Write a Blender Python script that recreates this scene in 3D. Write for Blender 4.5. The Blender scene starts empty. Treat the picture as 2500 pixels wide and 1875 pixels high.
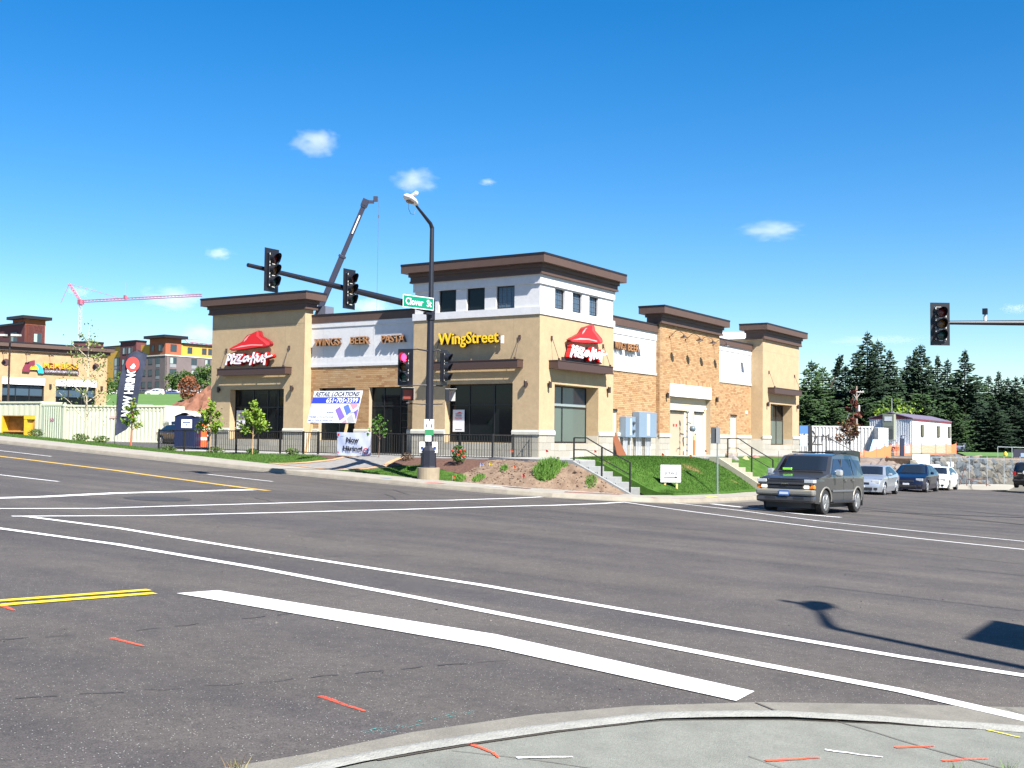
import bpy, bmesh, math, random
import numpy as np
from mathutils import Vector, Matrix
random.seed(7)
C = bpy.context.scene.collection
S = bpy.context.scene
R = math.radians
# ------------------------------------------------------------------ camera, sky, sun, exposure
YAW, PITCH, ROLL, FPX = .572, .0476, .0118, 2782.473
EYE = 1.72
cam = bpy.data.cameras.new('camera'); cam_o = bpy.data.objects.new('camera', cam); C.objects.link(cam_o)
cam.sensor_fit = 'HORIZONTAL'; cam.sensor_width = 36.0; cam.lens = FPX / 2500 * 36.0
cam.clip_start = .1; cam.clip_end = 9000
_f = Vector((math.cos(PITCH)*math.cos(YAW), math.cos(PITCH)*math.sin(YAW), math.sin(PITCH)))
_r = Vector((math.sin(YAW), -math.cos(YAW), 0)); _u = _r.cross(_f)
_r2 = _r*math.cos(ROLL) + _u*math.sin(ROLL); _u2 = _u*math.cos(ROLL) - _r*math.sin(ROLL)
cam_o.matrix_world = Matrix(((_r2.x, _u2.x, -_f.x, 0), (_r2.y, _u2.y, -_f.y, 0), (_r2.z, _u2.z, -_f.z, EYE), (0, 0, 0, 1)))
S.camera = cam_o
SUN_AZ, SUN_EL = 67.0, 47.0          # direction the light travels in plan, and height of the sun
sd = Vector((math.cos(R(SUN_AZ))*math.cos(R(SUN_EL)), math.sin(R(SUN_AZ))*math.cos(R(SUN_EL)), -math.sin(R(SUN_EL))))
sun = bpy.data.lights.new('sun', 'SUN'); sun.energy = 5.0; sun.angle = R(.53); sun.color = (1, .955, .88)
sun_o = bpy.data.objects.new('sun', sun); C.objects.link(sun_o); sun_o.location = (0, -20, 40)
sun_o.rotation_euler = sd.to_track_quat('-Z', 'Y').to_euler()
W = bpy.data.worlds.new('World'); S.world = W; W.use_nodes = True
nt = W.node_tree; bg = nt.nodes['Background']
sky = nt.nodes.new('ShaderNodeTexSky'); sky.sky_type = 'NISHITA'; sky.sun_disc = False
sky.sun_elevation = R(SUN_EL)
_to = -sd
sky.sun_rotation = math.atan2(_to.x, _to.y)
sky.altitude = 250; sky.air_density = 1.0; sky.dust_density = .35; sky.ozone_density = 3.0
hs = nt.nodes.new('ShaderNodeHueSaturation'); hs.inputs['Saturation'].default_value = 1.44; hs.inputs['Hue'].default_value = .503
nt.links.new(sky.outputs[0], hs.inputs['Color']); nt.links.new(hs.outputs[0], bg.inputs[0]); bg.inputs[1].default_value = .068
S.view_settings.view_transform = 'Standard'; S.view_settings.look = 'None'
S.view_settings.exposure = 1.38; S.view_settings.gamma = 1; S.view_settings.use_curve_mapping = False
S.cycles.max_bounces = 8; S.cycles.volume_bounces = 6; S.cycles.diffuse_bounces = 3; S.cycles.glossy_bounces = 3; S.cycles.transparent_max_bounces = 12
S.cycles.use_denoising = True

# ------------------------------------------------------------------ materials
MATS = {}
def mat(name, col, rough=.75, metal=0., var=0., vs=3., bump=0., bs=60., spec=.5, coat=0., emit=None, estr=0., col2=None, stretch=None):
    if name in MATS: return MATS[name]
    m = bpy.data.materials.new(name); m.use_nodes = True; n = m.node_tree.nodes; l = m.node_tree.links
    b = n['Principled BSDF']; b.inputs['Roughness'].default_value = rough; b.inputs['Metallic'].default_value = metal
    b.inputs['Specular IOR Level'].default_value = spec; b.inputs['Coat Weight'].default_value = coat; b.inputs['Coat Roughness'].default_value = .05
    b.inputs['Base Color'].default_value = (*col, 1)
    tc = n.new('ShaderNodeTexCoord'); out = tc.outputs['Object']
    if stretch:
        mp = n.new('ShaderNodeMapping'); mp.inputs['Scale'].default_value = stretch; l.new(out, mp.inputs[0]); out = mp.outputs[0]
    if var > 0 or col2:
        no = n.new('ShaderNodeTexNoise'); no.inputs['Scale'].default_value = vs; no.inputs['Detail'].default_value = 6; no.inputs['Roughness'].default_value = .65
        l.new(out, no.inputs[0])
        r = n.new('ShaderNodeValToRGB'); r.color_ramp.elements[0].position = .32; r.color_ramp.elements[1].position = .68
        c2 = col2 if col2 else tuple(min(1, c*(1+var)) for c in col); c1 = col if col2 else tuple(c*(1-var) for c in col)
        r.color_ramp.elements[0].color = (*c1, 1); r.color_ramp.elements[1].color = (*c2, 1)
        l.new(no.outputs[0], r.inputs[0]); l.new(r.outputs[0], b.inputs['Base Color'])
    if bump > 0:
        nb = n.new('ShaderNodeTexNoise'); nb.inputs['Scale'].default_value = bs; nb.inputs['Detail'].default_value = 4; l.new(out, nb.inputs[0])
        bp = n.new('ShaderNodeBump'); bp.inputs['Strength'].default_value = bump; bp.inputs['Distance'].default_value = .02
        l.new(nb.outputs[0], bp.inputs['Height']); l.new(bp.outputs[0], b.inputs['Normal'])
    if emit: b.inputs['Emission Color'].default_value = (*emit, 1); b.inputs['Emission Strength'].default_value = estr
    MATS[name] = m; return m

def island_mat(name, cols, rough=.85, bump=.3, bs=40.):
    """colour varies from piece to piece (random per mesh island and per object)"""
    m = bpy.data.materials.new(name); m.use_nodes = True; n = m.node_tree.nodes; l = m.node_tree.links
    b = n['Principled BSDF']; b.inputs['Roughness'].default_value = rough; b.inputs['Specular IOR Level'].default_value = .3
    g_ = n.new('ShaderNodeNewGeometry'); oi = n.new('ShaderNodeObjectInfo')
    a = n.new('ShaderNodeMath'); a.operation = 'ADD'; l.new(g_.outputs['Random Per Island'], a.inputs[0]); l.new(oi.outputs['Random'], a.inputs[1])
    f = n.new('ShaderNodeMath'); f.operation = 'FRACT'; l.new(a.outputs[0], f.inputs[0])
    r = n.new('ShaderNodeValToRGB'); e = r.color_ramp.elements; r.color_ramp.interpolation = 'LINEAR'
    for i, c in enumerate(cols):
        p = i/(len(cols)-1)
        if i == 0: el = e[0]; el.position = 0
        elif i == len(cols)-1: el = e[1] if len(cols) == 2 else e[-1]; el.position = 1
        else: el = e.new(p)
        el.color = (*c, 1)
    l.new(f.outputs[0], r.inputs[0])
    tc = n.new('ShaderNodeTexCoord'); no = n.new('ShaderNodeTexNoise'); no.inputs['Scale'].default_value = bs; no.inputs['Detail'].default_value = 5
    l.new(tc.outputs['Object'], no.inputs[0])
    mx = n.new('ShaderNodeMix'); mx.data_type = 'RGBA'; mx.blend_type = 'MULTIPLY'; mx.inputs[0].default_value = .35
    l.new(r.outputs[0], mx.inputs[6]); l.new(no.outputs[0], mx.inputs[7]); l.new(mx.outputs[2], b.inputs['Base Color'])
    bp = n.new('ShaderNodeBump'); bp.inputs['Strength'].default_value = bump; bp.inputs['Distance'].default_value = .01
    l.new(no.outputs[0], bp.inputs['Height']); l.new(bp.outputs[0], b.inputs['Normal'])
    MATS[name] = m; return m

def asphalt(name, base, stripes=True):
    m = bpy.data.materials.new(name); m.use_nodes = True; n = m.node_tree.nodes; l = m.node_tree.links
    b = n['Principled BSDF']; b.inputs['Roughness'].default_value = .88; b.inputs['Specular IOR Level'].default_value = .25
    tc = n.new('ShaderNodeTexCoord'); O = tc.outputs['Object']
    def noise(scale, det=4, vec=None, rough=.6):
        x = n.new('ShaderNodeTexNoise'); x.inputs['Scale'].default_value = scale; x.inputs['Detail'].default_value = det; x.inputs['Roughness'].default_value = rough
        l.new(vec or O, x.inputs[0]); return x.outputs[0]
    def ramp(src, p0, c0, p1, c1):
        r = n.new('ShaderNodeValToRGB'); r.color_ramp.elements[0].position = p0; r.color_ramp.elements[1].position = p1
        r.color_ramp.elements[0].color = (*c0, 1); r.color_ramp.elements[1].color = (*c1, 1); l.new(src, r.inputs[0]); return r.outputs[0]
    def mix(kind, fac, a, c):
        x = n.new('ShaderNodeMix'); x.data_type = 'RGBA'; x.blend_type = kind
        if isinstance(fac, float): x.inputs[0].default_value = fac
        else: l.new(fac, x.inputs[0])
        l.new(a, x.inputs[6])
        if isinstance(c, tuple): x.inputs[7].default_value = (*c, 1)
        else: l.new(c, x.inputs[7])
        return x.outputs[2]
    col = ramp(noise(.22, 5), .35, tuple(v*.92 for v in base), .65, tuple(v*1.10 for v in base))
    fine = ramp(noise(85, 4, rough=.85), .30, (.38,)*3, .72, (1.62,)*3)
    col = mix('MULTIPLY', 1.0, col, fine)
    col = mix('MULTIPLY', 1.0, col, ramp(noise(11, 8, rough=.82), .33, (.80, .80, .80), .66, (1.22, 1.20, 1.18)))
    col = mix('MULTIPLY', 1.0, col, ramp(noise(1.1, 6, rough=.7), .36, (.90, .90, .91), .62, (1.10, 1.09, 1.07)))
    if stripes:      # wheel paths worn along the street
        mp = n.new('ShaderNodeMapping'); mp.inputs['Scale'].default_value = (.62, .03, 1); l.new(O, mp.inputs[0])
        st = ramp(noise(1.0, 3, mp.outputs[0]), .36, (.72, .73, .79), .62, (1.14, 1.12, 1.07))
        col = mix('MULTIPLY', .85, col, st)
    vo = n.new('ShaderNodeTexVoronoi'); vo.inputs['Scale'].default_value = 46; l.new(O, vo.inputs['Vector'])
    sp = ramp(vo.outputs['Distance'], .13, (1,)*3, .19, (0,)*3)
    pick = ramp(vo.outputs['Color'], .60, (0,)*3, .64, (1,)*3)
    k = mix('MULTIPLY', 1.0, sp, pick)
    col = mix('MIX', k, col, (.40, .39, .36))
    vo2 = n.new('ShaderNodeTexVoronoi'); vo2.inputs['Scale'].default_value = 55; l.new(O, vo2.inputs['Vector'])
    sp2 = ramp(vo2.outputs['Distance'], .16, (1,)*3, .22, (0,)*3); pk2 = ramp(vo2.outputs['Color'], .66, (0,)*3, .68, (1,)*3)
    col = mix('MIX', mix('MULTIPLY', 1.0, sp2, pk2), col, (.018, .017, .017))
    l.new(col, b.inputs['Base Color'])
    bp = n.new('ShaderNodeBump'); bp.inputs['Strength'].default_value = .35; bp.inputs['Distance'].default_value = .006
    l.new(noise(120, 3), bp.inputs['Height']); l.new(bp.outputs[0], b.inputs['Normal'])
    MATS[name] = m; return m

A_ROAD = asphalt('asphalt', (.078, .071, .067))
A_YARD = asphalt('asphalt_far', (.075, .073, .073), False)
CONC = mat('concrete', (.285, .262, .222), .85, var=.12, vs=2.2, bump=.25, bs=90)
CONC_N = mat('concrete_near', (.178, .181, .155), .85, var=.14, vs=3.5, bump=.5, bs=150)
CONC_G = mat('concrete_gutter', (.175, .163, .135), .85, var=.16, vs=3, bump=.3, bs=120)
CONC_S = mat('concrete_stairs', (.23, .235, .23), .8, var=.10, vs=4, bump=.2, bs=60)
CONC_W = mat('concrete_walk', (.30, .295, .28), .85, var=.08, vs=2, bump=.2, bs=60)
STUC = mat('stucco_tan', (.42, .312, .19), .9, var=.075, vs=1.8, bump=.35, bs=140, spec=.2)
STUCD = mat('stucco_joint', (.30, .24, .17), .9)
WHT = mat('stucco_white', (.56, .56, .57), .9, var=.03, vs=1.5, bump=.25, bs=140, spec=.2)
WHTJ = mat('white_joint', (.40, .40, .41), .9)
BRN = mat('cornice_brown', (.085, .050, .038), .6, var=.08, vs=4)
BRND = mat('cornice_cap_metal', (.022, .018, .022), .45, metal=.3)
BRNA = mat('awning_brown', (.060, .034, .028), .5)
STONE_M = island_mat('stone_block', [(.40, .375, .315), (.345, .325, .275), (.44, .415, .355)], bump=.6, bs=30)
SILL = mat('limestone_sill', (.44, .42, .36), .85, var=.08, vs=3)
MORTAR = mat('mortar', (.36, .29, .20), .9)
BRICK_M = island_mat('brick_tan', [(.47, .29, .145), (.43, .25, .12), (.50, .33, .175), (.44, .27, .13), (.34, .18, .085), (.47, .30, .155), (.50, .335, .18)], bump=.5, bs=25)
FRAME = mat('window_frame', (.012, .012, .013), .4)
GLASS = mat('glass_dark', (.008, .011, .013), .06, spec=.28)
GLASSB = mat('glass_blue', (.06, .09, .13), .08, spec=.6)
GLASSG = mat('glass_blind', (.085, .115, .105), .12, spec=.6)
GLASSL = mat('glass_blind_light', (.22, .26, .26), .2, spec=.6)
BLACK = mat('black_metal', (.010, .010, .014), .45, metal=.2)
BLACKR = mat('black_rail', (.014, .013, .012), .5)
WHITE = mat('white_paint', (.78, .78, .78), .6)
LINE = mat('line_white', (.70, .70, .69), .75, var=.10, vs=14, bump=.2, bs=150)
YEL = mat('line_yellow', (.72, .52, .02), .7, var=.10, vs=14)
YELF = mat('line_yellow_old', (.52, .33, .06), .75, var=.12, vs=10)
ORMK = mat('spray_orange', (.80, .09, .035), .8, var=.15, vs=12)
RED = mat('red_paint', (.62, .012, .014), .35)
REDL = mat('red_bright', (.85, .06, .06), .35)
REDD = mat('red_dark', (.20, .010, .014), .4)
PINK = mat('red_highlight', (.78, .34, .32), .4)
def sprayed(name, col, cover=.48, vs=55):
    m = mat(name, col, .8); n = m.node_tree.nodes; l = m.node_tree.links; b = n['Principled BSDF']
    tc = n.new('ShaderNodeTexCoord'); no = n.new('ShaderNodeTexNoise'); no.inputs['Scale'].default_value = vs; no.inputs['Detail'].default_value = 4; no.inputs['Roughness'].default_value = .8; l.new(tc.outputs['Object'], no.inputs[0])
    r = n.new('ShaderNodeValToRGB'); r.color_ramp.elements[0].position = cover-.06; r.color_ramp.elements[1].position = cover+.03; l.new(no.outputs[0], r.inputs[0]); l.new(r.outputs[0], b.inputs['Alpha']); return m
def worn(m, scale=60, lo=.27, hi=.33):
    n = m.node_tree.nodes; l = m.node_tree.links; tc = n.new('ShaderNodeTexCoord'); no = n.new('ShaderNodeTexNoise'); no.inputs['Scale'].default_value = scale; no.inputs['Detail'].default_value = 8; no.inputs['Roughness'].default_value = .85; l.new(tc.outputs['Object'], no.inputs[0])
    n2 = n.new('ShaderNodeTexNoise'); n2.inputs['Scale'].default_value = 1.3; n2.inputs['Detail'].default_value = 3; l.new(tc.outputs['Object'], n2.inputs[0]); a = n.new('ShaderNodeMath'); a.operation = 'MULTIPLY_ADD'; l.new(n2.outputs[0], a.inputs[0]); a.inputs[1].default_value = -.34; a.inputs[2].default_value = .17
    s_ = n.new('ShaderNodeMath'); s_.operation = 'ADD'; l.new(no.outputs[0], s_.inputs[0]); l.new(a.outputs[0], s_.inputs[1]); r = n.new('ShaderNodeValToRGB'); r.color_ramp.elements[0].position = lo; r.color_ramp.elements[1].position = hi; l.new(s_.outputs[0], r.inputs[0]); l.new(r.outputs[0], n['Principled BSDF'].inputs['Alpha'])
worn(LINE, 60, .30, .37); worn(YEL); worn(YELF, 40, .30, .42)
worn(ORMK, 90, .40, .50)

def speckle(m, scale=70, amt=.25):
    """fine grain over whatever colour the material already has"""
    n = m.node_tree.nodes; l = m.node_tree.links; b = n['Principled BSDF']; src = b.inputs['Base Color'].links[0].from_socket
    tc = n.new('ShaderNodeTexCoord'); no = n.new('ShaderNodeTexNoise'); no.inputs['Scale'].default_value = scale; no.inputs['Detail'].default_value = 6; no.inputs['Roughness'].default_value = .85; l.new(tc.outputs['Object'], no.inputs[0])
    r = n.new('ShaderNodeValToRGB'); r.color_ramp.elements[0].position = .32; r.color_ramp.elements[1].position = .66; r.color_ramp.elements[0].color = (1-amt,)*3+(1,); r.color_ramp.elements[1].color = (1+amt*.6,)*3+(1,); l.new(no.outputs[0], r.inputs[0])
    mx = n.new('ShaderNodeMix'); mx.data_type = 'RGBA'; mx.blend_type = 'MULTIPLY'; mx.inputs[0].default_value = 1.0; l.new(src, mx.inputs[6]); l.new(r.outputs[0], mx.inputs[7]); l.new(mx.outputs[2], b.inputs['Base Color'])
for _m, _s, _a in ((CONC_N, 60, .28), (CONC_G, 60, .30), (CONC, 25, .18), (LINE, 45, .14), (STUC, 6, .10), (WHT, 5, .07), (CONC_W, 30, .12)): speckle(_m, _s, _a)
# ------------------------------------------------------------------ mesh builder
class MB:
    def __init__(s): s.v = []; s.f = []
    def add(s, vs, fs):
        o = len(s.v); s.v += [tuple(p) for p in vs]; s.f += [tuple(i+o for i in f) for f in fs]; return s
    def box(s, x0, x1, y0, y1, z0, z1):
        if x0 > x1: x0, x1 = x1, x0
        if y0 > y1: y0, y1 = y1, y0
        if z0 > z1: z0, z1 = z1, z0
        return s.add([(x0,y0,z0),(x1,y0,z0),(x1,y1,z0),(x0,y1,z0),(x0,y0,z1),(x1,y0,z1),(x1,y1,z1),(x0,y1,z1)],
                     [(3,2,1,0),(4,5,6,7),(0,1,5,4),(1,2,6,5),(2,3,7,6),(3,0,4,7)])
    def obox(s, O, U, V, N, w, h, d):
        """box with one corner at O spanning w*U, h*V, d*N"""
        O, U, V, N = map(Vector, (O, U, V, N)); P = []
        for k in (0, d):
            for a, b in ((0,0),(w,0),(w,h),(0,h)): P.append(O+U*a+V*b+N*k)
        return s.add(P, [(3,2,1,0),(4,5,6,7),(0,1,5,4),(1,2,6,5),(2,3,7,6),(3,0,4,7)])
    def tube(s, pts, r, n=8, cap=True):
        pts = [Vector(p) for p in pts]; rs = r if isinstance(r, (list, tuple)) else [r]*len(pts)
        rings = []; prev = None
        for i, p in enumerate(pts):
            t = (pts[min(i+1, len(pts)-1)] - pts[max(i-1, 0)]).normalized()
            a = Vector((0,0,1)) if abs(t.z) < .95 else Vector((1,0,0))
            u = t.cross(a).normalized() if prev is None else (prev - t*prev.dot(t)).normalized()
            prev = u; w = t.cross(u)
            rings.append([p + (u*math.cos(2*math.pi*k/n) + w*math.sin(2*math.pi*k/n))*rs[i] for k in range(n)])
        vs = [q for g_ in rings for q in g_]; fs = []
        for i in range(len(pts)-1):
            for k in range(n):
                a = i*n+k; b = i*n+(k+1) % n; fs.append((a, b, b+n, a+n))
        if cap: fs.append(tuple(range(n-1, -1, -1))); fs.append(tuple((len(pts)-1)*n+k for k in range(n)))
        return s.add(vs, fs)
    def lathe(s, O, prof, n=16, axis='z'):
        """prof: (r, h) along axis"""
        O = Vector(O); vs = []; fs = []
        A = {'z': ((1,0,0),(0,1,0),(0,0,1)), 'x': ((0,1,0),(0,0,1),(1,0,0)), 'y': ((0,0,1),(1,0,0),(0,1,0))}[axis] if isinstance(axis, str) else axis
        a, b, c = map(Vector, A)
        for r, h in prof:
            for k in range(n): vs.append(O + (a*math.cos(2*math.pi*k/n)+b*math.sin(2*math.pi*k/n))*r + c*h)
        for i in range(len(prof)-1):
            for k in range(n):
                p = i*n+k; q = i*n+(k+1) % n; fs.append((p, q, q+n, p+n))
        fs.append(tuple(range(n-1, -1, -1))); fs.append(tuple((len(prof)-1)*n+k for k in range(n)))
        return s.add(vs, fs)
    def poly(s, O, U, V, N, pts, d):
        """extruded polygon drawn in the U,V plane, thickness d along N"""
        O, U, V, N = map(Vector, (O, U, V, N)); n = len(pts)
        ar = sum(pts[i][0]*pts[(i+1) % n][1]-pts[(i+1) % n][0]*pts[i][1] for i in range(n))
        if ar < 0: pts = pts[::-1]
        vs = [O+U*a+V*b for a, b in pts] + [O+U*a+V*b+N*d for a, b in pts]
        tri = _tri(pts)
        fs = [(c, b, a) for a, b, c in tri] + [(a+n, b+n, c+n) for a, b, c in tri]
        fs += [(i, (i+1) % n, (i+1) % n+n, i+n) for i in range(n)]
        return s.add(vs, fs)
    def quad(s, a, b, c, d): return s.add([a, b, c, d], [(0,1,2,3)])
    def build(s, name, m, parent=None, smooth=False, bevel=0., world=True, kind=None, label=None):
        o = mobj(name, s.v, s.f, m, parent, smooth, bevel, world)
        if kind: o['kind'] = kind
        if label: o['label'] = label
        return o
def _tri(pts):
    from mathutils.geometry import tessellate_polygon
    return [tuple(t) for t in tessellate_polygon([[Vector((p[0], p[1], 0)) for p in pts]])]
def mobj(name, v, f, m, parent=None, smooth=False, bevel=0., world=True):
    me = bpy.data.meshes.new(name)
    if parent is not None and world:
        mw = parent.matrix_world if parent.parent is None else parent.matrix_world
        inv = WM(parent).inverted(); v = [inv @ Vector(p) for p in v]
    me.from_pydata([tuple(p) for p in v], [], f); me.update()
    bm = bmesh.new(); bm.from_mesh(me); bmesh.ops.recalc_face_normals(bm, faces=bm.faces); bm.to_mesh(me); bm.free()
    if m: me.materials.append(m)
    if smooth:
        for p in me.polygons: p.use_smooth = True
    o = bpy.data.objects.new(name, me); C.objects.link(o)
    if parent is not None: o.parent = parent
    if bevel > 0:
        md = o.modifiers.new('bevel', 'BEVEL'); md.width = bevel; md.segments = 2; md.limit_method = 'ANGLE'; md.angle_limit = R(40)
    return o
def WM(o):
    m = Matrix.LocRotScale(o.location, o.rotation_euler, o.scale)
    return m if o.parent is None else WM(o.parent) @ m
def tag(o, label, cat, group=None, kind=None):
    o['label'] = label; o['category'] = cat
    if group: o['group'] = group
    if kind: o['kind'] = kind
    return o
def thing(name, label, cat, loc=(0,0,0), rz=0., group=None):
    o = bpy.data.objects.new(name, None); C.objects.link(o); o.location = loc; o.rotation_euler = (0,0,rz); o.empty_display_size = .3
    return tag(o, label, cat, group)
def struct(o): o['kind'] = 'structure'; return o
def copy_tree(o, parent=None):
    c = o.copy(); C.objects.link(c)
    if parent is not None: c.parent = parent
    for ch in list(o.children): copy_tree(ch, c)
    return c
def relabel(o, label): o['label'] = label; return o
# lettering -------------------------------------------------------
LF = ((0,-1,0), (0,0,1), (-1,0,0))      # frame of faces that look along -x
RF = ((1,0,0), (0,0,1), (0,-1,0))       # frame of faces that look along -y
def text_geo(s, w, h, d, bold=0., shear=0., res=2):
    cu = bpy.data.curves.new('lettering', 'FONT'); cu.body = s; cu.extrude = max(d/2, 0.0); cu.offset = bold; cu.shear = shear; cu.resolution_u = res
    o = bpy.data.objects.new('lettering', cu); me = bpy.data.meshes.new_from_object(o)
    v = np.array([tuple(p.co) for p in me.vertices]); f = [tuple(p.vertices) for p in me.polygons]
    bpy.data.objects.remove(o); bpy.data.curves.remove(cu); bpy.data.meshes.remove(me)
    a, b = v.min(0), v.max(0)
    v[:,0] = (v[:,0]-a[0])/(b[0]-a[0])*w; v[:,1] = (v[:,1]-a[1])/(b[1]-a[1])*h; v[:,2] = v[:,2]-a[2]
    return v, f
def put_text(mb, s, O, frame, w, h, d=.002, bold=0., shear=0.):
    v, f = text_geo(s, w, h, d, bold, shear); U, V, N = [np.array(k, float) for k in frame]; O = np.array(O, float)
    mb.add([O+U*p[0]+V*p[1]+N*p[2] for p in v], f); return mb
def brush(mb, O, frame, pts, w, d, joints=True):
    """a painted stroke: flat ribbon of width w through pts, thickness d"""
    U, V, N = map(Vector, frame); O = Vector(O)
    for (a, b) in zip(pts, pts[1:]):
        dx, dy = b[0]-a[0], b[1]-a[1]; L = math.hypot(dx, dy) or 1e-6; nx, ny = -dy/L*w/2, dx/L*w/2
        mb.poly(O, U, V, N, [(a[0]+nx, a[1]+ny), (b[0]+nx, b[1]+ny), (b[0]-nx, b[1]-ny), (a[0]-nx, a[1]-ny)], d)
    for i, p in enumerate(pts):
        mb.poly(O, U, V, N, [(p[0]+w/2*math.cos(k*math.pi/4), p[1]+w/2*math.sin(k*math.pi/4)) for k in range(8)], d+.0007*(1+i % 3))
# ground heights -----------------------------------------------------
def g(x, y):
    t = (y-25.5)/2.5; sp = t if t > 30 else math.log1p(math.exp(t)) if t > -30 else 0
    return -.022*x + .03*y + .055*sp - .12*math.exp(-((x-38)**2+(y-10)**2)/81)
def sm(a, b, x): t = min(1, max(0, (x-a)/(b-a))); return t*t*(3-2*t)
def lerp(a, b, t): return a+(b-a)*t
def tab(x, T):
    for (a, va), (b, vb) in zip(T, T[1:]):
        if x <= b: return lerp(va, vb, max(0, (x-a)/(b-a)))
    return T[-1][1]
CY, SY = math.cos(YAW), math.sin(YAW)
def depth(x, y): return x*CY + y*SY
def side(x, y): return x*SY - y*CY
def hill(x, y):
    """open ground beyond the corner lot"""
    D = max(1, depth(x, y)); u = side(x, y)/D
    Lz = tab(D, [(50, .9), (60, .95), (77, 1.1), (84, 1.45), (95, 3.0), (110, 4.2), (150, 5.2), (200, 6.6), (260, 10.6), (290, 12.2), (400, 13), (2000, 14)])
    Rz = tab(D, [(60, .3), (85, .4), (97, .62), (110, .8), (150, .3), (200, .0), (400, 0), (2000, 3)])
    return lerp(Lz, Rz, sm(-.2, .15, u))
def ground_z(x, y):
    D = depth(x, y); u = side(x, y)/max(1, D)
    if D < 1: return g(max(-30, x), max(-30, y))-.4
    near = g(min(x, 95), min(y, 70)) - .4
    t = lerp(sm(50, 57, D), sm(80, 90, D), sm(-.27, .2, u)) if u > -.27 else sm(50, 57, D)
    return lerp(near, hill(x, y), t)
def sheet(name, poly, zf, m, cell=1.0, thick=0., parent=None, jitter=0.):
    bm = bmesh.new(); vs = [bm.verts.new((p[0], p[1], 0)) for p in poly]
    for a, b, c in _tri(poly):
        try: bm.faces.new((vs[a], vs[b], vs[c]))
        except ValueError: pass
    xs = [p[0] for p in poly]; ys = [p[1] for p in poly]
    for ax, lo, hi in ((0, min(xs), max(xs)), (1, min(ys), max(ys))):
        k = math.floor(lo/cell)+1
        while k*cell < hi:
            co = (k*cell, 0, 0) if ax == 0 else (0, k*cell, 0); no = (1,0,0) if ax == 0 else (0,1,0)
            bmesh.ops.bisect_plane(bm, geom=bm.verts[:]+bm.edges[:]+bm.faces[:], dist=1e-5, plane_co=co, plane_no=no); k += 1
    for v in bm.verts: v.co.z = zf(v.co.x, v.co.y) + (random.uniform(-jitter, jitter) if jitter else 0)
    bmesh.ops.recalc_face_normals(bm, faces=bm.faces)
    for f in bm.faces:
        if f.normal.z < 0: f.normal_flip()
    if thick > 0:
        bo = [e for e in bm.edges if e.is_boundary]; r = bmesh.ops.extrude_edge_only(bm, edges=bo)
        for v in [q for q in r['geom'] if isinstance(q, bmesh.types.BMVert)]: v.co.z -= thick
    me = bpy.data.meshes.new(name); bm.to_mesh(me); bm.free(); me.materials.append(m)
    for p in me.polygons: p.use_smooth = thick == 0
    o = bpy.data.objects.new(name, me); C.objects.link(o)
    if parent: o.parent = parent
    return o
def strip(name, pts, w, m, zf=None, off=.008, step=.5, w2=None):
    """painted line on the road: list of plan points, width w"""
    zf = zf or g; P = []; 
    for (a, b) in zip(pts, pts[1:]):
        L = math.hypot(b[0]-a[0], b[1]-a[1]); n = max(1, int(L/step))
        P += [(lerp(a[0], b[0], i/n), lerp(a[1], b[1], i/n)) for i in range(n)]
    P.append(pts[-1]); vs = []; fs = []; ww = w2 or w
    for i, p in enumerate(P):
        q0 = P[max(0, i-1)]; q1 = P[min(len(P)-1, i+1)]; dx, dy = q1[0]-q0[0], q1[1]-q0[1]; L = math.hypot(dx, dy); t = i/max(1, len(P)-1)
        h = lerp(w, ww, t)/2*(1+random.uniform(-.06, .06)); nx, ny = -dy/L*h, dx/L*h
        for s_ in (1, -1):
            x, y = p[0]+nx*s_, p[1]+ny*s_; vs.append((x, y, zf(x, y)+off))
    for i in range(len(P)-1): a = 2*i; fs.append((a, a+1, a+3, a+2))
    me = bpy.data.meshes.new(name); me.from_pydata(vs, [], fs); me.materials.append(m); me.update()
    bm = bmesh.new(); bm.from_mesh(me)
    for f in bm.faces:
        if f.normal.z < 0: f.normal_flip()
    bm.to_mesh(me); bm.free()
    o = bpy.data.objects.new(name, me); C.objects.link(o); o['kind'] = 'structure'; return o
# ------------------------------------------------------------------ ground
def grid_ground():
    def axis(lo, hi, dens):
        out = [lo]; 
        while out[-1] < hi: out.append(out[-1] + dens(out[-1]))
        return out
    xs = axis(-600, 3500, lambda x: 2.5 if -10 < x < 130 else (8 if -60 < x < 330 else 120))
    ys = axis(-2500, 2800, lambda y: 2.5 if -20 < y < 110 else (8 if -80 < y < 330 else 120))
    vs = [(x, y, ground_z(x, y)) for y in ys for x in xs]; n = len(xs)
    fs = [(j*n+i, j*n+i+1, (j+1)*n+i+1, (j+1)*n+i) for j in range(len(ys)-1) for i in range(n-1)]
    o = mobj('ground', vs, fs, mat('ground_soil', (.085, .080, .065), .95, col2=(.13, .12, .095), vs=.08, bump=.3, bs=3), smooth=True)
    return struct(o)
grid_ground()
HG = mat('hill_grass', (.055, .13, .022), .95, col2=(.085, .17, .03), vs=.3, bump=.3, bs=3)
struct(sheet('grass_hill', [(CY*D+SY*u*D, SY*D-CY*u*D) for u, D in ((-.46, 118), (-.30, 118), (-.235, 125), (-.225, 285), (-.46, 285))], lambda x, y: hill(x, y)+.12, HG, 8.0))
struct(sheet('grass_verge', [(CY*D+SY*u*D, SY*D-CY*u*D) for u, D in ((.40, 94), (.50, 94), (.50, 120), (.385, 120))], lambda x, y: max(hill(x, y), ground_z(x, y))+.12, HG, 5.0))
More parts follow.
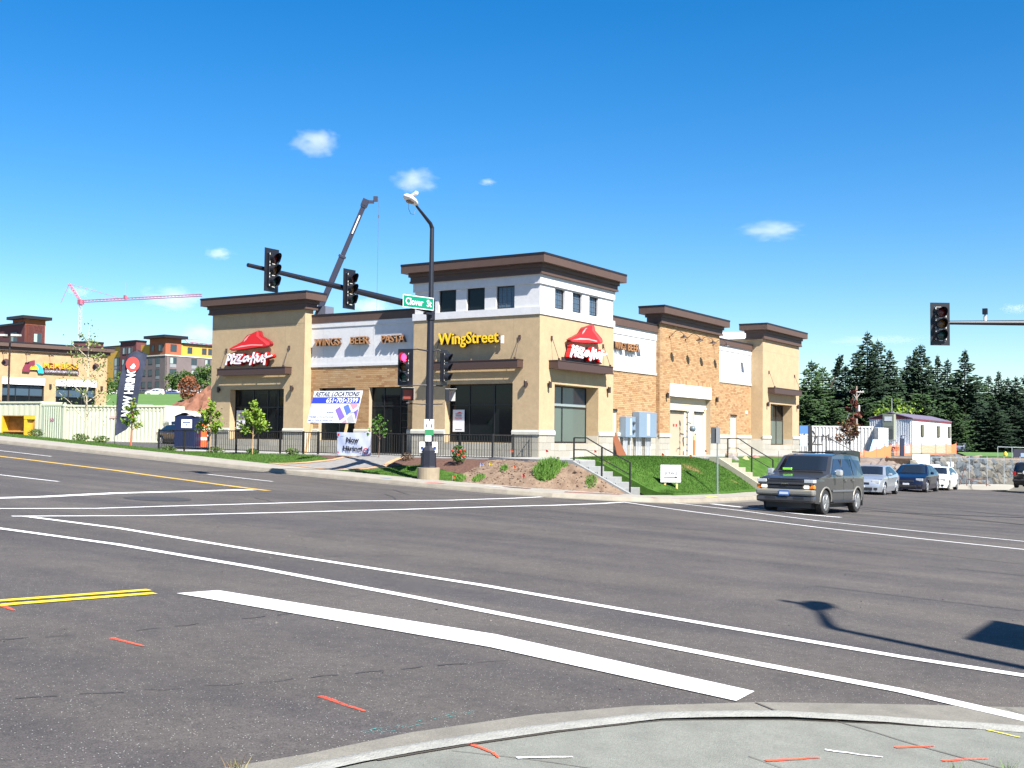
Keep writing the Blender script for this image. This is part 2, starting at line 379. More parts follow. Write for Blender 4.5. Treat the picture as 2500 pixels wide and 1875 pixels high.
road_poly = [(-60,-60), (120,-60), (120, 11.0), (95, 12.0), (82, 13.6), (77, 17.6), (60, 17.1), (50, 16.2), (44, 15.7), (36, 15.7), (34.1, 16.0), (32.6, 17.1), (31.5, 18.7), (31.15, 20.2), (31, 24), (31, 110), (-60, 110)]
struct(sheet('road', road_poly, lambda x, y: g(x, y), A_ROAD, 1.5))
# far pavement with kerb, follows the corner
kerb = [(31, 110), (31, 60), (31, 40), (31, 24), (31.15, 20.2), (31.5, 18.7), (32.6, 17.1), (34.1, 16.0), (36, 15.7), (44, 15.7), (50, 16.2), (60, 17.1), (76, 17.6)]
back = [(76, 19.3), (60, 18.8), (50, 18.0), (46, 17.3), (42.2, 16.95), (38, 17.0), (35.3, 17.4), (35.2, 18.0), (34.5, 19.8), (34.0, 21.5), (33.6, 24), (33.6, 32), (34.0, 38), (34.0, 60), (34.0, 110)]
def off_line(line, d):
    out = []
    for i, p in enumerate(line):
        q0 = line[max(0, i-1)]; q1 = line[min(len(line)-1, i+1)]; dx, dy = q1[0]-q0[0], q1[1]-q0[1]; L = math.hypot(dx, dy)
        out.append((p[0]-dy/L*d, p[1]+dx/L*d))
    return out
kz = lambda x, y: g(x, y)+.14
k_in = off_line(kerb, .16)
kv = []; kf = []; KP = []
for (a, b, c, d) in zip(kerb, kerb[1:], k_in, k_in[1:]):
    n = max(1, int(math.hypot(b[0]-a[0], b[1]-a[1])/1.0))
    KP += [((lerp(a[0], b[0], i/n), lerp(a[1], b[1], i/n)), (lerp(c[0], d[0], i/n), lerp(c[1], d[1], i/n))) for i in range(n)]
for (p, q) in KP:
    z0 = g(*p); qx = (p[0]*.75+q[0]*.25, p[1]*.75+q[1]*.25)
    kv += [(p[0], p[1], z0-.12), (p[0], p[1], z0+.02), (qx[0], qx[1], z0+.125), (lerp(p[0], q[0], .5), lerp(p[1], q[1], .5), z0+.145), (q[0], q[1], z0+.143)]
for i in range(len(KP)-1):
    for k in range(4): a = i*5+k; kf.append((a, a+1, a+6, a+5))
o = mobj('kerb', kv, kf, mat('kerb_concrete', (.245, .217, .172), .85, var=.15, vs=2, bump=.3, bs=60)); struct(o)
gut = off_line(kerb, -.45)
gp = kerb + gut[::-1]
struct(sheet('gutter', gp, lambda x, y: g(x, y)+.005, CONC_G, 1.5))
struct(sheet('pavement', k_in[::-1] + back[::-1] if False else k_in + back, kz, CONC, 1.5))
# dark joints across the pavement
for i, yy in enumerate([19.6+1.55*k for k in range(22)]):
    strip('pavement_joint', [(31.2 if yy > 20.5 else 31.4, yy), (33.6, yy)], .018, mat('joint_dark', (.10, .09, .075), .9), kz, .004, 1.0)
for k in range(8):
    strip('pavement_joint', [(36.4+k*1.6, 15.9), (36.4+k*1.6, 16.9)], .018, MATS['joint_dark'], kz, .004, 1.0)
# planting strip between pavement and terrace
TZ = .94
def strip_z(x, y):
    xs = 33.6 + .4*sm(32, 40, y); zf = .89 + max(0, g(37, y)+.12-.89)*sm(40, 44, y)
    return lerp(g(x, y)+.13, zf, sm(0, 1, (x-xs)/(36.6-xs))) if x > xs else g(x, y)+.13
def grass_mat(name, c1, c2, vs=3.):
    return mat(name, c1, .95, col2=c2, vs=vs, bump=.8, bs=40, spec=.1)
GR = grass_mat('lawn_green', (.030, .075, .012), (.065, .13, .022))
MULCH = mat('mulch', (.05, .022, .014), .95, col2=(.13, .065, .045), vs=12, bump=1.0, bs=25)
DIRT = mat('bare_dirt', (.12, .075, .048), .95, col2=(.225, .16, .11), vs=3.5, bump=1.0, bs=18)
struct(sheet('lawn', [(33.6, 33.6), (35.4, 31.6), (36.6, 33.6), (36.8, 58), (34.0, 60), (34.0, 38)], strip_z, GR, .5))
struct(sheet('lawn', [(33.6, 24.4), (33.6, 29.9), (34.9, 28.3), (35.4, 27.0), (34.6, 24.2)], strip_z, GR, .5))
struct(sheet('mulch_bed', [(34.6, 24.2), (35.4, 27.0), (34.9, 28.3), (35.9, 28.6), (37.0, 29.0), (37.0, 24.9), (35.6, 23.0), (34.3, 23.2)], strip_z, MULCH, .4, jitter=.02))
struct(sheet('mulch_bed', [(35.4, 31.6), (36.6, 33.6), (37.0, 34.6), (37.0, 31.4)], strip_z, MULCH, .4, jitter=.02))
# paver path across the strip
struct(sheet('paver_path', [(33.6, 29.9), (34.9, 28.3), (37.0, 28.6), (37.0, 31.4), (35.4, 31.6), (33.6, 33.6)], lambda x, y: strip_z(x, y)+.012, mat('pavers_grey', (.20, .19, .18), .85, var=.15, vs=6, bump=.3), .4))
strip('paver_border', [(33.72, 33.4), (35.42, 31.5), (36.9, 31.3)], .28, mat('pavers_tan', (.42, .25, .13), .85, var=.15, vs=8), strip_z, .03)
strip('paver_border', [(33.75, 30.0), (34.95, 28.45), (36.9, 28.72)], .28, MATS['pavers_tan'], strip_z, .03)
strip('paver_border', [(33.72, 30.1), (33.72, 33.3)], .25, MATS['pavers_tan'], strip_z, .026)
# bare dirt bank between the corner bed and the stairs
def bank_z(x, y):
    e = g(x, y)+.13; xs = lerp(35.15, 33.9, sm(18.2, 21.8, y)); xe = lerp(35.3, 36.3, sm(19.8, 24, y))
    if y < 20.1: t = min(1, max(0, (y-17.95)/2.15)); return lerp(e, .88, t*sm(lerp(35.1, 34.3, t), 35.3, x))
    t = (x-xs)/max(.4, xe-xs); return lerp(e, .90, min(1, max(0, t))**.8)+.10*math.exp(-((x-34.9)**2/.25+(y-22.3)**2/2.5))
BANK = [(33.55, 24.3), (33.6, 21.6), (34.1, 19.8), (34.75, 17.8), (35.25, 17.7), (35.25, 20.2), (35.45, 20.5), (36.0, 22.4), (36.4, 23.8), (36.2, 24.3)]
struct(sheet('dirt_bank', BANK, bank_z, DIRT, .3, jitter=.018))
# terrace slab, walkway along the long front, patio
slab = [(35.42, 20.16), (37.02, 20.16), (38.2, 21.8), (42, 22.65), (74, 22.65), (74, 26), (39.9, 26), (39.9, 62), (36.75, 62), (36.75, 24.7), (35.9, 22.3)]
struct(sheet('terrace', slab, lambda x, y: TZ+.02 - .05*sm(37.6, 36.8, x)*sm(24, 26, y), CONC_W, 2.0, thick=.22))
# right hand lawn
def lawn_z(x, y):
    t = min(1, max(0, (y-17.05)/3.1)); e = g(x, 17)+.13
    a = lerp(e, .985, math.sin(t*math.pi/2)**1.05) + .05*math.exp(-((x-41.5)**2/6+(y-20.6)**2/1.5))
    if x < 39: b = lerp(-.13, .93, min(1, max(0, (y-17.75)/2.3))); a = lerp(b, a, sm(37.0, 38.8, x))
    return a
def patchy(name):
    m = mat(name, (.030, .078, .012), .95, col2=(.062, .125, .022), vs=2.5, bump=.9, bs=45, spec=.1)
    n = m.node_tree.nodes; l = m.node_tree.links; b = n['Principled BSDF']; src = b.inputs['Base Color'].links[0].from_socket
    tc = n.new('ShaderNodeTexCoord'); mp = n.new('ShaderNodeMapping'); mp.inputs['Location'].default_value = (.7, .2, 0); mp.inputs['Scale'].default_value = (.45, .8, .1); l.new(tc.outputs['Object'], mp.inputs[0])
    no = n.new('ShaderNodeTexNoise'); no.inputs['Scale'].default_value = 1.1; no.inputs['Detail'].default_value = 5; l.new(mp.outputs[0], no.inputs[0])
    r = n.new('ShaderNodeValToRGB'); r.color_ramp.elements[0].position = .60; r.color_ramp.elements[1].position = .70; l.new(no.outputs[0], r.inputs[0])
    mx = n.new('ShaderNodeMix'); mx.data_type = 'RGBA'; l.new(r.outputs[0], mx.inputs[0]); l.new(src, mx.inputs[6]); mx.inputs[7].default_value = (.19, .15, .06, 1)
    l.new(mx.outputs[2], b.inputs['Base Color']); return m
LAWN = patchy('lawn_patchy')
struct(sheet('lawn', [(37.0, 17.0), (45.75, 17.15), (45.75, 22.7), (42, 22.75), (38.3, 21.95), (37.0, 20.3)], lawn_z, LAWN, .4, thick=.3))
struct(sheet('lawn', [(47.3, 17.4), (59, 18.7), (59, 22.6), (47.3, 22.6)], lambda x, y: lerp(g(x, 17.5)+.12, .9, sm(17.4, 20.5, y)), GR, .6, thick=.2))
struct(sheet('dirt_strip', [(59, 18.7), (76, 19.3), (76, 22.6), (59, 22.6)], lambda x, y: lerp(g(x, 17.5)+.12, .9-.5*sm(60, 76, x), sm(17.4, 20.5, y)), mat('dirt_pale', (.13, .10, .08), .95, col2=(.22, .17, .13), vs=2, bump=1, bs=10), .6, jitter=.03))
struct(sheet('yard', [(37.05, 44.2), (52, 44.2), (52, 72), (44, 72), (37.05, 60)], lambda x, y: max(ground_z(x, y)+.03, .9), A_YARD, 2.5))
# grass blades (uncountable) ---------------------------------------
def blades(name, region, zf, n, h, m, parent=None, w=.012, inside=None):
    rng = np.random.default_rng(len(name)+n); vs = []; fs = []
    x0, x1, y0, y1 = region; k = 0
    while k < n:
        x = rng.uniform(x0, x1); y = rng.uniform(y0, y1)
        if inside and not inside(x, y): continue
        z = zf(x, y); a = rng.uniform(0, math.pi); hh = h*rng.uniform(.5, 1.3); lx, ly = rng.normal(0, .35*hh, 2); dx, dy = math.cos(a)*w, math.sin(a)*w
        b = len(vs); vs += [(x-dx, y-dy, z-.01), (x+dx, y+dy, z-.01), (x+lx, y+ly, z+hh)]; fs.append((b, b+1, b+2)); k += 1
    me = bpy.data.meshes.new(name); me.from_pydata(vs, [], fs); me.materials.append(m)
    o = bpy.data.objects.new(name, me); C.objects.link(o); o['kind'] = 'stuff'; o['label'] = 'short green grass'; o['category'] = 'grass'
    return o
BLADE = island_mat('grass_blade', [(.035, .09, .012), (.06, .14, .02), (.10, .17, .03), (.045, .11, .015)], bump=0.01)
def in_poly(P):
    def f(x, y):
        c = False; j = len(P)-1
        for i in range(len(P)):
            if (P[i][1] > y) != (P[j][1] > y) and x < (P[j][0]-P[i][0])*(y-P[i][1])/(P[j][1]-P[i][1])+P[i][0]: c = not c
            j = i
        return c
    return f
b1 = blades('lawn_grass', (37.1, 45.7, 17.0, 22.6), lawn_z, 30000, .05, LAWN, inside=in_poly([(37.15, 17.08), (45.7, 17.25), (45.7, 22.5), (42, 22.6), (38.4, 21.9), (37.15, 20.3)]))
b1['label'] = 'short grass of the sloping lawn between the two flights of concrete steps'
b2 = blades('lawn_grass', (33.6, 36.8, 24, 58), strip_z, 30000, .06, BLADE, inside=lambda x, y: in_poly([(33.65, 33.7), (35.4, 31.7), (36.5, 33.6), (36.8, 58), (34.05, 59), (34.0, 38)])(x, y) or in_poly([(33.65, 24.5), (33.65, 29.8), (34.8, 28.2), (35.3, 27.0), (34.5, 24.3)])(x, y))
b2['label'] = 'grass strip between the pavement and the black fence'
# loose clods and stones on the dirt bank
rng = np.random.default_rng(3)
def rock(mb, c, r, sq=.6):
    ico = [(0,0,1),(.89,0,.45),(.28,.85,.45),(-.72,.53,.45),(-.72,-.53,.45),(.28,-.85,.45),(.72,.53,-.45),(-.28,.85,-.45),(-.89,0,-.45),(-.28,-.85,-.45),(.72,-.53,-.45),(0,0,-1)]
    F = [(0,1,2),(0,2,3),(0,3,4),(0,4,5),(0,5,1),(1,6,2),(2,7,3),(3,8,4),(4,9,5),(5,10,1),(6,7,2),(7,8,3),(8,9,4),(9,10,5),(10,6,1),(11,7,6),(11,8,7),(11,9,8),(11,10,9),(11,6,10)]
    s_ = rng.uniform(.7, 1.3, 3)*r; a = rng.uniform(0, 6.28)
    P = []
    for x, y, z in ico:
        k = rng.uniform(.8, 1.15); x, y, z = x*s_[0]*k, y*s_[1]*k, z*s_[2]*sq*k
        P.append((c[0]+x*math.cos(a)-y*math.sin(a), c[1]+x*math.sin(a)+y*math.cos(a), c[2]+z))
    mb.add(P, F)
mb = MB(); ins = in_poly(BANK)
k = 0
while k < 600:
    x, y = rng.uniform(33.8, 36.2), rng.uniform(17.9, 24.3)
    if ins(x, y): rock(mb, (x, y, bank_z(x, y)+.005), rng.choice([.02, .03, .04, .07], p=[.5, .3, .15, .05])); k += 1
o = mb.build('clods', island_mat('clod', [(.13, .08, .055), (.21, .15, .11), (.17, .11, .08), (.28, .23, .18)]), kind='stuff'); o['label'] = 'dirt clods and small stones littering the bare bank beside the steps'; o['category'] = 'stones'
# weeds on the bank and tall grass clump
def tuft(name, label, cx, cy, r, n, h, m, zf, w=.012):
    vs = []; fs = []; rg = np.random.default_rng(int(cx*100+cy*10))
    for _ in range(n):
        a, q = rg.uniform(0, 6.28), r*math.sqrt(rg.uniform(0, 1)); x, y = cx+math.cos(a)*q, cy+math.sin(a)*q*1.0
        z = zf(x, y); hh = h*rg.uniform(.5, 1.2)*(1-.5*(q/r)**2); lx, ly = rg.normal(0, .3*hh, 2); t = rg.uniform(0, math.pi); dx, dy = math.cos(t)*w, math.sin(t)*w; b = len(vs)
        vs += [(x-dx, y-dy, z-.01), (x+dx, y+dy, z-.01), (x+lx*.5+dx*.7, y+ly*.5+dy*.7, z+hh*.6), (x+lx*.5-dx*.7, y+ly*.5-dy*.7, z+hh*.6), (x+lx, y+ly, z+hh)]
        fs += [(b, b+1, b+2, b+3), (b+3, b+2, b+4)]
    o = mobj(name, vs, fs, m); return tag(o, label, 'plant')
WEED = island_mat('weed_leaf', [(.07, .19, .02), (.12, .26, .04), (.16, .28, .05), (.05, .13, .02)], bump=.01)
tuft('grass_clump', 'tall bright green grass clump on the bare dirt bank left of the steps', 34.85, 20.9, .50, 1500, .40, WEED, bank_z)
tuft('weed_patch', 'low green weeds on the dirt close to the edge of the steps', 35.0, 19.2, .2, 260, .16, WEED, bank_z)
tuft('weed_patch', 'leafy weed beside the concrete pole footing', 34.0, 24.1, .22, 300, .25, WEED, bank_z)
tuft('weed_patch', 'pale green weed spreading on the dirt to the right of the pole footing', 34.2, 23.4, .24, 260, .15, WEED, bank_z)
tuft('weed_patch', 'dark weed on the bank beside the orange flag', 34.8, 22.7, .14, 160, .26, WEED, bank_z)
tuft('weed_patch', 'weed sprout at the top edge of the dirt below the railing foot', 35.2, 20.4, .14, 130, .15, WEED, bank_z)
# ------------------------------------------------------------------ road markings
strip('crosswalk_line', [(12.1, 17.8), (12.1, 15.3), (11.6, 11.5), (11.2, 7.6), (10.6, 4.4), (10.3, 2.56), (10.15, 0.6)], .155, LINE, w2=.15)
strip('crosswalk_line', [(10.45, 18.0), (10.5, 13.3), (10.2, 10.3), (9.75, 7.5), (9.45, 5.87), (8.98, 3.35), (8.8, 2.18), (8.4, 1.0)], .155, LINE, w2=.17)
def patch(name, poly, m, zf=g, off=.009):
    return struct(sheet(name, poly, lambda x, y: zf(x, y)+off, m, .6))
patch('stop_bar', [(7.98, 9.16), (8.46, 9.08), (8.48, 5.6), (7.93, 3.0), (7.53, 2.98), (7.93, 5.3)], LINE)
strip('yellow_line', [(-2, 9.86), (6.4, 9.76), (7.94, 9.53)], .11, YEL)
strip('yellow_line', [(-2, 9.62), (6.4, 9.52), (7.83, 9.31)], .11, YEL)
strip('crosswalk_line', [(11.9, 17.85), (14.2, 17.12), (17.5, 16.8), (21.2, 16.5), (24.5, 16.36), (27.4, 16.22), (30.0, 16.3), (32.2, 16.55)], .13, LINE, w2=.17)
strip('crosswalk_line', [(10, 19.3), (12.7, 19.35), (14.4, 18.87), (16.1, 18.93), (19.0, 18.95), (22.0, 19.0), (25.6, 18.5), (29.0, 18.65), (31.2, 18.9)], .13, LINE, w2=.15)
strip('stop_bar', [(12.5, 21.6), (15.3, 21.9), (17.8, 22.6), (22.7, 23.1)], .32, LINE)
strip('yellow_line', [(24.6, 60), (24.5, 36), (24.3, 31), (23.7, 27), (22.9, 22.7)], .26, YELF)
strip('lane_dash', [(18.9, 34), (18.9, 28.9), (19.0, 26.5)], .12, LINE)
strip('lane_dash', [(26.8, 29.4), (26.6, 26.17)], .12, LINE)
strip('lane_dash', [(26.9, 42), (26.9, 38)], .12, LINE)
strip('crosswalk_line', [(32.4, 16.63), (30.15, 13.14), (27.6, 8.77), (26.45, 6.12), (25.7, 3.9), (25.0, 0), (24.6, -6)], .13, LINE)
strip('crosswalk_line', [(34.9, 16.3), (33.5, 13.2), (31.0, 9.9), (29.6, 6.85), (28.75, 4.36), (28, 0), (27.6, -6)], .13, LINE)
strip('stop_bar', [(36.2, 15.2), (35.6, 13.63), (34.5, 11.5), (34.4, 10.3)], .30, LINE)
ytick = mat('spray_yellow', (.75, .62, .05), .8)
DKLINE = mat('road_dark', (.020, .019, .020), .8)
def wobble(pts, a=.03, step=.4):
    out = []
    for (p, q) in zip(pts, pts[1:]):
        n = max(1, int(math.hypot(q[0]-p[0], q[1]-p[1])/step))
        out += [(lerp(p[0], q[0], i/n)+random.uniform(-a, a), lerp(p[1], q[1], i/n)+random.uniform(-a, a)) for i in range(n)]
    return out+[pts[-1]]
strip('dark_line', [(14.94, 4.82), (14.84, 3.4), (14.7, .5), (14.6, -3)], .022, DKLINE)  # shadow of overhead wires, painted on as a thin dark strip
strip('dark_line', wobble([(42.4, 13.6), (41.15, 11.6), (39.9, 8.5), (38.2, 5.7), (36.6, 3), (35.5, 0), (35.2, -5)], .02), .13, DKLINE)  # thick dark lines across the road
strip('dark_line', wobble([(43.4, 13.0), (41.9, 11.0), (40.5, 8.4), (38.5, 5.8)], .02), .05, DKLINE)
strip('dark_line', wobble([(22.4, 13.9), (22.9, 10.4), (22.9, 7.4), (21.9, 4.0), (21.3, 1)], .01), .03, DKLINE)  # thin tar seams
strip('dark_line', wobble([(19.6, 4.0), (19.3, 1)], .01), .03, DKLINE)
strip('dark_line', wobble([(25.9, 12.2), (26, 9), (25, 5.2)], .01), .025, DKLINE)
CR = mat('crack_fine', (.030, .027, .027), .9)
for pts in ([(4.2, 8.4), (5.5, 8.0), (6.2, 7.74), (7.9, 7.56), (8.3, 7.5)], [(3.6, 6.7), (4.85, 6.04), (5.66, 5.63), (6.47, 5.37), (7.68, 4.84)], [(8, 13.4), (10, 11.6), (12.6, 10.4), (13.8, 9.8)]):
    P_ = wobble(pts, .022, .12)
    for i in range(0, len(P_)-2, 3):
        if random.random() < .8: strip('asphalt_crack', P_[i:i+3], random.choice([.008, .012, .016]), CR, None, .006, .2)
for p_ in ([(28.2, 22.6), (27.2, 21.4), (26.5, 20.6)], [(27.6, 24.1), (27.8, 22.7)], [(25.8, 20.9), (24.9, 19.9), (24, 19.1)], [(20.3, 20.6), (19.6, 19.2)]):
    strip('asphalt_crack', wobble(p_, .03, .3), .035, CR)
# sealed patch of old manhole in the left street
patch('asphalt_patch', [(17.55+.75*math.cos(k*math.pi/8), 20.85+.75*math.sin(k*math.pi/8)) for k in range(16)], mat('asphalt_dark', (.035, .034, .036), .9), off=.006)
# ------------------------------------------------------------------ near corner pavement
g_out = [(1.5, 4.7), (3.2, 4.5), (4.15, 4.35), (4.62, 4.22), (5.32, 4.10), (6.21, 3.80), (6.89, 3.44), (7.62, 2.86), (8.32, 2.07), (8.89, 1.36), (9.3, .4), (9.6, -2)]
c_out = [(1.5, 4.25), (3.2, 4.12), (4.48, 3.89), (4.82, 3.80), (5.17, 3.70), (5.73, 3.50), (6.46, 3.17), (7.22, 2.62), (7.74, 2.10), (8.08, 1.60), (8.38, 1.0), (8.6, -2)]
c_in = [(1.4, 4.05), (3.1, 3.92), (4.42, 3.70), (4.76, 3.61), (5.09, 3.50), (5.63, 3.30), (6.34, 2.97), (7.06, 2.44), (7.56, 1.96), (7.88, 1.50), (8.17, .9), (8.38, -2)]
def nh(x, y): return lerp(.015, .095, sm(1.6, 3.2, y))     # the kerb drops to a ramp on the right
patch('gutter', g_out + c_out[::-1], CONC_G, off=.005)
v_ = []; f_ = []
fine = []
for (a, b, c, d) in zip(c_out, c_out[1:], c_in, c_in[1:]):
    for i in range(4): fine.append(((lerp(a[0], b[0], i/4), lerp(a[1], b[1], i/4)), (lerp(c[0], d[0], i/4), lerp(c[1], d[1], i/4))))
for (p, q) in fine:
    h = nh(*p); z0 = g(*p)
    pr = [(0, -.05), (0, .008), (.05, .30*h+.006), (.14, .72*h+.006), (.30, .96*h+.005), (.55, h+.004), (1, h+.002)]
    for t, zz in pr: v_.append((lerp(p[0], q[0], t), lerp(p[1], q[1], t), z0+zz))
for i in range(len(fine)-1):
    for k in range(6): a = i*7+k; f_.append((a, a+1, a+8, a+7))
struct(mobj('near_kerb', v_, f_, mat('kerb_near', (.28, .275, .245), .85, var=.16, vs=9, bump=.6, bs=60), smooth=True))
nz = lambda x, y: g(x, y)+nh(x, y)
struct(sheet('near_pavement', c_in + [(8.38, -12), (-6, -12), (-6, 4.1)], lambda x, y: nz(x, y)-.002, CONC_N, .2))
JD = MATS['joint_dark']
strip('kerb_gap', [(4.5, 3.67), (4.78, 3.585), (5.09, 3.485), (5.63, 3.285), (6.1, 3.07)], .022, mat('gap_soil', (.05, .04, .03), .95), nz, .004, .2)
strip('kerb_gap', [(6.1, 3.07), (6.34, 2.955), (7.06, 2.425), (7.56, 1.945), (7.88, 1.485)], .009, MATS['gap_soil'], nz, .004, .2)
strip('pavement_joint', [(7.30, 2.22), (7.25, 1.95), (6.93, 1.06), (6.6, 0)], .012, JD, nz, .003, .3)
strip('pavement_joint', [(6.07, 2.33), (5.95, 1.83), (5.7, .8)], .007, JD, nz, .003, .3)
strip('pavement_joint', [(4.9, 3.5), (5.2, 2.7), (5.0, 1.8)], .006, JD, nz, .003, .3)
strip('gutter_joint', [(7.58, 2.86), (7.36, 2.55)], .018, JD, g, .012, .1)
strip('gutter_joint', [(8.75, 1.45), (8.4, 1.1)], .01, JD, g, .014, .1)
def spray(a, b, w, m, zf, n=5):
    """one sprayed dash: a blunt end, a fading ragged end"""
    P_ = [(lerp(a[0], b[0], i/n)+random.uniform(-.006, .006), lerp(a[1], b[1], i/n)+random.uniform(-.006, .006)) for i in range(n+1)]
    o = strip('spray_mark', P_, w, m, zf, .0055 if zf is g else .004, .05, w2=w*.55); return o
spray((5.08, 3.53), (5.02, 3.33), .035, ORMK, nz); spray((5.02, 3.33), (4.95, 3.24), .022, ORMK, nz)
spray((6.07, 2.23), (6.40, 2.04), .030, ORMK, nz); spray((6.03, 1.99), (6.33, 1.84), .036, ORMK, nz)
spray((7.0, 1.77), (7.21, 1.60), .034, ORMK, nz); spray((6.89, 1.49), (7.14, 1.29), .034, ORMK, nz)
spray((5.01, 3.17), (5.25, 2.97), .030, LINE, nz); spray((6.58, 2.07), (6.71, 1.77), .026, LINE, nz)
spray((7.9, 1.43), (7.84, 1.22), .022, ytick, nz)
spray((5.97, 7.61), (5.93, 7.17), .05, ORMK, g); spray((5.64, 5.09), (5.53, 4.62), .05, ORMK, g); spray((6.25, 9.45), (6.20, 9.22), .06, ORMK, g)
CY_ = sprayed('spray_cyan', (.05, .30, .27), .52)
for k in range(26):
    t = random.random(); x = lerp(5.06, 5.95, t); y = lerp(4.28, 4.14, t)+random.uniform(-.05, .05)
    spray((x, y), (x+random.uniform(.03, .10), y+random.uniform(-.02, .015)), random.uniform(.004, .011), CY_, g, 3)
# marks and lids on the far pavement
def far_patch(name, cx, cy, a, b, m, zf=kz, off=.006, label=None):
    return patch(name, [(cx+a*math.cos(k*math.pi/8), cy+b*math.sin(k*math.pi/8)) for k in range(16)], m, zf, off)
LID = mat('rusty_iron', (.10, .045, .03), .7, var=.2, vs=10)
far_patch('drain_lid', 33.0, 21.0, .33, .55, LID)
patch('drain_lid', [(32.6, 18.9), (34.3, 17.6), (34.6, 18.0), (33.2, 19.2)], mat('detectable_plate', (.22, .085, .06), .75, var=.2, vs=8), kz, .006)
patch('spray_mark', [(31.15, 23.6), (31.7, 23.5), (31.7, 23.0), (31.15, 23.05)], mat('spray_red_far', (.55, .10, .08), .8), lambda x, y: g(x, y)+.14, .012)
patch('spray_mark', [(31.6, 25.9), (31.9, 25.9), (31.9, 25.55), (31.6, 25.55)], mat('spray_blue_far', (.10, .22, .38), .8), kz, .008)
patch('spray_mark', [(32.3, 21.9), (32.45, 21.9), (32.4, 20.9), (32.25, 20.9)], LINE, kz, .008)
patch('spray_mark', [(37.6, 15.95), (38.6, 15.95), (38.5, 16.25), (37.8, 16.15)], ytick, kz, .01)
patch('spray_mark', [(34.0, 16.3), (34.2, 16.25), (34.25, 16.45), (34.05, 16.5)], MATS['spray_red_far'], kz, .01)
mb = MB(); rg_ = np.random.default_rng(77)
for _ in range(320):
    c_ = [(12.5, 12), (13.8, 3.4), (7.0, 5.0), (22, 12)][rg_.integers(4)]; x, y = c_[0]+rg_.normal(0, 1.6), c_[1]+rg_.normal(0, 1.8)
    if x < 7 and y < 4.4: continue
    rock(mb, (x, y, g(x, y)+.002), rg_.uniform(.004, .013), .7)
o = mb.build('gravel', island_mat('gravel_bits', [(.03, .03, .03), (.12, .11, .10), (.22, .20, .18), (.05, .04, .04)]), kind='stuff'); o['label'] = 'loose grit and pebbles scattered on the road'; o['category'] = 'gravel'
# ------------------------------------------------------------------ the corner building
XC, YC = 39.975, 24.405
FZ = .94
B = thing('restaurant_building', 'tan stucco and brick restaurant building with brown cornices and a taller white topped corner tower', 'building', (XC, YC, FZ))
def wallbox(mb, F, plane, a0, a1, z0, z1, t):
    """F 'L': wall whose face is x=plane, runs along y; 'R': face y=plane, runs along x; t thickness inward"""
    if F == 'L': mb.box(plane, plane+t, a0, a1, z0, z1)
    else: mb.box(a0, a1, plane, plane+t, z0, z1)
def wall(F, plane, a0, a1, z0, z1, t, holes=()):
    mb = MB(); cuts = sorted({a0, a1} | {min(max(h[i], a0), a1) for h in holes for i in (0, 1)})
    for p, q in zip(cuts, cuts[1:]):
        if q-p < 1e-4: continue
        m_ = (p+q)/2; hs_ = sorted([(max(h[2], z0), min(h[3], z1)) for h in holes if h[0] < m_ < h[1] and h[3] > z0 and h[2] < z1]); z = z0
        for lo, hi in hs_:
            if lo > z: wallbox(mb, F, plane, p, q, z, lo, t)
            z = hi
        if z < z1: wallbox(mb, F, plane, p, q, z, z1, t)
    return mb
BRICKS = []   # (F, plane, a, z, length)
def brick_face(F, plane, a0, a1, z0, z1, holes=(), bl=.31, bh=.09, mort=.012, first=False):
    """returns list of brick rectangles (a0,a1,z0,z1)"""
    out = []; n = round((z1-z0)/bh); h = (z1-z0)/n
    for i in range(n):
        zb = z0+i*h; a = a0 - (bl/2 if i % 2 else 0)
        while a < a1-.02:
            p, q = max(a, a0), min(a+bl, a1)
            segs = [(p, q)]
            for (u, v, zl, zh) in holes:
                if zb+h*.5 > zl and zb+h*.5 < zh:
                    ns = []
                    for s0, s1 in segs:
                        if s1 <= u or s0 >= v: ns.append((s0, s1))
                        else:
                            if s0 < u: ns.append((s0, u))
                            if s1 > v: ns.append((v, s1))
                    segs = ns
            for s0, s1 in segs:
                if s1-s0 > .05: out.append((F, plane, s0+mort/2, s1-mort/2, zb+mort/2, zb+h-mort/2))
            a += bl
    return out
def piece(name, F, plane, a0, a1, z0, z1, proud, m, parent, cache={}):
    key = (name, F, round(a1-a0, 3), round(z1-z0, 3), round(proud, 3))
    pl = plane - proud
    if key not in cache:
        mb = MB()
        if F == 'L': mb.box(0, proud+.02, 0, a1-a0, 0, z1-z0)
        else: mb.box(0, a1-a0, 0, proud+.02, 0, z1-z0)
        o = mb.build(name, m, parent, world=False); cache[key] = o.data
    else:
        o = bpy.data.objects.new(name, cache[key]); C.objects.link(o); o.parent = parent
    p = Vector((pl, a0, z0)) if F == 'L' else Vector((a0, pl, z0)); o.location = p - parent.location
    return o
def stone_course(F, plane, a0, a1, z0, z1, holes=(), parent=None):
    n = max(1, round((z1-z0)/.305)); h = (z1-z0)/n; L = a1-a0; k = max(1, round(L/.62)); w = L/k
    for i in range(n):
        a = a0 - (w/2 if i % 2 else 0)
        while a < a1-.01:
            p, q = max(a, a0), min(a+w, a1)
            if q-p > .06 and not any(u-.01 < (p+q)/2 < v+.01 and zl < z0+(i+.5)*h < zh for u, v, zl, zh in holes):
                piece('stone_block', F, plane, round(p+.005, 3), round(q-.005, 3), z0+i*h+.005, z0+(i+1)*h-.005, .02, STONE_M, parent or B)
            a += w
